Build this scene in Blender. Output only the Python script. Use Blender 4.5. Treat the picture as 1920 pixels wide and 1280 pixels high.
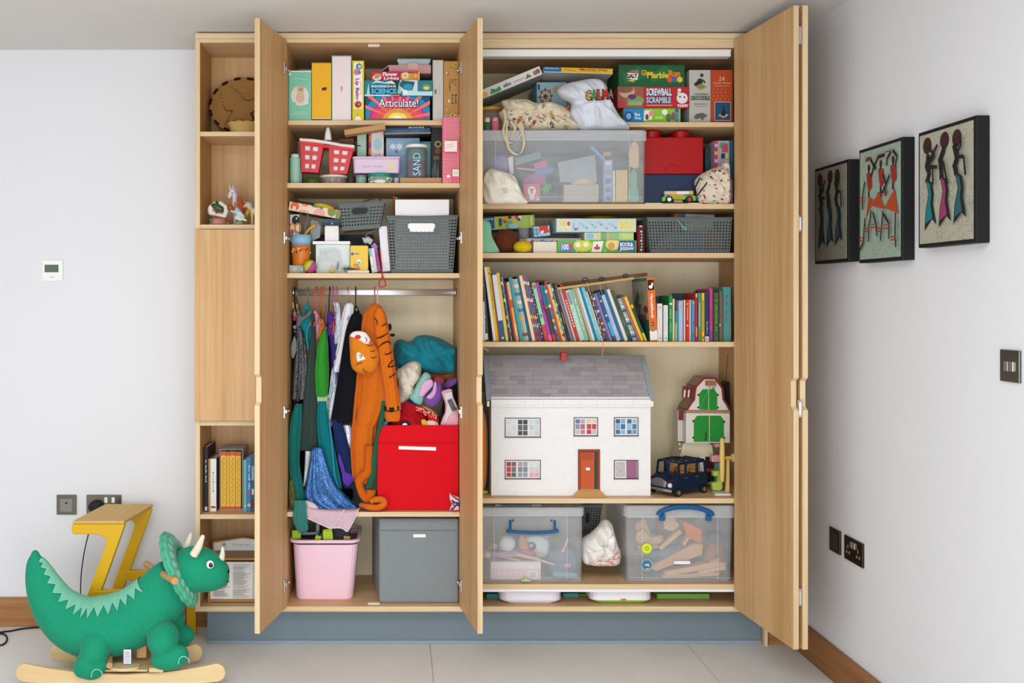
import bpy,bmesh,math,random
from mathutils import Vector,Matrix,noise
for _o in list(bpy.data.objects):
 bpy.data.objects.remove(_o,do_unlink=True)
SC=bpy.context.scene
COL=SC.collection
R=math.radians
# ------------------------------------------------------------------ camera, world, light, exposure
F,CX,CY,CZ,DIST=1928.0,740.0,560.0,1.364,4.0
cd=bpy.data.cameras.new('camera');cam=bpy.data.objects.new('camera',cd);COL.objects.link(cam)
cam.location=(0,-DIST,CZ);cam.rotation_euler=(R(90),0,0)
cd.sensor_fit='HORIZONTAL';cd.sensor_width=36.0;cd.lens=F/1920*36
cd.shift_x=(960-CX)/1920;cd.shift_y=(CY-640)/1920
cd.clip_start=.05;cd.clip_end=60
SC.camera=cam
w=bpy.data.worlds.new('world');SC.world=w;w.use_nodes=True
bg=w.node_tree.nodes['Background'];bg.inputs[0].default_value=(.86,.93,1,1);bg.inputs[1].default_value=1.0
def area(name,loc,aim,sx,sy,power,col=(1,1,1),spread=180):
 l=bpy.data.lights.new(name,'AREA');l.shape='RECTANGLE';l.size=sx;l.size_y=sy;l.energy=power;l.color=col
 l.spread=R(spread)
 o=bpy.data.objects.new(name,l);COL.objects.link(o);o.location=loc
 o.rotation_euler=(Vector(aim)-Vector(loc)).to_track_quat('-Z','Y').to_euler()
 return o
area('window_daylight_rear',(-.5,-4.78,.85),(-.5,0,.95),3.6,1.6,98,(.93,.955,1))
area('added_overhead_fill',(-.4,-2.5,2.38),(-.4,-2.2,0),2.6,1.2,50,(.93,.955,1))  # fill light added overhead to brighten the floor, door faces and lower shelves
vs=SC.view_settings
vs.view_transform='Standard';vs.look='None';vs.gamma=1;vs.use_curve_mapping=False
vs.exposure=0.0
# ------------------------------------------------------------------ helpers
def at(px,py,Y):
 s=(DIST+Y)/F
 return Vector(((px-CX)*s,Y,CZ+(CY-py)*s))
def mm(px,Y=0.0):return px*(DIST+Y)/F
def zf(py,Y=0.0):return CZ+(CY-py)*(DIST+Y)/F
def xf(px,Y=0.0):return(px-CX)*(DIST+Y)/F
def lin(h):
 h=h.lstrip('#');c=[int(h[i:i+2],16)/255 for i in(0,2,4)]
 return tuple(x/12.92 if x<=.04045 else((x+.055)/1.055)**2.4 for x in c)
_M={}
def _new(name):
 m=bpy.data.materials.new(name);m.use_nodes=True
 return m,m.node_tree.nodes,m.node_tree.links,m.node_tree.nodes['Principled BSDF']
KIND=dict(card=(.55,.3,60,.05,0),gloss=(.33,.3,20,.03,0),matte=(.85,.2,30,.05,0),fabric=(.95,.1,260,.16,.5),velvet=(.9,.1,90,.14,.35),paper=(.8,.15,40,.03,0),rubber=(.6,.3,50,.04,0),fur=(.95,.05,320,.4,.8))
def mat(h,kind='card'):
 k=(h,kind)
 if k in _M:return _M[k]
 m,N,L,P=_new(kind+'_'+h.lstrip('#'))
 c=lin(h)
 if kind=='metal':
  P.inputs['Base Color'].default_value=(*c,1);P.inputs['Metallic'].default_value=1;P.inputs['Roughness'].default_value=.28 if h!='#f2f2f5' else .5
 elif kind in('clear','frost'):
  out=N['Material Output'];N.remove(P)
  t=N.new('ShaderNodeBsdfTransparent');t.inputs[0].default_value=(.985,.99,.99,1)
  g=N.new('ShaderNodeBsdfGlossy');g.inputs['Roughness'].default_value=.12
  d=N.new('ShaderNodeBsdfDiffuse');d.inputs[0].default_value=(*c,1)
  fr=N.new('ShaderNodeLayerWeight');fr.inputs[0].default_value=.35
  nz=N.new('ShaderNodeTexNoise');nz.inputs['Scale'].default_value=6
  mr=N.new('ShaderNodeMapRange');mr.inputs[3].default_value=.10 if kind=='clear' else .4;mr.inputs[4].default_value=.24 if kind=='clear' else .6
  m1=N.new('ShaderNodeMixShader');m2=N.new('ShaderNodeMixShader')
  mf=N.new('ShaderNodeMath');mf.operation='MULTIPLY';mf.inputs[1].default_value=.22
  L.new(nz.outputs[0],mr.inputs[0]);L.new(mr.outputs[0],m1.inputs[0])
  L.new(t.outputs[0],m1.inputs[1]);L.new(d.outputs[0],m1.inputs[2])
  L.new(fr.outputs['Facing'],mf.inputs[0]);L.new(mf.outputs[0],m2.inputs[0])
  L.new(m1.outputs[0],m2.inputs[1]);L.new(g.outputs[0],m2.inputs[2]);L.new(m2.outputs[0],out.inputs[0])
 elif kind=='sheer':
  out=N['Material Output'];N.remove(P)
  t=N.new('ShaderNodeBsdfTransparent')
  d=N.new('ShaderNodeBsdfDiffuse');d.inputs[0].default_value=(*c,1)
  tr=N.new('ShaderNodeBsdfTranslucent');tr.inputs[0].default_value=(*c,1)
  a=N.new('ShaderNodeMixShader');a.inputs[0].default_value=.4
  b=N.new('ShaderNodeMixShader')
  nz=N.new('ShaderNodeTexNoise');nz.inputs['Scale'].default_value=9
  mr=N.new('ShaderNodeMapRange');mr.inputs[3].default_value=.62;mr.inputs[4].default_value=.92
  L.new(nz.outputs[0],mr.inputs[0]);L.new(mr.outputs[0],b.inputs[0])
  L.new(d.outputs[0],a.inputs[1]);L.new(tr.outputs[0],a.inputs[2])
  L.new(t.outputs[0],b.inputs[1]);L.new(a.outputs[0],b.inputs[2]);L.new(b.outputs[0],out.inputs[0])
 elif kind=='glitter':
  v=N.new('ShaderNodeTexVoronoi');v.inputs['Scale'].default_value=420
  cr=N.new('ShaderNodeValToRGB');e=cr.color_ramp.elements
  e[0].position=.72;e[0].color=(*c,1);e[1].position=1;e[1].color=(*[min(1,x*1.6+.22)for x in c],1)
  tc=N.new('ShaderNodeTexCoord');L.new(tc.outputs['Object'],v.inputs['Vector'])
  sp=N.new('ShaderNodeSeparateColor');L.new(v.outputs['Color'],sp.inputs[0]);L.new(sp.outputs[0],cr.inputs[0])
  L.new(cr.outputs[0],P.inputs['Base Color']);P.inputs['Roughness'].default_value=.35;P.inputs['Metallic'].default_value=.4
  b=N.new('ShaderNodeBump');b.inputs['Strength'].default_value=.4;L.new(sp.outputs[1],b.inputs['Height']);L.new(b.outputs[0],P.inputs['Normal'])
 else:
  ro,spx,sc,var,bump=KIND[kind]
  tc=N.new('ShaderNodeTexCoord');nz=N.new('ShaderNodeTexNoise');nz.inputs['Scale'].default_value=sc;nz.inputs['Detail'].default_value=3
  L.new(tc.outputs['Object'],nz.inputs['Vector'])
  mx=N.new('ShaderNodeMix');mx.data_type='RGBA'
  mx.inputs[6].default_value=(*[x*(1-var)for x in c],1);mx.inputs[7].default_value=(*[min(1,x*(1+var))for x in c],1)
  L.new(nz.outputs[0],mx.inputs[0]);L.new(mx.outputs[2],P.inputs['Base Color'])
  P.inputs['Roughness'].default_value=ro;P.inputs['Specular IOR Level'].default_value=spx
  if kind in('velvet','fur','fabric'):
   P.inputs['Sheen Weight'].default_value=.15 if kind!='fabric' else .06
   P.inputs['Sheen Roughness'].default_value=.4
  if bump:
   b=N.new('ShaderNodeBump');b.inputs['Strength'].default_value=bump;b.inputs['Distance'].default_value=.002
   L.new(nz.outputs[0],b.inputs['Height']);L.new(b.outputs[0],P.inputs['Normal'])
 _M[k]=m
 return m
def wood(name,c1,c2,axis,scale=1.0,rough=.5,lines=False):
 """veneer with the grain along AXIS; lines=True draws plywood layers across THIN axis"""
 m,N,L,P=_new(name)
 tc=N.new('ShaderNodeTexCoord');mp=N.new('ShaderNodeMapping')
 s=[34*scale]*3;s['xyz'.index(axis)]=1.1*scale
 mp.inputs['Scale'].default_value=s
 nz=N.new('ShaderNodeTexNoise');nz.inputs['Scale'].default_value=1.6;nz.inputs['Detail'].default_value=6;nz.inputs['Roughness'].default_value=.62
 n2=N.new('ShaderNodeTexNoise');n2.inputs['Scale'].default_value=.22;n2.inputs['Detail'].default_value=2
 L.new(tc.outputs['Object'],mp.inputs[0]);L.new(mp.outputs[0],nz.inputs['Vector']);L.new(mp.outputs[0],n2.inputs['Vector'])
 ad=N.new('ShaderNodeMath');ad.operation='ADD';L.new(nz.outputs[0],ad.inputs[0]);L.new(n2.outputs[0],ad.inputs[1])
 mu=N.new('ShaderNodeMath');mu.operation='MULTIPLY';mu.inputs[1].default_value=.5;L.new(ad.outputs[0],mu.inputs[0])
 cr=N.new('ShaderNodeValToRGB');e=cr.color_ramp.elements
 e[0].position=.36;e[0].color=(*lin(c1),1);e[1].position=.62;e[1].color=(*lin(c2),1)
 L.new(mu.outputs[0],cr.inputs[0]);L.new(cr.outputs[0],P.inputs['Base Color'])
 P.inputs['Roughness'].default_value=rough;P.inputs['Specular IOR Level'].default_value=.3
 b=N.new('ShaderNodeBump');b.inputs['Strength'].default_value=.12;b.inputs['Distance'].default_value=.001
 L.new(nz.outputs[0],b.inputs['Height']);L.new(b.outputs[0],P.inputs['Normal'])
 return m
VEN_V=wood('oak_veneer_upright','#bd905a','#d6b080','z')
VEN_H=wood('oak_veneer_level_lightened','#cda270','#e2c094','x')  # same oak in a lighter copy, brightness put into its colour for the insides
PLY_H=wood('ply_edge_level','#d0b084','#e2cba4','x',2.2)
PLY_V=wood('ply_edge_upright','#d0b084','#e2cba4','z',2.2)
BIRCH=wood('birch_back','#f3e2b8','#f8edcc','z',.6)
SKIRT=wood('skirting_oak','#8a5a30','#b08050','x',1.0)
SKIRT_Y=wood('skirting_oak_deep','#7c4c26','#a06c3e','y',1.0)
class MB:
 """collects shapes in world space"""
 def __init__(s):s.v=[];s.f=[];s.fm=[];s.mats=[]
 def mi(s,m):
  if isinstance(m,str):m=mat(m)
  if m not in s.mats:s.mats.append(m)
  return s.mats.index(m)
 def add(s,vs,fs,m):
  b=len(s.v);k=s.mi(m)
  s.v+=[tuple(v)for v in vs]
  for f in fs:s.f.append([b+i for i in f]);s.fm.append(k)
 def box(s,a,b,m,M=None,front=None):
  (x0,y0,z0),(x1,y1,z1)=a,b
  vs=[Vector(p)for p in((x0,y0,z0),(x1,y0,z0),(x1,y1,z0),(x0,y1,z0),(x0,y0,z1),(x1,y0,z1),(x1,y1,z1),(x0,y1,z1))]
  if M:vs=[M@v for v in vs]
  fs=[(3,2,1,0),(4,5,6,7),(1,2,6,5),(2,3,7,6),(3,0,4,7)]
  s.add(vs,fs,m);b0=len(s.v)-8
  s.f.append([b0,b0+1,b0+5,b0+4]);s.fm.append(s.mi(front or m))
 def prism(s,pts,vec,m):
  """closed polygon (3D points) swept along vec"""
  n=len(pts);pts=[Vector(p)for p in pts];vec=Vector(vec)
  vs=pts+[p+vec for p in pts]
  nrm=Vector()
  for i in range(n):nrm+=pts[i].cross(pts[(i+1)%n])
  fs=[list(range(n)),list(range(2*n-1,n-1,-1))]+[(i,i+n,(i+1)%n+n,(i+1)%n)for i in range(n)]
  if nrm.dot(vec)>0:fs=[list(reversed(f))for f in fs]
  s.add(vs,fs,m)
 def rings(s,rs,m,cap=True,closed=False):
  n=len(rs[0]);vs=[p for r in rs for p in r];fs=[]
  K=len(rs)
  for k in range(K-1+(1 if closed else 0)):
   a,b=k*n,((k+1)%K)*n
   for i in range(n):fs.append((a+i,a+(i+1)%n,b+(i+1)%n,b+i))
  if cap and not closed:fs+=[list(range(n-1,-1,-1)),list(range((K-1)*n,K*n))]
  s.add(vs,fs,m)
 def tube(s,pts,r,m,n=10,sy=1.0,closed=False):
  """swept round tube; r number or list; sy scales it along world Y"""
  pts=[Vector(p)for p in pts];K=len(pts)
  rr=r if isinstance(r,(list,tuple))else[r]*K
  rs=[];up=None
  for k in range(K):
   if closed:t=pts[(k+1)%K]-pts[k-1]
   else:t=pts[min(k+1,K-1)]-pts[max(k-1,0)]
   if t.length<1e-9:t=Vector((0,0,1))
   t.normalize()
   if up is None:up=Vector((0,1,0))if abs(t.y)<.9 else Vector((1,0,0))
   a=(up-t*up.dot(t));a.normalize();up=a;b=t.cross(a)
   rs.append([pts[k]+(a*math.cos(2*math.pi*i/n)*(sy if sy!=1 else 1)+b*math.sin(2*math.pi*i/n))*rr[k]for i in range(n)])
  s.rings(rs,m,True,closed)
 def lathe(s,prof,c,m,n=28,ax=Matrix.Identity(3),sx=1,sy=1):
  """prof [(r,z)...] turned about the z axis through c"""
  c=Vector(c);rs=[]
  for r,z in prof:rs.append([c+ax@Vector((r*sx*math.cos(2*math.pi*i/n),r*sy*math.sin(2*math.pi*i/n),z))for i in range(n)])
  s.rings(rs,m)
 def ball(s,c,r,m,n=16,k=10):
  r=Vector(r)if not isinstance(r,(int,float))else Vector((r,r,r));c=Vector(c)
  rs=[]
  for j in range(k+1):
   t=-math.pi/2+math.pi*j/k;q=max(math.cos(t),.02)
   rs.append([c+Vector((r.x*q*math.cos(2*math.pi*i/n),r.y*q*math.sin(2*math.pi*i/n),r.z*math.sin(t)))for i in range(n)])
  s.rings(rs,m)
 def rbox(s,a,b,r,m,taper=1.0,n=4):
  """upright box with rounded vertical corners, plan scaled by taper at the base"""
  (x0,y0,z0),(x1,y1,z1)=a,b
  s.rings([rrect(x0,y0,x1,y1,r,z0,taper,n),rrect(x0,y0,x1,y1,r,z1,1,n)],m)
def rrect(x0,y0,x1,y1,r,z,k=1.0,n=4):
 cx,cy=(x0+x1)/2,(y0+y1)/2;out=[]
 for(sx,sy,a0)in((x1-r,y1-r,0),(x0+r,y1-r,90),(x0+r,y0+r,180),(x1-r,y0+r,270)):
  for i in range(n+1):
   a=R(a0+90*i/n)
   out.append(Vector((cx+(sx+r*math.cos(a)-cx)*k,cy+(sy+r*math.sin(a)-cy)*k,z)))
 return out
LOC={}
def put(mb,name,parent=None,loc=None,smooth=False,bevel=0,kind=None,sub=0):
 me=bpy.data.meshes.new(name);o=bpy.data.objects.new(name,me)
 if loc is None and parent is None and mb.v:
  xs,ys,zs=zip(*mb.v);loc=Vector(((min(xs)+max(xs))/2,(min(ys)+max(ys))/2,min(zs)))
 org=LOC[parent]if parent else Vector(loc if loc is not None else(0,0,0))
 me.from_pydata([Vector(v)-org for v in mb.v],[],mb.f)
 for m in mb.mats:me.materials.append(m)
 me.polygons.foreach_set('material_index',mb.fm)
 if smooth:me.polygons.foreach_set('use_smooth',[True]*len(me.polygons))
 me.update()
 COL.objects.link(o)
 LOC[o]=org
 if parent:o.parent=parent
 else:o.location=org
 if bevel:
  b=o.modifiers.new('bevel','BEVEL');b.width=bevel;b.segments=2;b.limit_method='ANGLE';b.angle_limit=R(40)
 if sub:
  b=o.modifiers.new('subdivision','SUBSURF');b.levels=sub;b.render_levels=sub
 if kind:o['kind']=kind
 return o
def solidify(o,t,off=0):
 b=o.modifiers.new('thickness','SOLIDIFY');b.thickness=t;b.offset=off;return o
def tag(o,label,cat,group=None):
 o['label']=label;o['category']=cat
 if group:o['group']=group
 return o
def thing(name,label,cat,loc,group=None):
 o=bpy.data.objects.new(name,None);COL.objects.link(o);o.location=loc;o.empty_display_size=.05
 LOC[o]=Vector(loc);return tag(o,label,cat,group)
def structure(mb,name,parent=None,bevel=0):
 o=put(mb,name,parent,bevel=bevel)
 if not parent:o['kind']='structure'
 return o
def smoothpts(pts,n,closed=False):
 """Catmull-Rom through tuples of any length"""
 K=len(pts);out=[]
 seg=K if closed else K-1
 for j in range(n):
  t=j/n*seg if closed else j/(n-1)*seg
  k=min(int(t),seg-1);u=t-k
  g=(lambda i:pts[i%K])if closed else(lambda i:pts[max(0,min(K-1,i))])
  p0,p1,p2,p3=g(k-1),g(k),g(k+1),g(k+2)
  out.append(tuple(.5*(2*b+(c-a)*u+(2*a-5*b+4*c-d)*u*u+(3*b-a-3*c+d)*u**3)for a,b,c,d in zip(p0,p1,p2,p3)))
 return out
# ---- lettering and flat print
_G={}
def glyphs(txt,bold=0.0,shear=0.0):
 k=(txt,bold,shear)
 if k not in _G:
  cu=bpy.data.curves.new('t','FONT');cu.body=txt;cu.resolution_u=2;cu.offset=bold;cu.shear=shear;cu.align_x='LEFT'
  ob=bpy.data.objects.new('t',cu);me=ob.to_mesh()
  vs=[(v.co.x,v.co.y)for v in me.vertices];fs=[list(p.vertices)for p in me.polygons]
  ob.to_mesh_clear();bpy.data.objects.remove(ob);bpy.data.curves.remove(cu)
  xs=[v[0]for v in vs]or[0];ys=[v[1]for v in vs]or[0]
  a,b,c,d=min(xs),max(xs),min(ys),max(ys)
  _G[k]=([((x-a)/max(b-a,1e-6),(y-c)/max(d-c,1e-6))for x,y in vs],fs)
 return _G[k]
class Face:
 """a rectangle in space: O lower-left corner, U and V full edge vectors, N outward"""
 def __init__(s,O,U,V):s.O,s.U,s.V=Vector(O),Vector(U),Vector(V);s.N=s.U.cross(s.V).normalized()
 def p(s,u,v,k=0):return s.O+s.U*u+s.V*v+s.N*(.0004+.00025*k)
def clip01(pts):
 for ax,lim,sg in((0,0,1),(0,1,-1),(1,0,1),(1,1,-1)):
  out=[]
  for i in range(len(pts)):
   a,b=pts[i-1],pts[i];da,db=sg*(a[ax]-lim),sg*(b[ax]-lim)
   if(da>=0)!=(db>=0):
    t=da/(da-db);out.append((a[0]+(b[0]-a[0])*t,a[1]+(b[1]-a[1])*t))
   if db>=0:out.append(b)
  pts=out
  if not pts:return[]
 return pts
def printed(face,ops,parent,name='print',lname='lettering'):
 """ops: ('r',u0,v0,u1,v1,col) ('c',u,v,r,col) r in share of height ('p',[(u,v)..],col) ('t',text,u0,v0,u1,v1,col[,turn[,bold]])
       ('s',u,v,r,points,col) star ('e',u,v,ru,rv,col)"""
 a,b=MB(),MB();asp=face.V.length/max(face.U.length,1e-6)
 for k,op in enumerate(ops):
  t=op[0]
  if t=='r':
   _,u0,v0,u1,v1,c=op
   a.add([face.p(u,v,k)for u,v in((u0,v0),(u1,v0),(u1,v1),(u0,v1))],[(0,1,2,3)],c)
  elif t in 'ce':
   if t=='c':_,u,v,r,c=op;ru,rv=r*asp,r
   else:_,u,v,ru,rv,c=op
   q=clip01([(u+ru*math.cos(2*math.pi*i/24),v+rv*math.sin(2*math.pi*i/24))for i in range(24)])
   if len(q)>2:a.add([face.p(x,y,k)for x,y in q],[list(range(len(q)))],c)
  elif t=='s':
   _,u,v,r,n,c=op
   k2=k;q=[face.p(u+r*asp*(1 if i%2 else .5)*math.cos(math.pi*i/n),v+r*(1 if i%2 else .5)*math.sin(math.pi*i/n),k)for i in range(2*n)]
   a.add(q+[face.p(u,v,k)],[(i,(i+1)%(2*n),2*n)for i in range(2*n)],c)
  elif t=='p':
   q=clip01(list(op[1]))
   if len(q)>2:a.add([face.p(u,v,k)for u,v in q],[list(range(len(q)))],op[2])
  elif t=='t':
   txt,u0,v0,u1,v1,c=op[1:7];turn=op[7]if len(op)>7 else 0;bold=op[8]if len(op)>8 else .01
   if txt[0]=='~':
    n=len(txt)-1;vs,fs=[],[]
    for i in range(n):
     if txt[i+1]!=' ':vs+=[(i/n,.2),((i+.62)/n,.2),((i+.62)/n,.62+.3*(i%3==0)),(i/n,.62+.3*(i%3==0))];fs.append([len(vs)-4+j for j in range(4)])
   else:vs,fs=glyphs(txt,bold)
   def tf(x,y):
    if turn==-90:x,y=y,1-x
    elif turn==90:x,y=1-y,x
    return u0+(u1-u0)*x,v0+(v1-v0)*y
   b.add([face.p(*tf(x,y),k)for x,y in vs],fs,c)
 if a.f:put(a,name,parent)
 if b.f:put(b,lname,parent)
# ---- common shapes
def card(name,label,cat,x0,y0,x1,y1,Y,dep,col,base=None,roll=0,yaw=0,group=None,kind='card',ops=None,bevel=.0012,pitch=0):
 """a carton whose front face fills the pixel rectangle when seen at depth Y; base = height of the surface it stands on"""
 c=at((x0+x1)/2,(y0+y1)/2,Y);wd=mm(x1-x0,Y);h=mm(y1-y0,Y)
 if base is not None:
  top=zf(y0,Y);h=top-base;c.z=(top+base)/2
 if not yaw and not roll:
  l,r_=max(c.x-wd/2,LIM[0]),min(c.x+wd/2,LIM[1]);c.x=(l+r_)/2;wd=r_-l
 M=Matrix.Translation(c)@Matrix.Rotation(R(yaw),4,'Z')@Matrix.Rotation(R(roll),4,'Y')@Matrix.Rotation(R(pitch),4,'X')
 cm=mat(col,kind)if isinstance(col,str)else col
 mb=MB();mb.box((-wd/2,0,-h/2),(wd/2,dep,h/2),cm,M)
 o=put(mb,name,bevel=bevel);tag(o,label,cat,group)
 o_face=Face(M@Vector((-wd/2,0,-h/2)),M.to_3x3()@Vector((wd,0,0)),M.to_3x3()@Vector((0,0,h)))
 if ops:printed(o_face,ops,o)
 o_info[o]=(M,wd,h,dep,o_face)
 return o
o_info={}
FLOOR=[-9]
LIM=[-9,9]
def puff(mb,outline,Y,th,m,wr=.004,seed=0,n=56,freq=14,rnd=.5,smooth=True,flat=None):
 """a stuffed, creased shape from its outline in pixels at depth Y; th is its full thickness"""
 pts=smoothpts(outline,n,True)if smooth else outline
 n=len(pts)
 P=[at(x,y,Y)for x,y in pts]
 c=sum(P,Vector())/n
 S=[1,.99,.965,.93,.885,.83,.765,.69,.6,.5,.39,.27,.14]
 off=Vector((seed*7.3,seed*3.1,seed*1.7))
 def ring(s,side):
  out=[]
  for p in P:
   q=c+(p-c)*s
   d=(max(0,1-s**2.4))**rnd*th/2
   sk=Vector((q.x*.8+q.z*.6,0,(q.z*.8-q.x*.6)*.45));nn=.6*noise.noise(q*freq+off)+1.1*max(0,1-2.6*abs(noise.noise(sk*freq*1.2+off)))**2+.6*max(0,1-2.6*abs(noise.noise(sk*freq*2.3+off*2)))**2-.5
   e=min(1,(1-s)*5)
   yy=q.y+side*(d+wr*nn*e)
   if flat is not None:yy=min(yy,flat)
   out.append(Vector((q.x,yy,q.z)))
  return out
 rs=[ring(s,1)for s in reversed(S)]+[ring(s,-1)for s in S[1:]]
 for r_ in rs:
  for v in r_:v.x=min(max(v.x,LIM[0]+.0015),LIM[1]-.0015);v.z=max(v.z,FLOOR[0]+.0006)if v.y>-.012 else v.z
 mb.rings(rs,m)
def drape(mb,levels,Y,t,m,folds=4,amp=.008,seed=0,n=36,K=26,tw=0):
 """hanging cloth: levels (py, xl, xr) in pixels at depth Y; t its half depth"""
 lv=smoothpts(levels,K);rs=[]
 rnd=random.Random(seed);ph=[rnd.uniform(0,6.28)for _ in range(4)]
 for k,(py,xl,xr)in enumerate(lv):
  if xr<xl+.5:xr=xl+.5
  f=k/(K-1);hw=(xr-xl)/2;cx=(xl+xr)/2;ring=[]
  g=.35+.65*min(1,f*2.2)
  for i in range(n):
   a=2*math.pi*i/n;ca,sa=math.cos(a),math.sin(a)
   u=math.copysign(abs(ca)**.75,ca)
   fold=amp*g*(math.sin(folds*math.pi*u+ph[0]+1.3*f)+.5*math.sin(folds*1.9*math.pi*u+ph[1]+f*2))
   tt=t*(.45+.55*min(1,hw/12))
   p=at(cx+u*hw,py,Y)
   wob=amp*(.5*noise.noise(Vector((p.x*22,seed,p.z*16)))+.55*max(0,1-3*abs(noise.noise(Vector((p.x*30+p.z*7,seed*3.1,p.z*9)))))**2)
   p.x=min(max(p.x,LIM[0]+.0015),LIM[1]-.0015);ring.append(Vector((p.x,Y+tw*f+math.copysign(abs(sa)**.8,sa)*tt+fold+wob,p.z+.3*amp*math.sin(folds*math.pi*u+ph[2])*f)))
  for v in ring:
   if v.y>-.004:v.z=max(v.z,FLOOR[0]+.0006)
  rs.append(ring)
 mb.rings(list(reversed(rs)),m)
def perforated(mb,A,B,C,Dd,nu,nv,m,hole=(.62,.5),solid=None,slant=.15):
 """wall A(bl) B(br) C(tr) D(tl) with a hole in each cell"""
 A,B,C,Dd=map(Vector,(A,B,C,Dd))
 def P(u,v):return(A*(1-u)+B*u)*(1-v)+(Dd*(1-u)+C*u)*v
 for i in range(nu):
  for j in range(nv):
   u0,u1,v0,v1=i/nu,(i+1)/nu,j/nv,(j+1)/nv
   if solid and solid((u0+u1)/2,(v0+v1)/2):
    mb.add([P(u0,v0),P(u1,v0),P(u1,v1),P(u0,v1)],[(0,1,2,3)],m);continue
   du,dv=(u1-u0)*(1-hole[0])/2,(v1-v0)*(1-hole[1])/2
   sl=(u1-u0)*slant
   q=[P(u0,v0),P(u1,v0),P(u1,v1),P(u0,v1),P(u0+du-sl/2,v0+dv),P(u1-du-sl/2,v0+dv),P(u1-du+sl/2,v1-dv),P(u0+du+sl/2,v1-dv)]
   mb.add(q,[(0,1,5,4),(1,2,6,5),(2,3,7,6),(3,0,4,7)],m)
def weld(o,d=.0004):
 bm=bmesh.new();bm.from_mesh(o.data);bmesh.ops.remove_doubles(bm,verts=bm.verts,dist=d);bm.to_mesh(o.data);bm.free();return o
def fuse(o,vox,it=6):
 b=o.modifiers.new('fuse','REMESH');b.mode='VOXEL';b.voxel_size=vox;b.use_smooth_shade=True
 if it:
  s=o.modifiers.new('smooth','SMOOTH');s.factor=.5;s.iterations=it
 return o
def copy_tree(o,loc,parent=None):
 c=o.copy();COL.objects.link(c)
 if parent:c.parent=parent
 else:c.location=loc
 LOC[c]=Vector(loc)
 for ch in list(o.children):copy_tree(ch,loc,c)
 return c
# ------------------------------------------------------------------ the room
def wallmat(name,c,bump=.04,rough=.9):
 m,N,L,P=_new(name)
 tc=N.new('ShaderNodeTexCoord');nz=N.new('ShaderNodeTexNoise');nz.inputs['Scale'].default_value=90;nz.inputs['Detail'].default_value=4
 n2=N.new('ShaderNodeTexNoise');n2.inputs['Scale'].default_value=1.5
 L.new(tc.outputs['Object'],nz.inputs['Vector']);L.new(tc.outputs['Object'],n2.inputs['Vector'])
 mx=N.new('ShaderNodeMix');mx.data_type='RGBA';q=lin(c)
 mx.inputs[6].default_value=(*[x*.985 for x in q],1);mx.inputs[7].default_value=(*[min(1,x*1.015)for x in q],1)
 L.new(n2.outputs[0],mx.inputs[0]);L.new(mx.outputs[2],P.inputs['Base Color']);P.inputs['Roughness'].default_value=rough;P.inputs['Specular IOR Level'].default_value=.2
 b=N.new('ShaderNodeBump');b.inputs['Strength'].default_value=bump;b.inputs['Distance'].default_value=.002
 L.new(nz.outputs[0],b.inputs['Height']);L.new(b.outputs[0],P.inputs['Normal']);return m
WALL=wallmat('wall_paint','#e1e1e3');CEIL=wallmat('ceiling_paint','#d9d6d1')
def tilemat():
 m,N,L,P=_new('floor_tile')
 tc=N.new('ShaderNodeTexCoord');n1=N.new('ShaderNodeTexNoise');n1.inputs['Scale'].default_value=3.2;n1.inputs['Detail'].default_value=8;n1.inputs['Roughness'].default_value=.65
 n2=N.new('ShaderNodeTexNoise');n2.inputs['Scale'].default_value=140
 L.new(tc.outputs['Object'],n1.inputs['Vector']);L.new(tc.outputs['Object'],n2.inputs['Vector'])
 cr=N.new('ShaderNodeValToRGB');e=cr.color_ramp.elements
 e[0].position=.3;e[0].color=(*lin('#dcd9d2'),1);e[1].position=.7;e[1].color=(*lin('#e8e5de'),1)
 L.new(n1.outputs[0],cr.inputs[0]);L.new(cr.outputs[0],P.inputs['Base Color']);P.inputs['Roughness'].default_value=.55
 b=N.new('ShaderNodeBump');b.inputs['Strength'].default_value=.05;b.inputs['Distance'].default_value=.001
 L.new(n2.outputs[0],b.inputs['Height']);L.new(b.outputs[0],P.inputs['Normal']);return m
CEILZ,WX,WB=2.404,1.58,.296
b=MB();b.box((-3.4,-5.0,-.1),(1.75,.7,-.003),mat('#cfccc6','matte'));fl=structure(b,'floor')
TM=tilemat();px,g=1.017,.002
tiles=[]
for i in range(-4,3):
 for j in range(-7,1):
  x0=max(.139+px*i,-3.4);x1=min(.139+px*(i+1),WX);y0=max(-.55+px*j,-5.0);y1=min(-.55+px*(j+1),.69)
  if x1-x0<.05 or y1-y0<.05:continue
  b=MB();b.box((x0+g,y0+g,-.003),(x1-g,y1-g,0),TM);o=put(b,'tile',fl)
b=MB();b.box((-3.4,-5.0,CEILZ),(1.75,.7,CEILZ+.1),CEIL);structure(b,'ceiling')
b=MB();b.box((-3.4,WB,0),(-.775,WB+.12,CEILZ),WALL);b.box((-.775,.5,0),(1.75,.62,CEILZ),WALL);structure(b,'wall_back')
b=MB();b.box((WX,-5.0,0),(WX+.12,.5,CEILZ),WALL);structure(b,'wall_right')
b=MB();b.box((-3.5,-5.0,0),(-3.4,.5,CEILZ),WALL);structure(b,'wall_left')
b=MB()
b.box((-3.4,-5.0,0),(-2.65,-4.9,CEILZ),WALL);b.box((1.25,-5.0,0),(1.75,-4.9,CEILZ),WALL);b.box((-2.65,-5.0,2.15),(1.25,-4.9,CEILZ),WALL);structure(b,'wall_front')
b=MB();fm=mat('#5b5f62','matte')
for x in(-2.65,-.72,1.2):b.box((x,-4.98,0),(x+.05,-4.92,2.15),fm)
b.box((-2.65,-4.98,2.1),(1.25,-4.92,2.15),fm);b.box((-2.65,-4.98,0),(1.25,-4.92,.05),fm);structure(b,'window_1')
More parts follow.
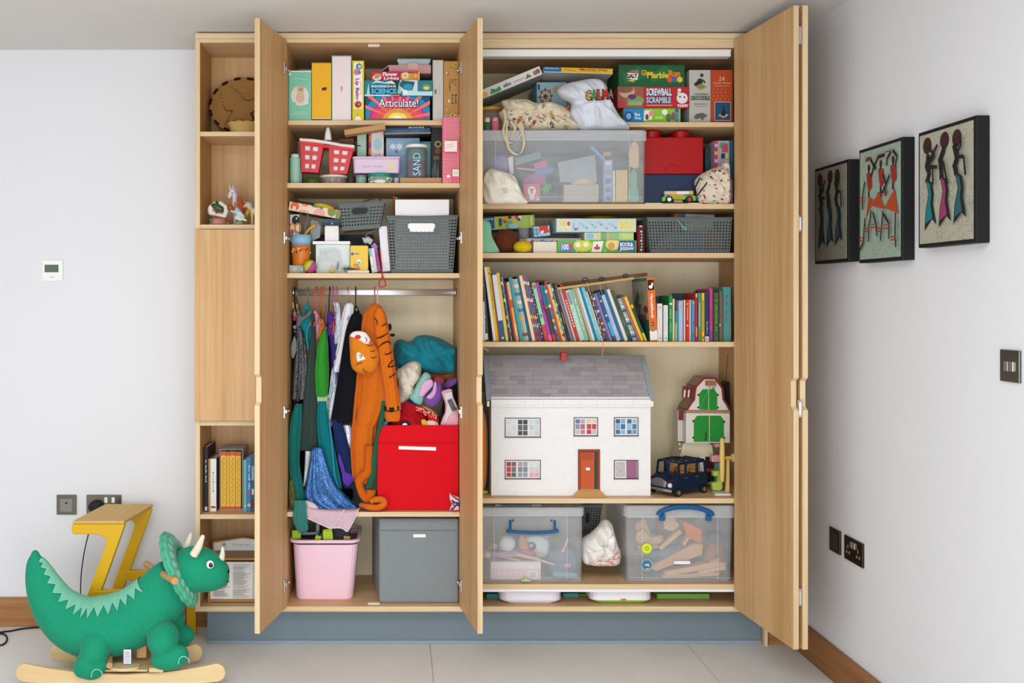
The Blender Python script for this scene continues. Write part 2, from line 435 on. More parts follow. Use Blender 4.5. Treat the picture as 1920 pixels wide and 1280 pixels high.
b=MB();rfm=mat('#e4e4e1','matte')
for y in(-3.14,-1.9):b.box((-1.74,y,CEILZ-.02),(.94,y+.04,CEILZ-.0005),rfm)
for x in(-1.74,.9):b.box((x,-3.1,CEILZ-.02),(x+.04,-1.9,CEILZ-.0005),rfm)
structure(b,'window_2')  # ceiling frame made up to surround the added overhead fill
b=MB();b.box((1.4665,.075,0),(WX,.5,CEILZ),WALL);structure(b,'trim_1')
b=MB();b.box((1.453,.04,0),(1.4655,.10,CEILZ-.01),PLY_V);structure(b,'trim_2')
def skirt(name,a,b_,m,cap):
 q=MB();q.box(a,b_,m);o=structure(q,name,bevel=.003)
skirt('baseboard_back',(-3.4,WB-.018,0),(-.742,WB-.0005,.12),SKIRT,None)
skirt('baseboard_right',(WX-.019,-4.9,0),(WX-.0005,.056,.12),SKIRT_Y,None)
skirt('baseboard_filler',(1.4665,.057,0),(WX-.0005,.0745,.12),SKIRT,None)
# ------------------------------------------------------------------ fitted cupboards
def board(name,parent,a,b_,m,edge=None):
 q=MB();q.box(a,b_,m,front=edge);return put(q,name,parent,bevel=.0006)
ztop=zf(62);T=.0195
LX=dict(o0=xf(366),o1=xf(375),i1=-.470,p0=-.4449,p1=xf(538),r1=xf(862),q0=.2745,q1=.3005,e0=1.405,e1=1.4515)
ZL=[zf(y)for y in(222,343,512,959.5)];ZB=zf(1136.7);ZBb=zf(1146.5)
ZR=[zf(y)for y in(229,382,474,640.8,934,1095)]
ZO=[zf(y)for y in(246.5,420.8,789.5,964.4)]
BK=.47
U1=thing('open_shelf_unit','narrow oak open shelf column with plain panel at the cupboard end','shelf unit',((LX['o0']+LX['i1'])/2,.12,ZBb))
board('side_panel',U1,(LX['o0'],0,ZBb),(LX['o1'],.27,ztop-.022),VEN_V,PLY_V)
board('side_panel',U1,(LX['i1'],0,ZBb),(LX['p0']-.001,.27,ztop-.022),VEN_V,PLY_V)
board('top_panel',U1,(LX['o1'],0,zf(80)),(LX['i1'],.27,zf(72.5)),VEN_H,PLY_H)
board('top_rail',U1,(LX['o0'],0,zf(72)),(LX['p0']-.001,.27,ztop),VEN_H,PLY_H)
board('bottom_panel',U1,(LX['o1'],0,ZBb),(LX['i1'],.27,ZB),VEN_H,PLY_H)
board('back_panel',U1,(LX['o1'],.25,ZB),(LX['i1'],.268,zf(80)),VEN_V)
for z in ZO:board('shelf',U1,(LX['o1'],.002,z-.0175),(LX['i1'],.249,z),VEN_H,PLY_H)
q=MB();q.box((LX['o0']+.001,-.019,zf(788)),(LX['i1']+.012,-.001,zf(430.5)),VEN_V,front=VEN_V);put(q,'front_panel',U1,bevel=.001)
PL=thing('plinth','slate grey plinth under the whole cupboard run','plinth',(.35,.1,0))
q=MB();q.box((-.741,.068,.001),(1.4495,.45,ZBb-.0006),mat('#75838a','matte'));put(q,'kickboard',PL)
q=MB();q.box((-.741,.062,.0005),(1.4495,.0675,.0145),mat('#8d99a3','gloss'));put(q,'seal_strip',PL)
def hinge(parent,x,z,s,along):
 """concealed hinge: plate on the door, arm and round cup; s = which side the carcass is"""
 q=MB();st=mat('#b9b4ac','metal')
 q.box((x-.0035,-.052,z-.023),(x+.0025,-.022,z+.023),st)
 q.box((x,-.03,z-.007),(x+s*.008,.02,z+.007),st);q.ball((x+s*.010,.004,z),.007,st,12,8)
 put(q,'hinge',parent,smooth=False,bevel=.001)
def door(parent,name,hx,hy,ang,width,z0,z1,side,m=VEN_V,hinges=()):
 """a door leaf hinged at (hx,hy); ang = direction of its free edge; side = thickness side; with a scooped finger pull in the free edge"""
 d=Vector((math.cos(ang),math.sin(ang),0));n=Vector((-d.y,d.x,0))*side*T
 s0,s1=zf(694),zf(740)
 prof=[(0,z0),(width,z0),(width,s1-.008),(width-.018,s1+.004),(width-.018,s0-.004),(width,s0+.008),(width,z1),(0,z1)]
 q=MB();P=[Vector((hx,hy,0))+d*u+Vector((0,0,z))for u,z in prof]
 q.prism(P,n,m)
 k=len(prof);em=q.mi(PLY_V)
 for i in range(len(q.f)):
  f=q.f[i]
  if len(f)==4 and all(prof[j%k][0]>width-.02 for j in f):q.fm[i]=em
 return put(q,name,parent,bevel=.0008)
DZ0,DZ1=.168,2.366
U2=thing('two_door_cupboard','oak cupboard with two open doors and a hanging rail','cupboard',(-.08,.23,ZBb))
board('side_panel',U2,(LX['p0'],0,ZBb),(LX['p1'],BK,zf(72.5)),VEN_V,PLY_V)
board('side_panel',U2,(LX['r1'],0,ZBb),(LX['q0'],BK,zf(72.5)),VEN_V,PLY_V)
board('top_panel',U2,(LX['p1'],0,zf(80)),(LX['r1'],BK,zf(72.5)),VEN_H,PLY_H)
board('top_rail',U2,(LX['p0'],0,zf(72)),(LX['q0'],BK,ztop),VEN_H,PLY_H)
board('bottom_panel',U2,(LX['p1'],0,ZBb),(LX['r1'],BK,ZB),VEN_H,PLY_H)
board('back_panel',U2,(LX['p1'],BK-.012,ZB),(LX['r1'],BK,zf(80)),BIRCH)
SFR=(.04,.0,.0,.0)
for z,y in zip(ZL,SFR):
 board('shelf',U2,(LX['p1']+.0005,y,z-.0185),(LX['r1']-.0005,BK-.0125,z),VEN_H,PLY_H)
for py in(82.5,1134):
 q=MB();zz=zf(py);y=.03
 q.box((xf(690,y),y-.006,zf(80)-.009 if py<500 else ZB),(xf(712,y),y+.012,zf(80)-.0002 if py<500 else ZB+.006),mat('#e8dcc4','gloss'));put(q,'magnetic_catch',U2,bevel=.001)
q=MB();RY=.2;RZ=zf(548,RY)
q.rings([[Vector((x,RY+math.copysign(abs(math.sin(a))**.35,math.sin(a))*.0075,RZ+math.copysign(abs(math.cos(a))**.8,math.cos(a))*.0135))for a in[2*math.pi*i/32 for i in range(32)]]for x in(LX['p1']+.001,LX['r1']-.001)],mat('#f2f2f5','metal'))
for x in(LX['p1']+.006,LX['r1']-.006):q.tube([(x-.005,RY,RZ),(x+.005,RY,RZ)],.018,mat('#d9d9dc','metal'),18)
put(q,'hanging_rail',U2,smooth=True)
dl=door(U2,'door',LX['p1']+.0005,-.006,math.atan2(-.323,-.063),.329,DZ0,DZ1,-1)
dr=door(U2,'door',LX['r1']-.0005,-.006,math.atan2(-.323,.043),.326,DZ0,DZ1,1)
for py in(132,447,770,1092):
 hinge(dl,LX['p1']-.004,zf(py),1,0);hinge(dr,LX['r1']+.003,zf(py),-1,0)
U3=thing('bifold_cupboard','wide oak toy cupboard with a folded bifold door','cupboard',(.85,.23,ZBb))
board('side_panel',U3,(LX['q0']+.001,0,ZBb),(LX['q1'],BK,zf(90)),VEN_V,PLY_V)
board('side_panel',U3,(LX['e0'],0,ZBb),(LX['e1'],BK,zf(90)),VEN_V,PLY_V)
board('top_rail',U3,(LX['q0']+.001,0,zf(72)),(LX['e1'],BK,ztop),VEN_H,PLY_H)
board('top_panel',U3,(LX['q0']+.001,0,zf(90)),(LX['e1'],BK,zf(72.5)),VEN_H,PLY_H)
board('bottom_panel',U3,(LX['q1'],0,ZBb),(LX['e0'],BK,ZB),VEN_H,PLY_H)
board('back_panel',U3,(LX['q1'],BK-.012,ZB),(LX['e0'],BK,zf(90)),BIRCH)
q=MB();q.box((LX['q1']+.001,.006,zf(105)),(xf(1371),.05,zf(92.5)),mat('#eceae5','gloss'));q.box((LX['q1']+.001,.002,zf(96)),(xf(1371),.006,zf(92.5)),mat('#eceae5','gloss'))
q.box((LX['q1']+.001,.012,zf(92.5)),(xf(1371),.045,zf(90)-.0003),mat('#9a9a96','gloss'));put(q,'door_track',U3)
for k,z in enumerate(ZR):
 x0=LX['q1']+.0005 if k else xf(1160)
 board('shelf',U3,(x0,.0,z-(.0195 if k else .0185)),(LX['e0']-.0005,BK-.0125,z),VEN_H,PLY_H)
q=MB();q.box((LX['q1']+.002,.004,zf(1109.8)),(LX['e0']-.002,.03,ZR[5]-.0198),mat('#f1f0f2','gloss'));put(q,'white_track',U3)
fd=door(U3,'door',xf(1374.5),-.012,math.atan2(-.476,.046),.478,DZ0-.002,DZ1,1)
f2=door(U3,'door',xf(1374.5)+.031,-.012,math.atan2(-.476,.046),.478,DZ0-.002,DZ1,1)
for py in(68,420,765,1117):
 q=MB();yy=-.47;z=zf(py,yy);X=xf(1501.5,-.488);st=mat('#c9c6c0','metal')
 q.tube([(X,-.487,z-.022),(X,-.487,z+.022)],.0035,st,10)
 q.box((X-.0055,-.486,z-.03),(X+.0055,-.455,z+.03),st);put(q,'hinge',fd)
for z in(ZL[0],ZL[2]):
 pass
# ------------------------------------------------------------------ wall fittings
def wallplate(name,label,cat,x0,y0,x1,y1,col,kind):
 Y=WB;a=at(x0,y1,Y);c=at(x1,y0,Y);q=MB()
 q.box((a.x,Y-.007,a.z),(c.x,Y-.0005,c.z),mat(col,kind));o=put(q,name,bevel=.0015);tag(o,label,cat)
 return o,Face((a.x,Y-.007,a.z),(c.x-a.x,0,0),(0,0,c.z-a.z))
def sub(parent,name,face,u0,v0,u1,v1,h,m,bevel=.0006):
 q=MB();P=[face.O+face.U*u+face.V*v for u,v in((u0,v0),(u1,v0),(u1,v1),(u0,v1))]
 q.prism(P,face.N*h,m);return put(q,name,parent,bevel=bevel)
o,f=wallplate('thermostat','small white square thermostat with green display on the wall','thermostat',80,487.5,118.5,527,'#f0efec','gloss')
sub(o,'display',f,.12,.42,.8,.78,.0008,mat('#5a6a55','gloss'))
sub(o,'cover',f,.03,.03,.97,.34,.0012,mat('#efeeeb','gloss'))
printed(Face(f.O+f.N*.0012,f.U,f.V),[('t','heatmiser',.36,.17,.62,.22,'#555555')],o)
BRZ='#6d675c'
o,f=wallplate('aerial_socket','single bronze wall socket with grey insert','socket',107,927,144,964,BRZ,'metal')
sub(o,'insert',f,.18,.16,.8,.8,.0015,mat('#85857f','gloss'));sub(o,'port',f,.45,.55,.55,.64,.004,mat('#1c1c1c','gloss'))
o,f=wallplate('double_socket','double bronze wall socket behind the yellow step stool','socket',163,927,228,963.5,BRZ,'metal')
for u in(.52,.73):sub(o,'rocker_switch',f,u,.6,u+.09,.88,.003,mat('#efece4','gloss'))
for(u,v,a,c)in((.66,.5,.70,.58),(.6,.3,.65,.38),(.74,.3,.79,.38)):sub(o,'pin_slot',f,u,v,a,c,.0003,mat('#15120f','gloss'))
q=MB();c=at(181,948,WB-.008);
q.rings([[c+Vector((r*math.cos(2*math.pi*i/20)*1.0,-y,r*.82*math.sin(2*math.pi*i/20)))for i in range(20)]for r,y in((.028,0),(.030,.012),(.027,.03),(.018,.036))],mat('#1d1d1e','rubber'))
pg=put(q,'plug',smooth=True,bevel=0);tag(pg,'black plug in the double socket behind the stool','plug')
pts=[at(175,955,.25),at(172,975,.24),at(166,1000,.235),at(158,1035,.235),at(152.5,1075,.24),at(151,1112,.245),at(150,1160,.235),at(140,1172,.2)]
P2=smoothpts([tuple(p)for p in pts],40);q=MB();q.tube(P2,.0024,mat('#1b1b1c','rubber'),8);put(q,'cord',pg,smooth=True)
q=MB();pts=[(84,1177),(64,1178),(42,1180),(22,1184),(6,1186),(-8,1190),(-10,1206),(2,1211),(12,1204),(12,1194),(2,1189),(-9,1196),(-20,1207),(-60,1215)]
def fl(px_,py_):s=CZ/(py_-CY)*F;return((px_-CX)/F*s,s-DIST,.004)
P3=smoothpts([fl(*p)for p in pts],70);q.tube(P3,.0036,mat('#1b1b1c','rubber'),8);o=put(q,'cable',smooth=True);tag(o,'black cable looped on the floor by the oak skirting','cable')
def rplate(name,label,cat,ya,yb,z0,z1,col,kind='metal'):
 q=MB();X=WX-.0005;q.box((X-.007,yb,z0),(X,ya,z1),mat(col,kind));o=put(q,name,bevel=.0012);tag(o,label,cat)
 return o,Face((X-.007,ya,z0),(0,yb-ya,0),(0,0,z1-z0))
def rY(px_):return WX*F/(px_-CX)-DIST
def rZ(px_,py_):return CZ+(CY-py_)*WX/(px_-CX)
o,f=rplate('light_switch','bronze two gang light switch on the wall below the paintings','switch',rY(1880),rY(1916),rZ(1898,716),rZ(1898,656),'#77776c')
for u in(.28,.55):sub(o,'rocker_switch',f,u,.34,u+.2,.64,.004,mat('#c8c4ba','metal'))
o,f=rplate('data_socket','single dark bronze data socket on the wall beside the folded door','socket',rY(1558.5),rY(1578),rZ(1568,1035),rZ(1568,991),'#4e463c')
sub(o,'insert',f,.2,.2,.8,.8,.0015,mat('#2d2823','gloss'));sub(o,'port',f,.4,.35,.6,.5,.003,mat('#0d0d0d','gloss'))
o,f=rplate('twin_socket','double dark bronze socket low on the wall beside the data socket','socket',rY(1586.5),rY(1621),rZ(1603,1055),rZ(1603,1010),'#4e463c')
for u in(.38,.52):sub(o,'rocker_switch',f,u,.6,u+.1,.86,.004,mat('#d8d4c8','metal'))
for u in(.1,.65):
 sub(o,'pin_slot',f,u+.09,.5,u+.14,.66,.0004,mat('#8b867b','gloss'))
 for k in(0,.14):sub(o,'pin_slot',f,u+.02+k,.28,u+.09+k,.4,.0004,mat('#8b867b','gloss'))
# ------------------------------------------------------------------ batik pictures
def batik(bg):
 m,N,L,P=_new('batik_'+bg.lstrip('#'))
 tc=N.new('ShaderNodeTexCoord');v=N.new('ShaderNodeTexVoronoi');v.feature='DISTANCE_TO_EDGE';v.inputs['Scale'].default_value=26
 nz=N.new('ShaderNodeTexNoise');nz.inputs['Scale'].default_value=30;nz.inputs['Detail'].default_value=6
 mx0=N.new('ShaderNodeMix');mx0.data_type='RGBA';mx0.inputs[0].default_value=.12
 L.new(tc.outputs['Object'],nz.inputs['Vector']);L.new(tc.outputs['Object'],mx0.inputs[6]);L.new(nz.outputs['Color'],mx0.inputs[7]);L.new(mx0.outputs[2],v.inputs['Vector'])
 cr=N.new('ShaderNodeValToRGB');e=cr.color_ramp.elements;c=lin(bg)
 e[0].position=.0;e[0].color=(*[x*.35 for x in c],1);e[1].position=.035;e[1].color=(*c,1)
 n2=N.new('ShaderNodeTexNoise');n2.inputs['Scale'].default_value=9;L.new(tc.outputs['Object'],n2.inputs['Vector'])
 mx=N.new('ShaderNodeMix');mx.data_type='RGBA';mx.inputs[7].default_value=(*c,1)
 mr=N.new('ShaderNodeMapRange');mr.inputs[1].default_value=.45;mr.inputs[2].default_value=.6;L.new(n2.outputs[0],mr.inputs[0])
 L.new(v.outputs['Distance'],cr.inputs[0]);L.new(mr.outputs[0],mx.inputs[0]);L.new(cr.outputs[0],mx.inputs[6]);L.new(mx.outputs[2],P.inputs['Base Color'])
 P.inputs['Roughness'].default_value=.8;return m
INK,POT='#17181c','#3a1c20'
def strip(pts,w):
 """thin brush stroke as polygons in face units"""
 out=[]
 for(a,b)in zip(pts,pts[1:]):
  dx,dy=b[0]-a[0],b[1]-a[1];l=math.hypot(dx,dy)or 1;nx,ny=-dy/l*w,dx/l*w
  out.append([(a[0]+nx,a[1]+ny),(a[0]-nx,a[1]-ny),(b[0]-nx,b[1]-ny),(b[0]+nx,b[1]+ny)])
 return out
def carriers(cols,dx=0):
 """three women carrying pots; px coordinates of the tallest picture mapped to 0..1"""
 def q(x,y):return((x-908-(y-155)*.02)/455*1.15-.01,1-(y-(155-(x-908)*.24))/(930+(x-908)*.08*0+(x-908)*.18))
 ops=[]
 for(hx,hy,r)in((975,240,1),(1108,205,1),(1198,195,1)):
  u,v=q(hx,hy);ops.append(('e',u,v,.085,.075,POT))
 figs=[((985,330),(978,420),(1000,480),(985,540)),((1112,280),(1085,370),(1095,440),(1100,520)),((1195,270),(1215,370),(1200,430),(1215,500))]
 for k,(pts,c)in enumerate(zip(figs,cols)):
  for s in strip([q(*p)for p in pts],.035):ops.append(('p',s,INK))
  for p in pts:u,v=q(*p);ops.append(('e',u,v,.036,.022,INK))
  hx,hy=pts[-1]
  body=[(hx-10,hy-20),(hx+40,hy+20),(hx+55,hy+120),(hx+50,hy+200),(hx+80,hy+380),(hx+45,hy+330),(hx-10,hy+430),(hx-5,hy+260),(hx+15,hy+120)]
  ops.append(('p',[q(*p)for p in body],INK))
  sk=[(hx-2,hy),(hx+25,hy+30),(hx+38,hy+120),(hx+32,hy+200),(hx+50,hy+320),(hx-2,hy+370),(hx,hy+260),(hx+20,hy+120)]
  ops.append(('p',[q(*p)for p in sk],c))
 for a in([(1000,250),(1055,330),(1000,420)],[(1075,240),(1035,330),(985,410)],[(1000,430),(1045,430),(1050,580)],[(1080,430),(1000,420)],[(1110,380),(1130,400),(1160,580)],[(1240,180),(1255,250),(1225,330)],[(1215,360),(1275,360),(1290,520)]):
  for s in strip([q(*p)for p in a],.016):ops.append(('p',s,INK))
 return ops
def dancers():
 def q(x,y):return((x-420-(y-325)*.042)/345*1.1-.01,1-(y-(325-(x-420)*.36))/(912+(x-420)*.22))
 ops=[];O,RD='#a8431f','#8c2f26'
 for hx,hy in((503,445),(597,405),(690,370)):
  u,v=q(hx,hy);ops.append(('e',u,v,.035,.035,'#45181a'))
  for s in strip([q(hx,hy+30),q(hx+10,hy+250)],.02):ops.append(('p',s,INK))
  ops.append(('p',[q(hx-18,hy+50),q(hx+25,hy+40),q(hx+35,hy+160),q(hx+10,hy+210),q(hx-5,hy+150)],RD))
 for k,t in enumerate((((515,690),(555,715),(500,880)),((595,640),(650,790),(545,765)),((715,610),(750,825),(645,775)))):ops.append(('p',[q(*p)for p in t],O))
 for a in([(480,380),(515,360),(550,430),(530,520)],[(550,430),(580,350),(630,330)],[(570,450),(540,410)],[(690,290),(725,340),(715,420)],[(655,420),(650,370),(680,300)],[(630,490),(655,580),(620,680)],[(680,500),(650,600),(660,680)],[(490,560),(475,690),(480,800)],[(505,870),(500,1080),(475,1150)],[(555,800),(540,960),(545,1070)],[(570,820),(600,920),(610,1020)],[(650,800),(640,1060)],[(655,830),(700,910),(705,1040)],[(745,820),(750,1000),(760,1110)]):
  for s in strip([q(*p)for p in a],.014):ops.append(('p',s,INK))
 for x,y in((478,700),(478,730),(520,370),(610,330),(670,300),(640,660),(670,650),(500,1040),(500,1065),(538,960),(538,980),(590,920),(590,945),(640,950),(640,975),(695,920),(690,950),(748,1020),(748,1045)):
  for s in strip([q(x-20,y+6),q(x+20,y-6)],.006):ops.append(('p',s,'#a03326'))
 return ops
def picture(label,ya,yb,z0,z1,bg,ops,th=.037):
 X=WX-.0008;q=MB();q.box((X-th,yb,z0),(X,ya,z1),mat('#0f0f10','card'));o=put(q,'batik_picture',bevel=.002);tag(o,label,'picture','batik pictures on the wall')
 e=.011;q=MB();q.box((X-th-.0016,yb+e,z0+e),(X-th-.0002,ya-e,z1-e),batik(bg));c=put(q,'canvas',o)
 printed(Face((X-th-.0016,ya-e,z0+e),(0,yb-ya+2*e,0),(0,0,z1-z0-2*e)),ops,o)
picture('batik of three women with pots, darkest, half behind the orange dancers',-.225,-.505,1.491,1.839,'#7c7a68',carriers(('#1d2b2b','#1c4256','#253f4e')))
picture('batik of three dancers in orange skirts on pale green',-.585,-.878,1.482,1.856,'#93a596',dancers())
picture('batik of three pot carriers in teal, pink and blue-green dresses',-.972,-1.272,1.513,1.851,'#a8a593',carriers(('#16767a','#92375c','#275a60')))
# ------------------------------------------------------------------ open shelf column
def coil_tray(name,label,c,rad,tilt,cols,rimcol,depth=.03,group=None):
 ax=Matrix.Rotation(R(tilt),3,'X')
 prof=[(.002,.0)]
 n=17
 for i in range(1,n+1):
  r=rad*i/n;z=-depth*(i/n)**2.2*0+0
  lift=depth*max(0,(i/n-.62)/.38)**1.5
  prof+=[(r-rad/n*.8,lift+.0015),(r-rad/n*.5,lift+.0032),(r-rad/n*.2,lift+.0015)]
 back=[(rad,depth+.001),(rad*.99,depth-.005),(rad*.62,-.005),(.002,-.005)]
 q=MB();q.lathe(prof+back,c,mat(cols,'fabric'),48,ax);o=put(q,name,smooth=True)
 q=MB()
 for i in range(0,30,2):
  a0,a1=2*math.pi*i/30,2*math.pi*(i+1)/30
  pts=[Vector(c)+ax@Vector((rad*.985*math.cos(a0+(a1-a0)*k/5),rad*.985*math.sin(a0+(a1-a0)*k/5),depth+.002))for k in range(6)]
  q.tube(pts,.006,mat(rimcol,'fabric'),6)
 put(q,'rim_stitching',o,kind='stuff')
 return o,ax
Zs=ZO[0]
tlt=90-24
rad=.131;c=(-.6175,.18,Zs+rad*math.sin(R(tlt))+.004)
o,ax=coil_tray('woven_tray','round coiled straw tray with dark red zigzag leaning at the back of the top shelf',c,rad,tlt,'#a37a45','#3c1712',.022)
tag(o,o.get('label')or 'round coiled straw tray with dark red zigzag leaning at the back of the top shelf','tray')
q=MB()
for pts in([(-.56,.78),(-.2,.62),(.08,.28),(.36,.36),(.6,.6)],[(-.74,.68),(-.62,.15),(-.5,-.1),(-.32,-.12),(-.42,-.42),(-.5,-.7)],[(.26,-.2),(.36,-.42),(.2,-.7)],[(.6,.6),(.55,.1),(.3,-.2)]):
 P=smoothpts([(x*rad,y*rad,.0045+.02*max(0,(math.hypot(x,y)-.62)/.38)**1.5)for x,y in pts],26)
 for a,b in zip(P,P[1:]):
  m_=[(a[i]+b[i])/2 for i in range(3)];d=Vector(b)-Vector(a);n_=Vector((-d.y,d.x,0)).normalized()*.0035
  q.tube([Vector(c)+ax@(Vector(m_)-n_),Vector(c)+ax@(Vector(m_)+n_)],.0012,mat('#54201a','fabric'),5)
put(q,'woven_zigzag',o)
q=MB();ax2=Matrix.Rotation(R(85),3,'X');prof=[(.002,0)]+[p for i in range(1,15)for p in((.125*(i-.8)/14,.001),(.125*(i-.5)/14,.0028),(.125*(i-.2)/14,.001))]+[(.125,.003),(.125,-.001),(.002,-.002)]
q.lathe(prof,(xf(454,.238),.232,Zs+.1275),mat('#9c7a4c','fabric'),44,ax2);o=put(q,'straw_mat',smooth=True);tag(o,'plain flat straw mat, only its edge showing behind the zigzag tray','mat')
q=MB();cb=(xf(455),.06,Zs+.0005);br=.07
prof=[(br*.84,0)]
for i in range(7):z=i*.0062;r=br*(.86+.16*(i/6)**2);prof+=[(r-.001,z+.0008),(r+.002,z+.003),(r-.001,z+.0056)]
prof+=[(br*1.0,.0436),(br*.8,.012),(.002,.006)]
q.lathe([(.002,0)]+prof,cb,mat('#b9985c','fabric'),40,sx=.95,sy=.82);o=put(q,'straw_bowl',smooth=True);tag(o,'small shallow straw bowl with red and grey rim in front of the trays','bowl')
q=MB()
for i in range(0,24):
 a=2*math.pi*i/24
 if i%2:continue
 pts=[Vector(cb)+Vector((br*.99*math.cos(a+t)*.95,br*.99*math.sin(a+t)*.82,.0425))for t in(-.12,-.06,0,.06,.12)]
 q.tube(pts,.0035,mat('#7c2b22' if i%4 else '#4c4c44','fabric'),6)
put(q,'rim_stitching',o,kind='stuff')
def skin(mb,chains,m,n=10):
 """chains: lists of (x,y,z,r); overlapping tubes with round ends, fused later"""
 for ch in chains:
  P=[Vector(c[:3])for c in ch];r=[c[3]for c in ch]
  if len(ch)==1:mb.ball(P[0],r[0],m,12,8);continue
  mb.tube(P,r,m,n)
  mb.ball(P[0],r[0],m,n,8);mb.ball(P[-1],r[-1],m,n,8)
def px3(Y):return lambda x,y,r,dy=0:(*at(x,y,Y+dy),mm(r,Y))
p=px3(.07);zs=ZO[1]+.0012
t=thing('frog_ornament','green frog sitting in a white shell on a pink base, shelf ornament','figurine',(xf(409),.07,zs))
q=MB();q.lathe([(.002,.0005),(mm(15),.0005),(mm(16.5),.006),(mm(14),mm(13)),(.002,mm(14))],(xf(408.5,.07),.07,zs),mat('#c58277','gloss'),22,sy=.8);put(q,'base',t,smooth=True)
q=MB();skin(q,[[p(394,396,5),p(395,390,6),p(402,383,5),p(413,381,5),p(422,388,5.5),p(424,397,5),p(421,405,4)],[p(396,398,6),p(405,401,4),p(418,404,4)]],mat('#e4ddd0','gloss'));fuse(put(q,'shell',t),.0022,3)
p=px3(.055);q=MB();skin(q,[[p(402,386,5),p(408,389,7),p(414,392,6)],[p(407,379.5,3)],[p(398.5,384.5,3)]],mat('#3e5a3a','gloss'));fuse(put(q,'frog',t),.002,2)
q=MB();q.ball(at(399,384.5,.046),mm(1.6),mat('#15201a','gloss'));q.ball(at(407,379.5,.046),mm(1.6),mat('#15201a','gloss'));put(q,'eyes',t)
q=MB();q.ball(at(406,398,.045),mm(2.6),mat('#a23c2c','gloss'));q.ball(at(396,413,.05),(mm(3.4),mm(3),mm(4)),mat('#2f8d55','gloss'));q.ball(at(427,418.4,.05),mm(2.4),mat('#b58a2e','gloss'));put(q,'flowers',t,smooth=True)
t=thing('horse_ornament','tall lilac and white horse ornament, tallest on the ornament shelf','figurine',(xf(440),.12,zs))
p=px3(.12);zb=CY+(CZ-zs)*F/4.12
q=MB();skin(q,[[p(430,369,3.6),p(432,362,4.2),p(436,357,4.5)],[p(436,357,4.5),p(440,366,4.2),p(440,378,5),p(442,390,8),p(446,398,9)],[p(441,398,4),p(440.5,408,2.6),p(440,zb-2.6,2.8)],[p(449,398,4),p(450,408,2.6),p(450,zb-2.6,2.8)],[p(431.5,354,2,-.004),p(430.5,346.5,1)],[p(437,354,2,.004),p(437,347,1.2)]],mat('#ddd0d6','gloss'));fuse(put(q,'body',t),.002,3)
q=MB();skin(q,[[p(437,350,2.6,.004),p(442,357,3,.006),p(444,368,2.8,.006),p(443,380,2.4,.004)]],mat('#b9a5c4','gloss'));fuse(put(q,'mane',t),.002,2)
q=MB();q.ball(at(435.5,362,.1105),mm(1.1),mat('#26201f','gloss'));put(q,'eye',t)
q=MB();skin(q,[[p(449,372,3),p(453,384,6),p(455,395,5)],[p(432,389,5,-.02),p(436,391,4,-.02)]],mat('#c85a28','gloss'));fuse(put(q,'saddle',t),.002,2)
t=thing('coat_ornament','small seated animal ornament in a pale blue coat on a green base','figurine',(xf(446),.05,zs))
p=px3(.05);zb=CY+(CZ-zs)*F/4.05
q=MB();q.lathe([(.002,.0004),(mm(10),.0004),(mm(9),mm(6)),(.002,mm(7))],(xf(449,.05),.05,zs),mat('#86a873','gloss'),16);put(q,'base',t,smooth=True)
q=MB();skin(q,[[p(443,386,4.6)],[p(440,386,2.4,-.006)],[p(440.5,381,1.6),p(440,378.5,1)],[p(447,381,1.6),p(448,378.5,1)]],mat('#a87444','gloss'));fuse(put(q,'head',t),.0018,2)
q=MB();skin(q,[[p(444,392,4),p(447,399,6),p(450,404,6)],[p(443,395,2.8,-.008),p(438,398,2.2,-.012),p(434,395,2,-.014)],[p(451,399,3,-.006),p(457,406,2.6,-.008)]],mat('#b8d2d6','gloss'));fuse(put(q,'coat',t),.0018,2)
q=MB();skin(q,[[p(445,408,5),p(452,410,5)],[p(455,410,3,-.01),p(461,413,2.4,-.012)]],mat('#e7dfcf','gloss'));fuse(put(q,'legs',t),.0018,2)
q=MB();q.ball(at(432,389.5,.03),mm(3),mat('#d9582a','gloss'));put(q,'carrot',t,smooth=True)
t=thing('pony_ornament','cream pony ornament with blue mane and yellow scarf by the door','figurine',(xf(470),.08,zs))
p=px3(.08);zb=CY+(CZ-zs)*F/4.08
q=MB();skin(q,[[p(458.5,387,2.6),p(462,384,3.8),p(466,384,4.2)],[p(466,385,4.4),p(469,393,4.5),p(476,396,7),p(488,397,7.5)],[p(472,398,3.4),p(473,410,2.2),p(473,zb-2.4,2.6)],[p(488,398,3.6),p(490,410,2.3),p(490,zb-2.4,2.6)]],mat('#dcc79c','gloss'));fuse(put(q,'body',t),.002,3)
q=MB();skin(q,[[p(465,380,2.6),p(470,382,3.4),p(472,388,3),p(472,394,2.4)]],mat('#8fbcc4','gloss'));fuse(put(q,'mane',t),.002,2)
q=MB();skin(q,[[p(459,378,1.6),p(465,381,2.2)]],mat('#c9868a','gloss'));put(q,'forelock',t,smooth=True)
q=MB();skin(q,[[p(467,394,3.4,-.006),p(463,401,4,-.008),p(462,407,2,-.006)]],mat('#c6a22c','gloss'));fuse(put(q,'scarf',t),.002,2)
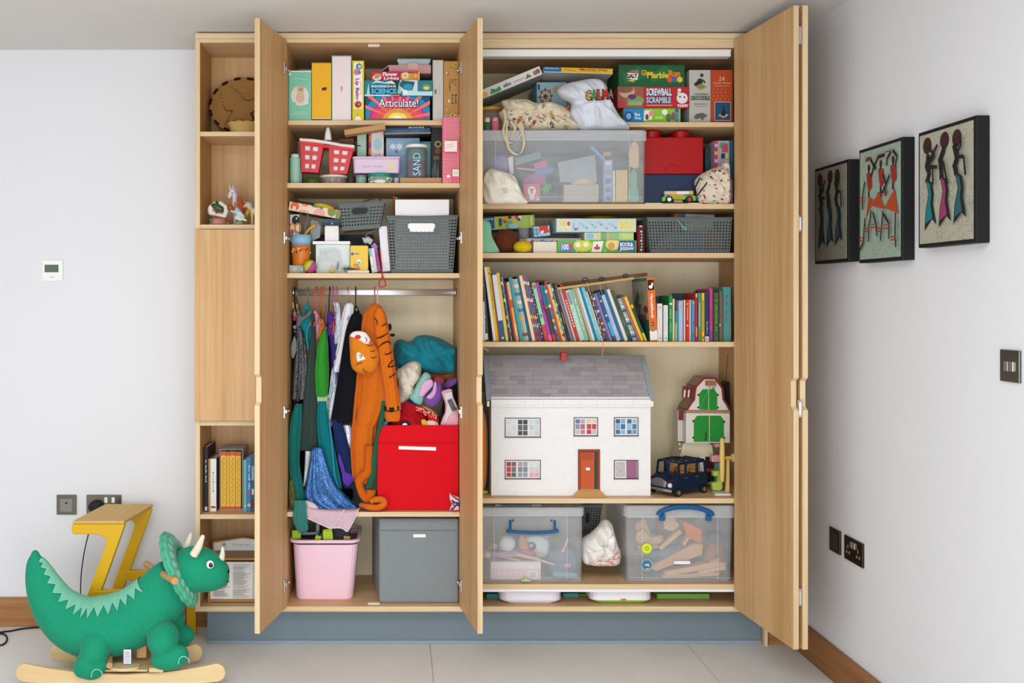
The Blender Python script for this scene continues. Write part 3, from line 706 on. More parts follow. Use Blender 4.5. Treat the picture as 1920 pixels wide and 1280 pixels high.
def upright_book(label,x0,x1,ytop,Y,base,dep,spine,ops=None,pages='#e9e2d2',lean=0,name='book',group=None,side=None,parent=None):
 """an upright book: spine and boards, page block; lean turns it clockwise about its foot"""
 wd=mm(x1-x0,Y);h=(zf(ytop,Y)-base)/math.cos(R(lean));
 th=R(lean);foot=Vector((xf(x0,Y),Y,base+(wd*math.sin(th)if lean>0 else 0)))
 M=Matrix.Translation(foot)@Matrix.Rotation(th,4,'Y')
 if lean<0:
  foot=Vector((xf(x0,Y),Y,base));M=Matrix.Translation(foot)@Matrix.Rotation(th,4,'Y')
 bt=min(.0022,wd*.22);q=MB();cm=mat(spine,'card');sm=mat(side,'card')if side else cm
 q.box((0,0,0),(bt,dep,h),sm,M,front=cm);q.box((wd-bt,0,0),(wd,dep,h),sm,M,front=cm);q.box((bt,0,0),(wd-bt,bt,h),cm,M)
 o=put(q,name,parent);
 if not parent:tag(o,label,'book',group)
 q=MB();q.box((bt,bt,.002),(wd-bt,dep-.003,h-.002),mat(pages,'paper'),M);put(q,'pages',o)
 f=Face(M@Vector((0,0,0)),M.to_3x3()@Vector((wd,0,0)),M.to_3x3()@Vector((0,0,h)))
 if ops:printed(f,ops,o)
 return o
B0=ZO[3]+.0003
upright_book('tall black hardback with white spine writing, first on the lower column shelf',382.5,390,838,.05,B0,.17,'#17181a',[('t','~My First Book',.25,.45,.7,.8,'#d8d8d4',-90),('r',.2,.02,.8,.08,'#c9c9c9')],group='books on the lower column shelf')
upright_book('thin orange paperback between the black and the white hardback',391,393.4,860,.06,B0,.15,'#d8a05c',group='books on the lower column shelf')
upright_book('white hardback with dark cover picture beside the slipcase',394.3,405.5,860,.06,B0,.16,'#e6e3dc',[('t','~stories',.3,.35,.65,.75,'#8a8a8a',-90),('r',.1,.06,.9,.1,'#9c4a3a')],side='#6a5350',group='books on the lower column shelf')
Y=.085;x0,x1=412,455.5;sc=thing('slipcase','pale grey slipcase holding four yellow books','box set',(xf(433,Y),Y+.08,B0))
q=MB();a=at(x0,842,Y);cR=xf(x1,Y);dp=.13;sm=mat('#a9aeb2','card');th=.0022;zt=a.z
q.box((a.x,Y,B0),(a.x+th,Y+dp,zt),sm);q.box((cR-th,Y,B0),(cR,Y+dp,zt),sm);q.box((a.x+th,Y,zt-th),(cR-th,Y+dp,zt),sm);q.box((a.x+th,Y,B0),(cR-th,Y+dp,B0+th),sm);q.box((a.x+th,Y+dp-th,B0+th),(cR-th,Y+dp,zt-th),sm);put(q,'case',sc)
for k,(u0,u1)in enumerate(((414,423.6),(424.4,430.4),(431,441),(441.8,451.4))):
 ops=[('r',0,.93,1,1,'#c7563c'),('r',0,0,1,.05,'#c7563c')]+[('r',.25+.2*(j%2),.1+j*.045,.5+.2*(j%2),.125+j*.045,'#c98a2e')for j in range(18)]
 upright_book(['first and widest yellow volume in the slipcase','narrow second yellow volume in the slipcase','third yellow volume in the slipcase','yellow volume nearest the open end gap of the slipcase'][k],u0,u1,846+k%2,Y+.002,B0+th+.0002,dp-.008,'#e2b53c',ops,group='yellow books in the slipcase')
upright_book('pale teal thin hardback just after the slipcase',456.5,462.5,862,.055,B0,.15,'#6fa6b4',[('r',.2,.1,.8,.12,'#d7e6e8')],group='books on the lower column shelf')
upright_book('bright blue paperback between the teal and the patterned book',463.2,470.3,857,.055,B0,.15,'#3b7cb0',[('t','~the big one',.3,.4,.8,.85,'#e6eef2',-90),('r',.1,.3,.9,.34,'#c74a3a'),('c',.5,.12,.03,'#e0c26a')],group='books on the lower column shelf')
upright_book('dark patterned book hard against the open door edge',471,477,852,.055,B0,.15,'#3f5a68',[('r',0,.05,1,.22,'#5a3a2c'),('r',.1,.55,.9,.8,'#87a7b2'),('r',.2,.3,.8,.4,'#c8d4d4')],group='books on the lower column shelf')
zb=ZB+.0005
t=thing('keepsake_rack','small gold edged wooden rack with pitched white plaque in the bottom cubby','rack',(xf(437),.1,zb));gold=mat('#b98548','card');wd_=mat('#9c8467','card');wht=mat('#f2f0ec','card')
Y0,Y1=.05,.2;xl,xr=xf(390,Y0),LX['i1']-.003
q=MB();q.box((xl,Y0,zf(1050,Y0)),(xr,Y1,zf(1046,Y0)),wd_,front=gold);put(q,'top_board',t)
q=MB();q.box((xl,Y0,zb),(xl+.007,Y1,zf(1050.5,Y0)),gold);put(q,'side_board',t)
q=MB();q.box((xl+.0075,Y0+.001,zf(1128,Y0)),(xr,Y1,zf(1124.5,Y0)),wd_,front=gold);put(q,'lower_board',t)
q=MB();q.box((xr-.007,Y0+.002,zb),(xr,Y1,zf(1128.5,Y0)),gold);put(q,'foot',t)
Yp=.17;P=[at(398,1036,Yp),at(490,1036,Yp),at(490,1012,Yp),at(455,1006.5,Yp),at(398,1015,Yp)];lim=LX['i1']-.004
def lx(v):return Vector((min(v.x,lim),v.y,v.z))
zz=zf(1046,Y0)+.0003
P=[lx(v)for v in P];P[0].z=P[1].z=zz
q=MB();q.prism(P,(0,.008,0),gold);put(q,'plaque',t)
Q=[lx(v)for v in(at(401,1036,Yp),at(489,1036,Yp),at(489,1014.5,Yp),at(454,1009,Yp),at(401,1017.5,Yp))];Q[0].z=Q[1].z=zz+.001;Q[1].x=Q[2].x=lim-.003
q=MB();q.prism([v+Vector((0,-.0012,0))for v in Q],(0,.001,0),wht);pf=put(q,'plaque_face',t)
fc=Face((Q[0].x,Yp-.0014,Q[0].z),(Q[1].x-Q[0].x,0,0),(0,0,Q[3].z-Q[0].z))
printed(fc,[('c',.16,.5,.2,'#cfc5b0'),('c',.16,.5,.12,'#a8b09c'),('t','Father & Baby',.3,.3,.97,.6,'#a9cbd0')],pf)
q=MB();Ys=Y0+.012;a=at(393,1124,Ys);c=at(480,1053,Ys);c.x=lim-.004
q.box((a.x,Ys,zf(1124.5,Y0)+.0004),(c.x,Ys+.004,c.z),mat('#efece6','paper'));sh=put(q,'printed_sheet',t)
rr=random.Random(5);fc=Face((a.x,Ys,a.z),(c.x-a.x,0,0),(0,0,c.z-a.z));ops=[]
for cl in range(3):
 v=.93
 while v>.06:
  l=rr.uniform(.16,.27);ops.append(('r',.06+cl*.31,v,.06+cl*.31+l,v+.009,'#8c8983'));v-=.026 if rr.random()>.15 else .05
printed(fc,ops,sh)
# ------------------------------------------------------------------ cartons on the top shelf of the two-door cupboard
ZA=ZL[0]+.0004;YA=.055;LIM[:]=[LX['p1']+.0012,LX['r1']-.0012]
G1='boxes on the top shelf of the two-door cupboard'
card('mint_gift_box','mint green box with round bear picture, first on the top shelf','box',539,132.5,583.5,221,YA,.3,'#7fc4a8',base=ZA,group=G1,ops=[('r',0,.975,1,1,'#dfe9e4'),('c',.06,.93,.03,'#cfe3da'),('e',.5,.5,.4,.2,'#dcd9cf'),('e',.56,.37,.33,.06,'#dcd9cf'),('e',.53,.62,.16,.08,'#cdae97'),('e',.52,.46,.19,.11,'#d9b39c'),('e',.42,.67,.05,.025,'#cdae97'),('e',.64,.67,.05,.025,'#cdae97'),('e',.47,.56,.09,.05,'#d3c188'),('e',.53,.61,.03,.014,'#3b342e'),('e',.5,.635,.015,.008,'#3b342e'),('e',.58,.635,.015,.008,'#3b342e'),('r',.22,.83,.52,.85,'#a9d8c6'),('r',.56,.815,.76,.835,'#a9d8c6'),('r',.22,.16,.78,.175,'#b6ddce'),('r',.16,.125,.82,.14,'#b6ddce'),('r',.26,.34,.3,.36,'#4a4a44')])
card('yellow_gift_box','plain golden yellow box with small purple tag and a loose lid','box',584.5,117,621,218,YA,.3,'#eab120',base=ZA,group=G1,ops=[('r',0,0,1,.035,'#6f6152'),('r',0,.035,1,.045,'#fbe7b0'),('r',0,.985,1,1,'#9a6a2a'),('p',[(.52,.515),(.76,.525),(.77,.575),(.53,.565)],'#4c1f47')])
card('pale_pink_box','tall pale pink box with thin teal edges, tallest on the top shelf','box',622,104,659,220,YA,.3,'#e9dbd8',base=ZA,group=G1,ops=[('r',0,0,.035,1,'#6fa79f'),('r',.965,0,1,1,'#6fa79f'),('r',0,.985,1,1,'#7a9a9a'),('r',0,0,1,.012,'#9cc4bc'),('p',[(.47,.53),(.55,.52),(.53,.45),(.49,.45)],'#9a968f'),('p',[(.4,.5),(.48,.53),(.46,.48)],'#cfcac5')])
card('lip_balm_kit','slim yellow Lip Balm craft kit box standing upright','box',660.5,113.5,682.5,221,YA,.3,'#dcc92a',base=ZA,group=G1,ops=[('r',.14,.2,.86,.97,'#eeece6'),('e',.58,.9,.27,.055,'#2f7fb4'),('e',.63,.9,.15,.03,'#d8cf5a'),('e',.4,.81,.28,.055,'#d58aa6'),('e',.4,.81,.17,.035,'#8a8fae'),('e',.63,.8,.1,.03,'#d63f70'),('t','Lip Balm',.2,.35,.6,.7,'#a92a6e',-90,.03),('r',.72,.42,.76,.65,'#b9b6ae'),('e',.5,.27,.3,.06,'#c0562a'),('e',.5,.265,.2,.03,'#8d2f24'),('e',.56,.27,.06,.015,'#c7c3d6'),('e',.5,0,.32,.07,'#f3efe6'),('r',.42,.09,.47,.12,'#7d7a70')])
zst=ZA
o=card('word_game','rainbow word game box at the foot of the craft box stack','game',685,181,806,221,YA,.27,'#1c4d78',base=ZA,group=G1,ops=[('e',.5,-.1,.56,1.35,'#1d87b5'),('e',.5,-.1,.46,1.12,'#b8327e'),('e',.5,-.1,.42,1.02,'#e03c80'),('e',.5,-.12,.36,.92,'#e85440')]+[('p',[(.5+.02*math.cos(a),.05+.02*math.sin(a)),(.5+.62*math.cos(a-.05),1.6*math.sin(a-.05)),(.5+.62*math.cos(a+.05),1.6*math.sin(a+.05))],'#f0766a')for a in[R(d)for d in range(12,172,18)]]+[('e',.5,-.12,.25,.62,'#f29a4c'),('e',.5,-.12,.17,.48,'#f7dd6a'),('e',.5,-.1,.11,.3,'#fbf3dc'),('r',0,0,1,.09,'#6b6358'),('t','Articulate!',.2,.52,.83,.92,'#3a2f6a',0,.05),('t','Articulate!',.21,.56,.82,.9,'#f6eef4',0,.005),('t','FOR KIDS',.36,.3,.66,.44,'#d49a3a',0,.03),('r',.05,.86,.1,.9,'#c8484a')])
z=zf(181,YA)+.0006
o=card('science_kit','teal science kit box lying on the rainbow word game','game',683.5,150.5,811,178.5,YA-.004,.24,'#1f7f90',base=z,group=G1,roll=0,ops=[('r',.36,0,.54,1,'#123a3c'),('r',.52,.3,.78,1,'#cfe0e6'),('p',[(.5,.7),(.6,.35),(.66,.62),(.7,.3),(.74,.9),(.55,1)],'#1d5a68'),('e',.64,.55,.07,.22,'#2c93b0'),('r',0,.0,.42,.1,'#bfe0e4'),('r',.56,.04,1,.3,'#bfe3ea'),('e',.6,.24,.04,.16,'#e4eef0'),('p',[(.03,.1),(.06,.85),(.08,.1)],'#a8d6cc'),('p',[(.48,.15),(.51,.9),(.54,.15)],'#8fc6b2'),('p',[(.1,.75),(.17,.98),(.3,.86),(.4,.98),(.46,.75),(.3,.8),(.17,.86)],'#cfe6ea'),('r',.08,.12,.48,.5,'#0f3444'),('t','SHOCKING STATE',.1,.54,.46,.68,'#eef2f2',0,.03),('t','SCIENCE',.095,.14,.47,.48,'#4fb4e0',0,.05),('e',.91,.55,.065,.2,'#8a9a3a'),('e',.91,.5,.04,.1,'#d8d29a'),('r',.38,-.0,.52,.08,'#d98a4a')])
z=zf(150.5,YA-.004)+.0006
o=card('flower_lights_kit','crimson Flower Lights craft kit near the top of the stack','game',695,134,786.5,151,YA+.008,.2,'#b8204f',base=z,group=G1,ops=[('e',.13,.35,.09,.32,'#e8e4dc'),('e',.15,.62,.08,.18,'#e08a3a'),('t','GALT',.07,.25,.19,.5,'#222222',0,.03),('t','Flower',.25,.5,.55,.92,'#f6ece8',0,.03),('t','Lights',.27,.0,.58,.44,'#f6ece8',0,.03),('r',.62,0,.98,.8,'#c99a4a'),('s',.71,.55,.5,10,'#f0e6c0'),('e',.71,.55,.035,.16,'#d8a030'),('s',.92,.5,.5,9,'#e8803a'),('e',.92,.5,.03,.14,'#e8c030'),('r',.985,0,1,1,'#e9d9c2')])
z=zf(134,YA+.008)+.0008
t=thing('pink_tray_box','open pale pink gift tray on top of the flower kit','box',(xf(770),.2,z));pk=mat('#c99a97','card');Yt=.10
a=at(729,135,Yt);c=at(808,122,Yt);h=c.z-z
q=MB()
q.box((a.x,Yt,z),(c.x,Yt+.003,z+h),pk);q.box((a.x,Yt+.2,z),(c.x,Yt+.203,z+h),pk);q.box((a.x,Yt+.0032,z),(a.x+.003,Yt+.1998,z+h),pk);q.box((c.x-.003,Yt+.0032,z),(c.x,Yt+.1998,z+h),pk);q.box((a.x+.003,Yt+.003,z),(c.x-.003,Yt+.2,z+.003),pk);put(q,'tray',t)
q=MB();q.prism([(a.x-.001,Yt,z+h),(a.x-.001,Yt+.2,z+h),(a.x-.04,Yt+.19,z+.004),(a.x-.045,Yt+.02,z+.002)],(.002,0,-.002),pk);put(q,'side_flap',t)
q=MB();q.prism([Vector((xf(x,Yt),Yt-.0015,zf(y,Yt)))for x,y in((765,130),(783,131),(784,121),(781,118.5),(768,118),(764.5,121))],(0,.0012,0),mat('#d8aaa5','card'));put(q,'tab',t)
card('pale_blue_box','pale blue box with dark corner slots lying across the pink tray','box',745,110,807,121,.13,.15,'#b9cdd2',base=z+h+.0006,group=G1,roll=0,ops=[('r',0,.2,.035,.55,'#1e2022'),('r',.965,.2,1,.55,'#1e2022'),('r',0,.86,1,1,'#8fa9b0')])
card('white_slim_box','tall slim off white box with barcode beside the craft stack','box',811.5,112.5,831,221,YA+.004,.28,'#c9c5bd',base=ZA,group=G1,ops=[('r',.12+0,.0,.14,1,'#bdb9b0')]+[('r',.18+.05*k,.44,.21+.05*k,.52,'#55524e')for k in range(4)]+[('r',.62,.4,.66,.58,'#b2aea6')])
sun=lambda u,v,r:[('s',u,v,r,12,'#d9a520'),('c',u,v,r*.62,'#e0b030'),('c',u,v,r*.3,'#3a2812')]
card('kraft_flower_box','kraft cardboard box printed with sunflowers and bees','box',832,114.5,861.5,221,YA,.28,'#b98a4c',base=ZA,group=G1,ops=[('t','CERAMIC',.36,.5,.47,.7,'#3d2a1a',-90),('t','BEE',.56,.62,.66,.7,'#3d2a1a',-90),('t','~TOWN',.74,.58,.85,.7,'#3d2a1a',-90),('t','~Save',.52,.26,.66,.44,'#3d2a1a',-90),('t','~bees',.72,.28,.9,.44,'#3d2a1a',-90),('e',.2,.5,.07,.04,'#86984a'),('e',.25,.1,.08,.04,'#86984a'),('e',.2,.8,.05,.018,'#e6dcc4'),('e',.28,.785,.05,.018,'#7a5a2a'),('e',.36,.33,.07,.025,'#e4dccb'),('e',.22,.18,.06,.02,'#d8a83a'),('r',.3,.88,.66,.885,'#7d9a5a')]+sun(.6,.09,.065)+sun(.8,.94,.045))
heart=lambda u,v,s,c:('p',[(u,v-s*.3),(u+s*1.1,v+s*.12),(u+s*.7,v+s*.3),(u,v+s*.12),(u-s*.7,v+s*.3),(u-s*1.1,v+s*.12)],c)
ops=[]
for j in range(42):
 for i in range(8):
  u,v=(i+.5+.5*(j%2))/8.4,(j+.5)/42
  if .43<v<.62 and u<.78 and u>.06:continue
  if v<.19 and .5<u<.92:continue
  ops.append(('p',[(u-.03,v),(u,v-.008),(u+.03,v),(u,v+.008)],'#f6dfe2'))
ops+=[('r',.08,.44,.8,.6,'#eee1dc'),('p',[(.16,.49),(.6,.52),(.6,.53),(.16,.5)],'#d79aa0'),('p',[(.18,.53),(.62,.555),(.62,.565),(.18,.54)],'#d79aa0'),('r',.54,.07,.9,.17,'#e9e2d4'),('e',.72,.12,.13,.03,'#b9d6bd'),('e',.3,.07,.1,.02,'#efe2dd')]
card('heart_print_box','tall pink box with small white hearts in front of the shelf edge','box',829.5,220,862-.6,343,-.002,.037,'#e0657c',base=ZL[1]+.0004,ops=ops)
# ------------------------------------------------------------------ second shelf: craft things
z2=ZL[1]+.0004;Y2=.05
def can(name,label,cat,cx,y0,r,Y,base,col,prof=None,kind='gloss',group=None,n=28):
 c=(xf(cx,Y),Y+mm(r,Y),base);h=zf(y0,Y)-base;rr_=mm(r,Y)
 q=MB();prof=prof or[(.002,0),(rr_*.95,0),(rr_,.003),(rr_,h-.002),(rr_*.97,h),(.002,h)]
 q.lathe(prof,c,mat(col,kind),n);o=put(q,name,smooth=True,bevel=0);tag(o,label,cat,group);return o,c,rr_,h
def autosmooth(o,a=35):
 me=o.data;return o
o,c,r,h=can('mint_bottle','mint green bottle with grey cap at the end of the craft shelf','bottle',552.5,295,10.3,Y2,z2,'#9ccab4')
q=MB();q.lathe([(.002,h),(r*.75,h),(r*.8,h+.002),(r*.78,h+mm(7)),(.002,h+mm(8))],c,mat('#d3dcd6','gloss'),24);put(q,'cap',o,smooth=True)
card('white_card_pack','thin white card pack behind the mint bottle','box',561,306,565.5,343,.09,.1,'#cfc9c6',base=z2,ops=[('r',0,.8,1,1,'#8a4a4a')])
o,c,r,h=can('green_bowl','dark green translucent bowl under the red caddy','bowl',583.5,328,16.5,Y2+.01,z2,'#41602a',prof=[(.002,0),(mm(15),0),(mm(17),.004),(mm(16.5),mm(9)),(mm(13),mm(14)),(.002,mm(15))])
t=thing('bead_tub','small clear tub of orange and blue pieces under the red caddy','tub',(xf(624.5,Y2),Y2+.05,z2));cx=xf(624.5,Y2);cl=mat('#f4f2ee','clear')
q=MB();cyy=Y2+mm(26);q.lathe([(.002,.0),(mm(20),0),(mm(22),.002),(mm(25),mm(15)),(mm(24.4),mm(15)),(mm(19.5),.002),(.002,.002)],(cx,cyy,z2),cl,30);put(q,'tub',t,smooth=True)
q=MB();q.lathe([(.002,mm(15.2)),(mm(26.5),mm(15.2)),(mm(26.8),mm(18)),(mm(25),mm(19.3)),(.002,mm(19.3))],(cx,cyy,z2),mat('#e4ddd2','gloss'),30);put(q,'lid',t,smooth=True)
rr=random.Random(3);q=MB()
for k in range(46):
 a=rr.uniform(0,6.28);ra=mm(17)*rr.random()**.5;q.ball((cx+ra*math.cos(a),cyy+ra*math.sin(a),z2+.006+mm(10)*rr.random()),mm(2.6),rr.choice([mat(x,'gloss')for x in('#e07a34','#e9a04a','#4a6ea8','#d8603a','#d9c9b0')]),8,6)
put(q,'beads',t,smooth=True,kind='stuff')
zc=z2+mm(19.6)
t=thing('red_caddy','red plastic twin pot caddy with white rim and square holes','caddy',(xf(613),Y2+.05,zc));red=mat('#c9141a','gloss')
tilt=6.5
def cad(x,y,dy=0):return at(x,y,Y2+dy)
def pot(tl,tr,br,bl,dtop,dbot,rows):
 q=MB();A,B_,C,D_=[cad(*v)for v in(bl,br,tr,tl)]
 off=Vector((0,dtop,0));ob=Vector((0,dbot,0));ins=Vector((0,(dtop-dbot)/2,0))
 A2,B2=A+ins,B_+ins
 def solid(u,v):return False
 hole=(.52,.52)
 for(a,b,c,d)in((A2,B2,C,D_),(B2+ob,A2+ob,D_+off,C+off),(A2+ob,A2,D_,D_+off),(B2,B2+ob,C+off,C)):
  def P(u,v):return(a*(1-u)+b*u)*(1-v)+(d*(1-u)+c*u)*v
  us=[0,.16,.43,.5,.77,.9,1]if True else 0
  us=[0,.2,.44,.56,.80,1];vs=[0,.12,.27,.41,.56,.70,.85,1]
  for i in range(5):
   for j in range(7):
    if i in(1,3)and j in(1,3,5):continue
    q.add([P(us[i],vs[j]),P(us[i+1],vs[j]),P(us[i+1],vs[j+1]),P(us[i],vs[j+1])],[(0,1,2,3)],red)
 q.add([A2,B2,B2+ob,A2+ob],[(3,2,1,0)],red)
 solidify(weld(put(q,'pot',t)),.0022)
 q=MB();ctr=(A2+B2+C+D_)/4+Vector((0,dtop*.5,0));
 g=lambda p_,k:p_+(ctr-p_)*.0
 ins2=Vector((0,.008,0));q.prism([A2*.94+B2*.06+ins2,A2*.06+B2*.94+ins2,C*.94+D_*.06+ins2,C*.06+D_*.94+ins2],(0,.03,0),mat('#e9e6e2','gloss'));put(q,'pot_liner',t)
pot((563,264),(607,268),(596,323),(565,321),.08,.055,3)
pot((617,272),(663,277),(650,325),(618,325),.08,.055,3)
q=MB();P=[cad(x,y)for x,y in((562,258),(610,262),(665,270))];
top=[cad(x,y,-.004)for x,y in((561,258.5),(590,260.5),(614,264),(640,269),(665,271.5),(664.5,277.5),(640,274.5),(614,270),(590,266.5),(561.5,264))]
q.prism(top,(0,.09,0),mat('#ded8d2','gloss'));put(q,'rim',t,bevel=.003)
q=MB();q.prism([cad(x,y,.0)for x,y in((562,265),(612,271),(664,278),(664,284),(640,281),(610,277),(563,270))],(0,.082,0),red);put(q,'band',t,bevel=.002)
q=MB();hb=cad(615,262,.02);hh=mm(30);q.lathe([(.002,0),(mm(7.5),0),(mm(6.5),mm(6)),(mm(6),mm(12)),(mm(3.6),mm(21)),(mm(2.4),mm(24)),(.002,mm(25))],hb-Vector((0,0,.002)),mat('#e6dfdd','gloss'),16);put(q,'handle',t,smooth=True)
o,c,r,h=can('grey_screw_cap','ridged dark grey screw cap jar beside the clear tub','jar',658.5,330,7.5,.11,z2,'#4a4b46',kind='rubber')
t=thing('kraft_box','tilted brown kraft box lid above the craft jars','box',(xf(690),.22,zf(300)))
M=Matrix.Translation(at(684,242.5,-.012))@Matrix.Rotation(R(-8.5),4,'Y')@Matrix.Rotation(R(0),4,'X')
wd,hh,dp,th=mm(77),mm(9.5),.06,.003;kf=mat('#b58a58','card');kfi=mat('#6b4a30','card');q=MB()
q.box((-wd/2,0,-hh/2),(wd/2,dp,-hh/2+th),kf,M);q.box((-wd/2,0,-hh/2+th),(wd/2,th,hh/2),kf,M);q.box((-wd/2,dp-th,-hh/2+th),(wd/2,dp,hh/2),kf,M);q.box((-wd/2,th,-hh/2+th),(-wd/2+th,dp-th,hh/2),kf,M);q.box((wd/2-th,th,-hh/2+th),(wd/2,dp-th,hh/2),kf,M);put(q,'lid',t)
q=MB();M2=Matrix.Translation(at(650,270,.15))@Matrix.Rotation(R(-4),4,'Y');q.box((-.03,0,-.04),(.03,.18,.022),kfi,M2);put(q,'carton',t,bevel=.001)
card('mint_slim_box','mint green slim box with dark red edge standing behind the lilac tin','box',669,249,687.5,343,.12,.14,'#a9cdb8',base=z2,group='craft boxes on the second shelf',ops=[('r',0,0,.06,1,'#7a2a2c'),('r',.94,0,1,1,'#7a2a2c'),('r',.02,.75,.4,.77,'#1f1f1f')])
card('white_kit_box','white kit box with orange striped edge and red writing','box',691.5,242,719.5,343,.12,.14,'#e4dfdb',base=z2,group='craft boxes on the second shelf',ops=[('r',0,k/9,.17,(k+1)/9,'#d9803a' if k%2 else '#b03a78')for k in range(9)]+[('e',.58,.73,.3,.1,'#a9cfd2'),('t','~hook your',.42,.45,.56,.56,'#b8435e',90),('t','~unicorn kit',.62,.45,.78,.57,'#b8435e',90)])
o,c,r,h=can('mint_pot','small mint pot with lilac lid under the lilac tin','pot',677,331,10.3,.055,z2,'#86b59c')
q=MB();q.lathe([(.002,h),(r*1.1,h),(r*1.1,h+.006),(.002,h+.007)],c,mat('#8d7f92','gloss'),24);put(q,'lid',o)
t=thing('floral_tin','round teal tin with white daisies under the lilac tin','tin',(xf(712.5,.07),.07+mm(24),z2));cx,cy_=xf(712.5,.02),.018+mm(23)
q=MB();q.lathe([(.002,0),(mm(22.5),0),(mm(23.5),.003),(mm(23),mm(14)),(.002,mm(14))],(cx,cy_,z2),mat('#7fae9a','gloss'),30);put(q,'tin',t,smooth=True)
q=MB();q.lathe([(.002,mm(14.1)),(mm(23.6),mm(14.1)),(mm(23.8),mm(20)),(.002,mm(20.6))],(cx,cy_,z2),mat('#2e8a80','gloss'),30);put(q,'lid',t,smooth=True)
rr=random.Random(8);q=MB()
for k in range(26):
 a=R(rr.uniform(190,350));zz=z2+mm(rr.uniform(2,12.5));p0=Vector((cx+mm(23.6)*math.cos(a),cy_+mm(23.6)*math.sin(a),zz));q.ball(p0,(mm(1.5),mm(.5),mm(1.5)),rr.choice([mat(x,'card')for x in('#efe9da','#e0c65a','#efe9da','#b8606a','#cfe0a8')]),8,6)
q.ball((cx,cy_-mm(23),z2+mm(3.6)),(mm(11),mm(1.2),mm(3.2)),mat('#ece8de','card'),12,8);put(q,'daisies',t)
o,c,r,h=can('tape_reel','small reel of white tape lying beside the floral tin','reel',743,333,5.6,.07,z2,'#d6d2cc');
zt=z2+mm(21)
t=thing('lilac_tin','pale lilac rectangular tin with yellow spot balanced on the daisy tin','tin',(xf(703),.1,zt));Yl=.035
q=MB();a=at(662,322,Yl);c=at(750,293,Yl);q.rbox((a.x,Yl,zt),(c.x,Yl+.075,c.z-.011),.012,mat('#d5bfd4','gloss'),.97);put(q,'tin',t)
q=MB();q.rbox((a.x-.003,Yl-.003,c.z-.0105),(c.x+.003,Yl+.078,c.z),.014,mat('#cdb4cb','gloss'),1.0);ld=put(q,'lid',t,bevel=.003)
printed(Face((a.x+.012,Yl-.0005,zt),(c.x-a.x-.024,0,0),(0,0,c.z-.012-zt)),[('e',.85,.5,.09,.28,'#d8cfa0'),('t','~Happy Wishes',.18,.35,.68,.6,'#c4aecb')],t)
card('pale_blue_book','pale blue tall book with white flowers standing behind the sand jar','book',724,258.5,787,343,.13,.03,'#93b3d0',base=z2,ops=[('p',[(0,.55),(1,.66),(1,.68),(0,.57)],'#7d9fc0'),('p',[(0,.4),(1,.52),(1,.54),(0,.42)],'#a9c4dc'),('p',[(0,.25),(1,.35),(1,.37),(0,.27)],'#86a8c8'),('s',.2,.82,.08,6,'#e6e6e2'),('s',.4,.82,.09,6,'#e0e0e0'),('t','~dI',.28,.68,.38,.75,'#3c4c5a'),('s',.25,.1,.05,6,'#e0e0e0'),('c',.46,.1,.02,'#2a2c58')])
zk=zf(258.5,.13)+.0025
card('rocks_kit','dark blue rock collecting kit lying on the pale blue book','game',720.5,237,807.5,258,.06,.2,'#14161c',base=zk,roll=-1.0,ops=[('r',.02,.34,.98,.74,'#20507c'),('p',[(.1,.4),(.3,.5),(.5,.42),(.7,.55),(.9,.45),(.7,.38),(.4,.36)],'#3a7ab0'),('t','ROCKS',.53,.76,.86,.95,'#c9c6bc',0,.02),('r',0,.02,1,.28,'#8a7d6e'),('r',0,0,1,.05,'#3a3a3e')])
card('kraft_shelf_box','low brown cardboard tray carrying the purple sand jar','box',750,333,828,343,.02,.078,'#b48c5e',base=z2)
zj=zf(333,.02)+.0006
t=thing('sand_jar','clear jar of purple sand with white lid on a cardboard tray','jar',(xf(781.5,.05),.05+mm(21),zj));cx,cy_=xf(781.5,.03),.06
q=MB();hj=mm(56);q.lathe([(.002,0),(mm(19.5),0),(mm(21),.004),(mm(21),hj),(mm(20),hj+.003),(mm(19),hj),(mm(19.6),.005),(.002,.003)],(cx,cy_,zj),mat('#9db4b4','clear'),32);put(q,'jar',t,smooth=True)
q=MB();n=32;rg=[]
for k in range(7):
 rg.append([Vector((cx+mm(19)*math.cos(2*math.pi*i/n)*(.98 if k else .9),cy_+mm(19)*math.sin(2*math.pi*i/n),zj+.004+(mm(32)+mm(6)*math.sin(i*.6))*k/6))for i in range(n)])
q.rings(rg,mat('#7d3f74','fur'));put(q,'purple_sand',t)
q=MB();q.lathe([(.002,mm(33)),(mm(18.5),mm(33)),(mm(18.5),hj-.003),(.002,hj-.003)],(cx,cy_,zj),mat('#5d8688','matte'),28);put(q,'teal_sand',t,smooth=True)
q=MB();q.lathe([(.002,hj+.0035),(mm(20.5),hj+.0035),(mm(21.8),hj+.005),(mm(21.8),hj+mm(7)),(mm(20),hj+mm(8)),(.002,hj+mm(8))],(cx,cy_,zj),mat('#e9e6e2','gloss'),30);put(q,'lid',t,smooth=True)
fcS=Face((cx-mm(8),cy_-mm(21.3),zj+mm(4)),(mm(15),0,0),(0,0,mm(42)));printed(fcS,[('t','SAND',0,0,.95,1,'#1d3a48',90,.06),('t','SAND',.03,.0,.98,1,'#a9d3dc',90,.01)],t)
card('aqua_box','aqua box standing behind the sand jar','box',787.5,265,808,343,.15,.1,'#5fa6ad',base=z2,ops=[('r',.62,0,.95,.93,'#8cc4c4')])
card('black_kit_box','black kit box with green ring print beside the heart box','box',808.5,240,829,343,.1,.16,'#2a2b2a',base=z2,ops=[('c',.62,.72,.06,'#8fa04a'),('c',.62,.72,.03,'#1c1c1c'),('c',.6,.6,.05,'#8a3a34'),('r',.2,.45,.75,.52,'#6b5a3a'),('p',[(.0,.2),(.4,.48),(.5,.2),(.3,.05)],'#46606a'),('p',[(.5,.1),(.62,.4),(.7,.1)],'#b8684a')])
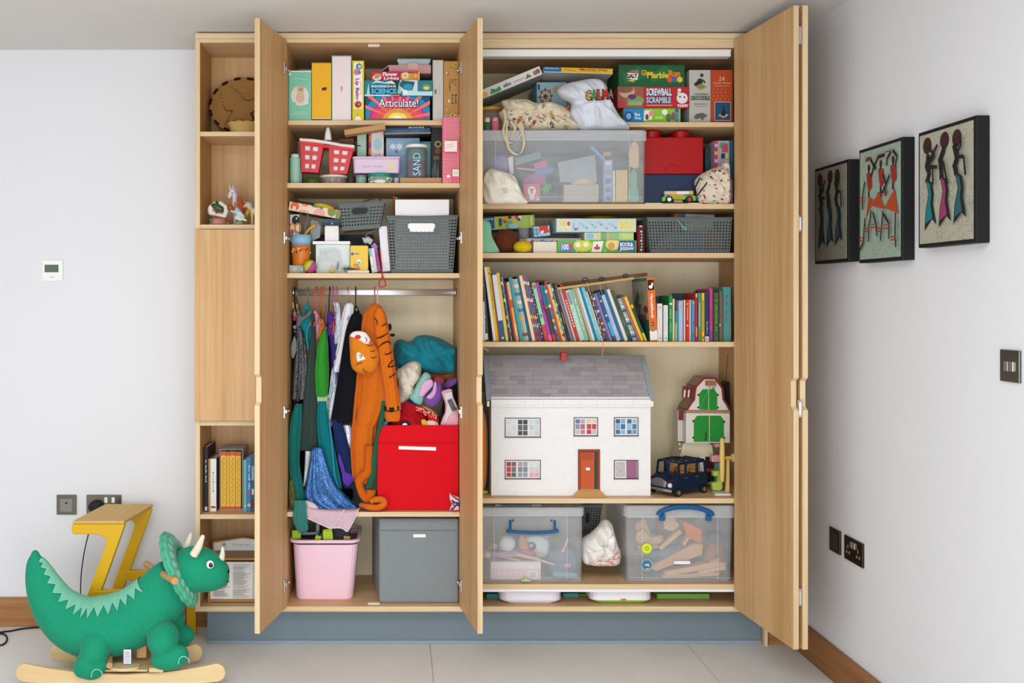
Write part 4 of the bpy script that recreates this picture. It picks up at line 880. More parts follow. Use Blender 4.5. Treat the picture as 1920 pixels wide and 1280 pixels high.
# ------------------------------------------------------------------ third shelf of the two-door cupboard
z3=ZL[2]+.0004;FLOOR[0]=z3
t=thing('patterned_tray','tilted shallow card tray with orange, pink and olive shapes','tray',at(590,400,.1))
M=Matrix.Translation(at(590,394,.03))@Matrix.Rotation(R(10),4,'Y');wd,hh,dp,th=mm(98),mm(16),.16,.003
cr_=mat('#e2cbb4','card');ins=mat('#5a4334','card');q=MB()
q.box((-wd/2,0,-hh/2),(wd/2,th,hh/2),cr_,M);q.box((-wd/2,dp-th,-hh/2),(wd/2,dp,hh/2),ins,M);q.box((-wd/2,th,-hh/2),(-wd/2+th,dp-th,hh/2),ins,M);q.box((wd/2-th,th,-hh/2),(wd/2,dp-th,hh/2),cr_,M);q.box((-wd/2+th,th,-hh/2),(wd/2-th,dp-th,-hh/2+th),ins,M);put(q,'tray',t)
fc=Face(M@Vector((-wd/2,0,-hh/2)),M.to_3x3()@Vector((wd,0,0)),M.to_3x3()@Vector((0,0,hh)))
printed(fc,[('e',.11,.55,.085,.5,'#d9632e'),('e',.105,.2,.035,.4,'#e2cbb4'),('e',.3,1.02,.07,.28,'#d98a5a'),('e',.3,.0,.1,.3,'#dda08e'),('e',.6,.15,.11,.62,'#dda38e'),('e',.5,1.05,.09,.22,'#4a7d62'),('e',.83,.8,.08,.7,'#858548'),('e',.98,.45,.07,.7,'#858548'),('e',.62,.9,.04,.14,'#4a8a8a')],t)
q=MB();M2=M@Matrix.Translation((.0,.05,hh/2+.004));P=[M2@Vector((x,0,z))for x,z in((-.01,.0),(.012,.0035),(.035,.003),(.062,-.002),(.074,-.007))]
q.tube(P,[.008,.0115,.012,.011,.006],mat('#e3cd2c','gloss'),14);o=put(q,'yellow_rattle',smooth=True);tag(o,'yellow rounded toy bar lying in the patterned tray','toy')
q=MB();q.box((-wd/2+.012,.09,-.002),(-.012,.12,.034),mat('#4a2f22','card'),M);o=put(q,'brown_card',bevel=.001);tag(o,'dark brown card standing in the patterned tray','card')
zt=zf(496.5,.04)
q=MB();a=at(541.5,511,.05);c=at(572,497,.05);q.box((a.x,.05,z3),(c.x,.13,zt-.0004),mat('#a9b0a2','card'));o=put(q,'grey_print_tin',bevel=.002);tag(o,'small grey green patterned tin under the orange cup','tin')
printed(Face((a.x,.05,z3),(c.x-a.x,0,0),(0,0,zt-z3)),[('s',.35,.5,.42,8,'#c3c8b8'),('r',.72,0,.9,1,'#7f9296'),('e',.8,.5,.05,.3,'#d2d5c8')],o)
t=thing('craft_cup','orange and sky blue pot full of craft tools','cup',(xf(561.5,.08),.085,zt));cx,cy_=xf(564.5,.085),.088
q=MB();q.lathe([(.002,0),(mm(15.5),0),(mm(16.5),mm(2)),(mm(18.2),mm(30)),(mm(18.6),mm(38))],(cx,cy_,zt),mat('#d97a26','gloss'),32);put(q,'lower_band',t,smooth=True)
q=MB();q.lathe([(mm(18.65),mm(38)),(mm(20.6),mm(58)),(mm(19.6),mm(58)),(mm(17.6),mm(38.5))],(cx,cy_,zt),mat('#8fbcd8','gloss'),32);put(q,'upper_band',t,smooth=True)
q=MB();rr=random.Random(1)
for k in range(13):
 a=R(200+140*k/12);r_=mm(18.5);p0=Vector((cx+r_*math.cos(a),cy_+r_*math.sin(a),zt));q.ball(p0+Vector((0,0,mm(40.5))),(mm(1.1),mm(.6),mm(1.3)),mat('#33415c','card'),8,6)
 q.ball(p0+Vector((0,0,mm(rr.uniform(24,32)))),(mm(1.4),mm(.7),mm(2.2)),mat(rr.choice(['#3a2c22','#d8557a','#5a4a2c','#e6dcc0','#7a3a1c']),'card'),8,6)
put(q,'painted_charms',t)
zr=zt+mm(56)
def loopring(q,c,rx,rz,r,m,yaw=0):
 q.tube([Vector(c)+Vector((rx*math.cos(a)*math.cos(yaw),rx*math.cos(a)*math.sin(yaw),rz*math.sin(a)))for a in[2*math.pi*i/20 for i in range(20)]],r,m,8,closed=True)
t=thing('scissors','scissors with orange handles standing in the orange cup','scissors',at(549,440,.085));q=MB()
loopring(q,at(548.5,428,.085),mm(5),mm(9),mm(1.3),mat('#e08c2c','gloss'));loopring(q,at(558.5,427,.088),mm(5),mm(9),mm(1.3),mat('#e08c2c','gloss'));put(q,'handles',t,smooth=True)
q=MB();q.prism([at(x,y,.086)for x,y in((546,437),(552,437),(553,475),(549,478))],(0,.003,0),mat('#b9bbbd','metal'));put(q,'blades',t)
q=MB();q.prism([at(x,y,.093)for x,y in((544,402),(561,402),(561,452),(544,452))],(0,.002,0),mat('#dfdcd8','card'));o=put(q,'white_card');tag(o,'white card with black oval standing behind the orange scissors','card')
q=MB();q.ball(at(554.5,413,.0915),(mm(7.5),.0008,mm(9)),mat('#191a1c','card'),20,8);q.ball(at(556,409.5,.0905),(mm(1.5),.0008,mm(1.8)),mat('#e6e6e6','card'),10,6);put(q,'printed_eye',o)
q=MB();P=[(558,470),(557.5,440),(559,420),(561,404),(568,399),(577,403),(579,411),(574,420),(572,432),(574,445)]
P=smoothpts([tuple(at(x,y,.1))for x,y in P],26);q.rings([[Vector(p_)+Vector((dx,dy,0))for dx,dy in((-mm(1.2),0),(mm(1.2),0),(mm(1.2),.018),(-mm(1.2),.018))]for p_ in P],mat('#777c7a','fabric'));o=put(q,'grey_strap',bevel=0);tag(o,'curled grey strap rising out of the orange cup','strap')
q=MB();q.prism([at(x,y,.105)for x,y in((583,411),(595,414),(602,425),(600,445),(585,452),(581,448))],(0,.012,0),mat('#8d918f','rubber'));o=put(q,'grey_paddle',bevel=.002);tag(o,'flat grey paddle leaning out of the orange cup','tool')
q=MB();P=[at(x,y,.09)for x,y in((566,470),(573,438),(592,420))];q.tube(smoothpts([tuple(v)for v in P],12),[mm(2.4)]*9+[mm(2.8),mm(2.4),mm(1.2)],mat('#e6a51e','gloss'),10);o=put(q,'yellow_cutter',smooth=True);tag(o,'yellow handled cutter leaning in the orange cup','tool')
q=MB();q.tube([at(548.5,470,.082),at(548,430,.082)],mm(1.8),mat('#d4398c','gloss'),8);o=put(q,'pink_pen');tag(o,'bright pink pen between the scissor handles','pen')
q=MB();bc=at(581.5,499,.035);br=zf(499,.035)-z3;br=mm(12.6,.035);bc.z=z3+br
for k in range(4):
 mcol=mat('#c14a90','rubber')if k%2 else mat('#c3cc3a','rubber');n=10
 for side in(-1,1):
  rs=[]
  for i in range(9):
   th_=math.pi*i/8
   rs.append([bc+Matrix.Rotation(R(35),3,'Y')@Vector((br*math.sin(th_)*math.cos(math.pi/2*k+math.pi/2*j/n),br*math.sin(th_)*math.sin(math.pi/2*k+math.pi/2*j/n),br*math.cos(th_)))for j in range(n+1)])
  if side==1:q.add([p_ for r_ in rs for p_ in r_],[(a*(n+1)+j,a*(n+1)+j+1,(a+1)*(n+1)+j+1,(a+1)*(n+1)+j)for a in range(8)for j in range(n)],mcol)
o=put(q,'rubber_ball',smooth=True);tag(o,'knobbly pink and lime rubber ball at the shelf edge','ball')
q=MB()
for i in range(9):
 for j in range(9):
  u,v=(i-4)*.2,(j-4)*.2
  if u*u+v*v<.9:q.ball(bc+Vector((u*br,-br*math.sqrt(1-u*u-v*v),v*br)),br*.035,mat('#7a3a50' if(u+v)<0 else '#5a5a24','rubber'),6,4)
put(q,'bobbles',o)
t=thing('white_craft_kit','pale craft box with overhanging white lid and white tower','box',(xf(640,.06),.13,z3));wh=mat('#eceae8','card')
q=MB();a=at(592,511,.07);c=at(656,458,.07);q.box((a.x,.07,z3),(c.x,.2,c.z),mat('#d6e0e0','card'));bd=put(q,'body',t,bevel=.002)
q=MB();a2=at(586,458,.06);c2=at(656.5,452,.06);q.box((a2.x,.06,c.z+.0003),(c2.x,.205,c2.z),wh);put(q,'lid',t,bevel=.001)
q=MB();a3=at(609,452,.08);c3=at(635,423,.08);q.box((a3.x,.08,c2.z+.0003),(c3.x,.17,c3.z),wh);put(q,'tower',t,bevel=.001)
printed(Face((a.x,.07,z3),(c.x-a.x,0,0),(0,0,c.z-z3)),[('p',[(.1,.85),(.62,.9),(.72,.38),(.2,.45)],'#c3cfcb'),('p',[(.14,.82),(.6,.87),(.69,.42),(.22,.48)],'#d0d9d6'),('s',.35,.55,.09,7,'#dcc4c2'),('s',.5,.5,.08,7,'#e0cbc8'),('s',.28,.68,.07,7,'#bcccc8')],bd)
q=MB();a4=at(603,416.5,.07);c4=at(640,410,.07);q.box((a4.x,.07,c3.z+.0004),(c4.x,.18,c4.z),mat('#43566e','card'));o=put(q,'blue_lid_box',bevel=.001);tag(o,'slate blue lidded box on top of the white tower','box')
printed(Face((a4.x,.07,c3.z),(c4.x-a4.x,0,0),(0,0,c4.z-c3.z)),[('r',0,0,1,.45,'#2b3642'),('e',.53,.3,.03,.12,'#e8e8e8')],o)
q=MB();q.box((xf(592,.21),.21,z3),(xf(700,.21),.3,zf(440,.21)),mat('#4e2430','card'));o=put(q,'maroon_box',bevel=.002);tag(o,'dark maroon box hidden behind the white craft box','box')
printed(Face((xf(592,.21),.21,z3),(xf(700,.21)-xf(592,.21),0,0),(0,0,zf(440,.21)-z3)),[('e',.1,.65,.02,.04,'#e0d8d8'),('r',.4,.1,1,.98,'#1f2422'),('s',.5,.8,.12,9,'#23402f'),('s',.62,.75,.1,9,'#2c4a38')],o)
t=thing('clear_bag','clear bag with tiny craft trees standing before the pale craft box','bag',(xf(617,.05),.055,z3));q=MB()
puff(q,[(595,511),(640,511),(638.5,480),(636,469),(615,470),(601,473),(597,490)],.052,.022,mat('#eef4f2','clear'),.0012,4,40);o=put(q,'bag',t,smooth=True)
def pine(q,base,tip,r,m,seed=0):
 base,tip=Vector(base),Vector(tip);d=tip-base;rr=random.Random(seed);q.tube([base,tip],r*.06,mat('#5a4530','fabric'),6)
 u=d.normalized();a=u.orthogonal().normalized();b_=u.cross(a)
 for k in range(150):
  f=.12+.86*rr.random();ang=rr.uniform(0,6.28);l=r*(1.02-f)**.8*rr.uniform(.8,1.1);p0=base+d*f
  e=p0+(a*math.cos(ang)+b_*math.sin(ang))*l+u*l*.35;s_=u*r*.035
  q.add([p0-s_,p0+s_,e],[(0,1,2),(2,1,0)],m)
q=MB();pine(q,at(632,508,.052),at(634,489,.052),mm(7,.05),mat('#3f6a56','fur'),2);o=put(q,'tiny_pine',t,kind='stuff')
q=MB();q.lathe([(.002,0),(mm(6),0),(.002,mm(13))],at(622,510,.052),mat('#d3c24a','card'),14);put(q,'yellow_cone',t)
t=thing('bottle_brush_tree','small teal bottle brush tree lying on the shelf','tree',at(650,505,.03));q=MB();pine(q,(xf(640,.03),.035,z3+mm(9)),(xf(669,.03),.03,z3+mm(8)),mm(10),mat('#23695a','fur'),5);o=put(q,'needles',t,kind='stuff')
q=MB();q.tube([(xf(669,.03),.03,z3+mm(8)),(xf(674,.03),.03,z3+mm(9))],mm(2.5),mat('#c95a3a','gloss'),10);put(q,'red_cap',t)
card('white_flat_box','low white card box under the yellow tin','box',652,506.5,692,511.5,.03,.06,'#e6e2dc',base=z3)
t0=zf(506.5,.03)
q=MB();a=at(656.5,506,.045);c=at(690.5,460,.045);P=rrect(a.x,t0+.0006,c.x,c.z,.006,0,1,4);q.rings([[Vector((p_.x,y,p_.y))for p_ in P]for y in(.085,.045)],mat('#e3bf3c','gloss'));o=put(q,'yellow_tin',bevel=.002);tag(o,'bright yellow rounded tin with small round stickers','tin')
printed(Face((a.x,.045,t0),(c.x-a.x,0,0),(0,0,c.z-t0)),[('c',.12,.66,.09,'#b8b8c4'),('c',.12,.66,.055,'#6a4f6a'),('r',.25,.65,.48,.68,'#5a4528'),('c',.48,.36,.085,'#e3ecec'),('p',[(.4,.34),(.56,.34),(.48,.27)],'#2d6a84'),('c',.28,.22,.07,'#d98a3a'),('c',.42,.2,.05,'#8a96a0')],o)
t=thing('white_mouse_toy','little white plastic mouse above the yellow tin','toy',at(688,452,.1));p=px3(.1);q=MB();skin(q,[[p(686,451,6),p(690,449,7),p(696,451,4)],[p(681,447,2.4),p(684,449,2.4)],[p(694,455,4,-.004)]],mat('#c8ccca','gloss'));fuse(put(q,'body',t),.002,3)
q=MB();P=smoothpts([tuple(at(x,y,.11))for x,y in((684,444),(690,438),(700,433),(710,430))],14);q.tube(P,mm(.9),mat('#8f8a78','rubber'),6);put(q,'tail',t)
q=MB();q.box((xf(672,.088),.088,t0+.05*0+zf(460,.045)-t0*0+.0008),(xf(704,.088),.14,zf(458.5,.088)+.0),mat('#3a3530','card'))
card('checked_block','small pastel blue and cream checked block leaning beside the pencil','block',694,465,704.5,511,.04,.03,'#9cc0c8',roll=-8,ops=[('r',0,.66,.5,1,'#8db3c2'),('r',.5,.66,1,1,'#d8d2c4'),('r',0,.33,.5,.66,'#e6d8c2'),('r',.5,.33,1,.66,'#bcd0c8'),('r',0,0,.5,.33,'#a9cdd2'),('r',.5,0,1,.33,'#d9c7b4'),('c',.3,.16,.05,'#efe4d0')])
q=MB();P=[at(x,y,.062)for x,y in((695,462),(702,454.5),(709,463),(706.5,463.5),(714,508),(706,511),(698.5,464))];q.prism(P,(0,.012,0),mat('#a779c4','card'));o=put(q,'arrow_pencil',bevel=.001);tag(o,'purple and magenta arrow shaped pencil between the checked block and the white box','pencil')
printed(Face(at(704,511,.0618),at(716,511,.0618)-at(704,511,.0618),at(704,470,.0618)-at(704,511,.0618)),[('p',[(.1,.3),(.5,.3),(.28,.9),(-.1,.95)],'#e0318a')],o)
card('white_slim_carton','tall white slim carton leaning on the large grey basket','box',713,424,729,511,.045,.1,'#e3e0e6',roll=-4.5,ops=[('r',0,0,.06,1,'#8f86b8'),('e',.5,.2,.3,.04,'#d3d9e0'),('e',.4,.12,.3,.03,'#e6d8d8'),('r',0,0,1,.03,'#4f5f8a')])
q=MB();P=[(712,468),(714,485),(716,500),(716,512),(717,518),(712,527),(711,535),(717,538),(723,534),(722,527),(718,519),(716.5,512)]
P=smoothpts([tuple(at(x,y,.03 if y<511 else-.006))for x,y in P],46);q.tube(P,mm(1.1),mat('#c8202a','fabric'),7);o=put(q,'red_string_loop',smooth=True);tag(o,'red looped string hanging over the shelf edge above the rail','cord')
GB='#5f6766'
def basket(name,label,corners_t,corners_b,Yf,Yb,zfun=None,nu=20,nv=14,hole=(.62,.5),handle=(.36,.66,.7,.9),col=GB,rollc=None,open_handle=True,nside=8,taper=.012):
 """perforated tub: front top corners / bottom corners in pixels at Yf, back at Yb"""
 TL,TR=[at(x,y,Yf)for x,y in corners_t];BL,BR=[at(x,y,Yf)for x,y in corners_b]
 dv=Vector((0,Yb-Yf,0));tb=Vector((0,taper,0));m=mat(col,'rubber')
 BL,BR=BL+tb,BR+tb;BL2,BR2=BL+dv-tb*2,BR+dv-tb*2;TL2,TR2=TL+dv,TR+dv
 t=thing(name,label,'basket',(BL+BR+BL2+BR2)/4)
 hu0,hu1,hv0,hv1=handle
 def sol(u,v):return(hu0<u<hu1 and hv0<v<hv1)or v>1-1.1/nv or v<.7/nv or u<.4/nu or u>1-.4/nu
 q=MB();perforated(q,BL,BR,TR,TL,nu,nv,m,hole,sol);o=put(q,'front_wall',t);solidify(weld(o),.0022)
 q=MB();perforated(q,BR,BR2,TR2,TR,nside,nv,m,hole,lambda u,v:v>1-1.1/nv);o=put(q,'side_wall',t);solidify(weld(o),.0022)
 q=MB();perforated(q,BL2,BL,TL,TL2,nside,nv,m,hole,lambda u,v:v>1-1.1/nv);o=put(q,'side_wall',t);solidify(weld(o),.0022)
 q=MB();perforated(q,BR2,BL2,TL2,TR2,nu,nv,m,hole,lambda u,v:v>1-1.1/nv);o=put(q,'back_wall',t);solidify(weld(o),.0022)
 q=MB();q.add([BL,BR,BR2,BL2],[(0,1,2,3)],m);solidify(put(q,'floor',t),.002)
 q=MB();q.tube([TL,TR,TR2,TL2],.0048,m,8,closed=True);put(q,'rim',t)
 if open_handle:
  U,V=BR-BL,TL-BL;n=Vector((0,-.003,0));q=MB()
  def P(u,v):return(BL*(1-u)+BR*u)*(1-v)+(TL*(1-u)+TR*u)*v
  cu,cv=(hu0+hu1)/2,(hv0+hv1)/2;ru,rv=(hu1-hu0)/2,(hv1-hv0)/2
  ring=[]
  for i in range(28):
   a=2*math.pi*i/28;ca,sa=math.cos(a),math.sin(a)
   ring.append(P(cu+ru*math.copysign(abs(ca)**.4,ca),cv+rv*math.copysign(abs(sa)**.7,sa))+n)
  q.tube(ring,.003,m,6,closed=True);put(q,'handle_rim',t)
  q=MB();q.add([r_+Vector((0,.0005,0))for r_ in ring],[list(range(28))],'#16181b');put(q,'handle_slot',t)
 return t
bt=basket('small_grey_basket','small grey perforated basket tilted on top of the craft things',[(636,383),(720,378)],[(643,432),(712,427)],.03,.16,nu=13,nv=8,hole=(.55,.45),handle=(.26,.66,.55,.85),nside=7,taper=.004)
q=MB();P=smoothpts([tuple(at(x,y,.09))for x,y in((676,380),(690,375),(706,372),(712,374),(718,378))],16);q.tube(P,mm(1.2),mat('#4a5148','rubber'),8);o=put(q,'green_cable',smooth=True);tag(o,'dark green cable lying across the top of the small grey basket','cable')
bt=basket('large_grey_basket','large grey perforated basket stuffed with white paper',[(726,406),(857.5,405)],[(734,511),(849,511)],.02,.33,nu=23,nv=19,hole=(.66,.46),handle=(.30,.72,.70,.88),open_handle=False,nside=16,taper=.006)
q=MB();a=at(741,506,.036);c=at(842,374,.036);q.box((a.x,.036,z3+.006),(c.x,.24,c.z),mat('#e9e8ea','paper'));o=put(q,'paper_stack',bevel=.001);tag(o,'tall block of white paper standing in the large grey basket','paper')
printed(Face((a.x,.036,z3+.006),(c.x-a.x,0,0),(0,0,c.z-z3-.006)),[('r',.02+.06*i,.08+.06*j,.05+.06*i,.1+.06*j,['#d9c46a','#d89a5a','#c98aa8','#a9b86a'][(i*7+j*3)%4])for i in range(16)for j in range(9)if(i*5+j*11)%7<2],o)
Pw=[at(x,y,.0175)for x,y in((764.5,421),(768,418.5),(812,418.5),(816,421),(815,428),(813,429),(813,434))]+[at(813-4*k,434+(k%2),.0175)for k in range(12)]+[at(768,429,.0175),at(765.5,428,.0175)]
q=MB();q.prism(Pw,(0,-.002,0),mat('#efeeec','card'));o=put(q,'white_label_card');tag(o,'white scalloped card in the handle of the large grey basket','label')
for k,(x,cc,lb)in enumerate(((734.5,'#e8852c','orange'),(739,'#d8d6c8','cream'),(743,'#8fae3a','lime'),(748,'#e0dfdc','white'))):
 q=MB();q.tube([(xf(x+4,.25),.252,z3+.02),(xf(x+4,.25),.25,zf(367+k*2,.25))],mm(2),mat(cc,'gloss'),8);o=put(q,'felt_pen');tag(o,lb+' felt pen poking up behind the paper in the large grey basket','pen')
q=MB();q.box((xf(737,.1),.26,z3+.008),(xf(747,.1),.3,zf(388,.1)),mat('#b06aa8','card'));o=put(q,'purple_booklet',bevel=.001);tag(o,'purple booklet at the back of the large grey basket','booklet')
q=MB();q.lathe([(.002,0),(mm(4),0),(mm(4),mm(10)),(.002,mm(10.4))],(xf(849,.2),.37,z3),mat('#24503a','gloss'),16);o=put(q,'green_pot',smooth=True);tag(o,'small dark green pot on the shelf behind the large grey basket','pot')
# ------------------------------------------------------------------ hanging dressing-up clothes
def hanger(label,px_,col,kind,dx,y1,group='clothes hangers on the rail',r=.0019,shoulder=None,slope=0,yoff=0):
 """hook over the rail, neck, and two arms running front to back"""
 t=thing('clothes_hanger',label,'hanger',(xf(px_,RY),RY,RZ));q=MB();X=xf(px_,RY);rt=RZ+.0172
 pts=[(X,RY+.016,RZ-.004),(X,RY+.0145,RZ+.008),(X,RY+.006,rt+.004),(X,RY-.006,rt+.004),(X,RY-.0145,RZ+.008),(X+mm(dx)*.3,RY-.0155,RZ-.012),(X+mm(dx),RY-.004,zf(y1,RY))]
 q.tube(smoothpts(pts,28),r,mat(col,kind),8);put(q,'hook',t,smooth=True)
 q=MB();zz=zf(y1,RY);x=X+mm(dx);q.tube(smoothpts([(x,RY-.15,zz-.05),(x,RY-.05,zz-.018),(x,RY-.004,zz),(x,RY+.05,zz-.018),(x,RY+.15,zz-.05)],16),max(r,.0022),mat(col,kind),8);put(q,'arms',t,smooth=True)
 return t
H=[(553,'#1b1b1d','gloss',0,572,'black plastic hanger nearest the hinged end of the rail'),(557,'#b9b7b2','metal',4,570,'wire hanger carrying the tan straps'),(578,'#a5a39d','metal',0,570,'wire hanger carrying the teal costume'),(592,'#e0692a','gloss',-5,585,'orange hanger paired with a pink one over the pink costume'),(595,'#d46a78','gloss',-1,586,'coral pink hanger beside the first orange one'),(603,'#d9601f','gloss',-3,584,'orange hanger just before the green furry costume'),(607.5,'#e0702c','gloss',-1,590,'orange hanger over the green furry costume'),(618.5,'#19191b','gloss',-2,586,'black hanger between the orange and pink hangers'),(624.5,'#d4568a','gloss',0,588,'pink hanger holding the purple cape'),(631.5,'#dc6a98','gloss',0,572,'pink hanger holding the silver costume'),(652.5,'#b5b4b4','metal',3,576,'wire hanger holding the white coat'),(667,'#17171a','gloss',0,588,'black hanger with shiny clip holding the black dress'),(702.5,'#e0651f','gloss',1,580,'orange hanger holding the striped tiger suit'),(708,'#dcdcde','gloss',0,578,'white hanger beside the orange tiger suit hanger')]
for px_,c,k,dx,y1,lb in H:hanger(lb,px_,c,k,dx,y1,r=.0024 if k=='gloss' else .0012)
GC='dressing up clothes on the rail';FLOOR[0]=ZL[3]
def cloth(name,label,levels,Y,t_,col,kind='fabric',folds=4,amp=.008,seed=0,parent=None,**kw):
 q=MB();drape(q,levels,Y,t_,mat(col,kind),folds,amp,seed,**kw);o=put(q,name,parent,smooth=True)
 if not parent:tag(o,label,'costume',GC)
 return o
o=cloth('sequin_costume','black costume with multicoloured sequins pressed against the hinge side',[(582,546,556),(620,546,558),(680,546,557),(755,546,562)],.24,.06,'#1c1a1f','fabric',3,.005,1)
rr=random.Random(11);q=MB()
for k in range(160):
 y=rr.uniform(608,765);x=rr.uniform(551.5,557 if y<700 else 560);c_=at(x,y,.172+rr.uniform(0,.008));s_=mm(rr.uniform(.9,1.7));q.ball(c_,(s_,s_*.5,s_),mat(rr.choice(['#c03a78','#3a57b0','#b8384a','#d8d2c8','#3f9a9a','#c9a53a','#7a3a9a','#8a2030']),'gloss'),6,4)
put(q,'sequins',o,kind='stuff')
q=MB();q.ball(at(553,597,.17),(mm(4.5),mm(4),mm(5)),mat('#d63d7c','velvet'));q.ball(at(553,613,.165),(mm(4),mm(4),mm(4)),mat('#c9b8c4','velvet'));put(q,'pompoms',o,smooth=True)
q=MB()
for(a,b)in(((549,567),(558,601)),((557,570),(560,590)),((549,568),(554,600))):
 P=smoothpts([tuple(at(*a,.17)),tuple(at((a[0]+b[0])/2-1,(a[1]+b[1])/2,.165)),tuple(at(*b,.17))],10);q.rings([[Vector(p_)+Vector((dx,dy,0))for dx,dy in((-.003,0),(.003,0),(.003,.0015),(-.003,.0015))]for p_ in P],mat('#c9a582','fabric'))
o=put(q,'tan_straps');tag(o,'tan satin straps looped on the wire hanger at the rail end','strap',GC)
t=thing('mermaid_top','shiny teal and silver grey costume top, third from the hinge end','costume',at(570,600,.2),GC)
q=MB();drape(q,[(566,576.5,578),(580,569,584),(600,563,587),(620,565,587),(640,571,584),(652,576,582)],.165,.03,mat('#1b8a92','velvet'),4,.006,4);put(q,'teal_bodice',t,smooth=True)
q=MB();puff(q,[(557,588),(566,592),(579,582),(585,582),(584,590),(574,598),(564,606),(560,616),(555,612),(556,600)],.125,.03,mat('#6d7170','fabric'),.002,5,36);put(q,'grey_sleeve',t,smooth=True)
q=MB();P=smoothpts([tuple(at(x,y,.128))for x,y in((584,600),(577,616),(575,630),(577,645),(578,655))],14);q.tube(P,[mm(2.2)]*12+[mm(2.6),mm(1)],mat('#2a9aa4','velvet'),8);put(q,'teal_ribbon',t,smooth=True)
o=cloth('glitter_dress','charcoal glitter dress hanging below the silver grey sleeve',[(612,556,563),(625,556,570),(660,553,575),(700,549,577),(742,546,574),(748,546,570)],.125,.028,'#2a2a2d','glitter',4,.006,6)
q=MB();puff(q,[(552,630),(556,640),(556,655),(552,668),(549,672),(545.5,664),(545,650),(548,640)],.095,.016,mat('#79827e','velvet'),.001,2,30);o=put(q,'grey_leaf',smooth=True);tag(o,'silver grey padded leaf hanging in front of the glitter dress','costume',GC)
cloth('green_trousers','long dark green trousers hanging straight to mid height',[(588,585,590),(610,583,591),(640,581,592),(700,574,594),(770,566,596),(838,560,597),(841,560,597)],.10,.02,'#34423d','fabric',2,.004,7)
cloth('pink_costume','pale pink satin costume under the orange hangers',[(582,589,592),(590,588,597),(606,589,603),(622,591,602),(636,592,597)],.15,.03,'#d7a4ac','velvet',3,.006,8)
q=MB();puff(q,[(603,598),(607,602),(606,618),(600,632),(595,634),(599,620),(601,608)],.112,.02,mat('#d96a26','velvet'),.001,3,30);o=put(q,'orange_trim_costume',smooth=True);tag(o,'bright orange costume trim between the pink and the green costume','costume',GC)
o=cloth('green_furry_costume','bright green furry costume fading to pale fringe at its hem',[(618,606,612),(640,597,615),(670,593,616),(700,591,617),(728,592,616),(742,593,614)],.105,.035,'#35912f','fur',4,.008,9)
cloth('fringe','',[(732,593,615),(750,594,615),(772,596,616),(790,598,612)],.108,.026,'#b9c4a4','fur',5,.007,10,parent=o)
cloth('black_cape','narrow black cape behind the purple costume',[(590,613,622),(640,613,628),(700,614,634),(760,616,640),(800,620,644)],.2,.03,'#1a1a1e','fabric',3,.006,12)
t=thing('purple_costume','deep purple costume with ruffled neck on a pink hanger','costume',at(620,620,.15),GC)
q=MB();puff(q,[(613,588),(619,584),(626,588),(629,598),(625,606),(622,618),(625,627),(618,629),(613,625),(615,610),(612,598)],.12,.035,mat('#49307a','velvet'),.004,8,40,freq=40);put(q,'ruffle',t,smooth=True)
q=MB();drape(q,[(622,615,626),(650,620,632),(690,622,636),(720,624,634)],.135,.02,mat('#3d2c70','velvet'),3,.005,13);put(q,'skirt',t,smooth=True)
q=MB();q.tube([at(625.5,601,.1),at(624.5,618,.099),at(623.5,627,.1)],mm(1.4),mat('#e0406c','gloss'),8);put(q,'pink_edge',t,smooth=True)
cloth('silver_costume','silver grey scaly costume between the purple and the white garments',[(566,624,638),(576,626,640),(590,628,641),(610,629,642),(630,626,640),(645,626,634)],.14,.03,'#8d9096','glitter',5,.007,14)
cloth('silver_streamer_costume','crumpled silver foil costume hanging low behind the green trousers',[(690,622,632),(715,619,634),(740,616,632),(770,606,628),(800,604,622),(815,606,612)],.13,.02,'#9aa3a6','glitter',5,.008,15)
cloth('white_coat','white coat with slanting sleeve on the wire hanger',[(568,651,658),(574,646,664),(600,640,664),(640,634,660),(670,628,652),(690,624,640),(697,626,638)],.13,.03,'#e4e4ea','fabric',3,.005,16)
o=cloth('black_dress','plain black sleeveless dress beside the tiger suit',[(574,665,670),(586,663,675),(592,658,679),(620,648,682),(680,638,684),(740,628,682),(785,621,680),(790,622,676)],.09,.03,'#15151a','fabric',4,.006,17)
q=MB();q.ball(at(668.5,580,.062),(mm(3.4),mm(2),mm(5)),mat('#4a4f48','metal'));put(q,'clip',o,smooth=True)
ORG='#c9671a'
t=thing('tiger_suit','orange tiger suit with dark stripes and hanging hood','costume',at(700,700,.12),GC)
q=MB();drape(q,[(569,698,707),(576,690,716),(590,681,721),(620,676,724),(660,672,728),(700,668,730),(740,664,732),(790,660,712),(800,659,706),(850,657,703),(890,660,702),(905,664,698)],.075,.035,mat(ORG,'velvet'),5,.014,20,K=34);put(q,'body',t,smooth=True)
q=MB();drape(q,[(577,705,717),(590,699,724),(620,700,730),(660,706,737),(700,713,743),(740,719,749),(762,720,752),(768,722,752)],.035,.024,mat('#cf6a18','velvet'),2,.005,21);put(q,'sleeve',t,smooth=True)
q=MB();drape(q,[(764,721,749),(775,720,751),(786,722,750),(789,726,748)],.036,.02,mat(ORG,'velvet'),4,.004,22,K=12);put(q,'cuff',t,smooth=True)
q=MB();q.prism([at(x,y,.0115)for x,y in((719,761),(733,764),(748,761),(748.5,769),(734,773),(719.5,770))],(0,.044,0),mat('#25221e','fabric'));put(q,'cuff_band',t,bevel=.003)
q=MB();puff(q,[(656,627),(666,620.5),(680,621),(692,628),(699,641),(708,655),(711,672),(706,690),(696,699),(680,701),(666,696),(658,684),(656,660),(655,640)],.012,.075,mat('#d57c20','velvet'),.003,23,56);put(q,'hood',t,smooth=True)
def patch(pts,Y,m,name='patch',th=.0016):
 q=MB();q.prism([at(x,y,Y)for x,y in pts],(0,th,0),m);put(q,name,t)
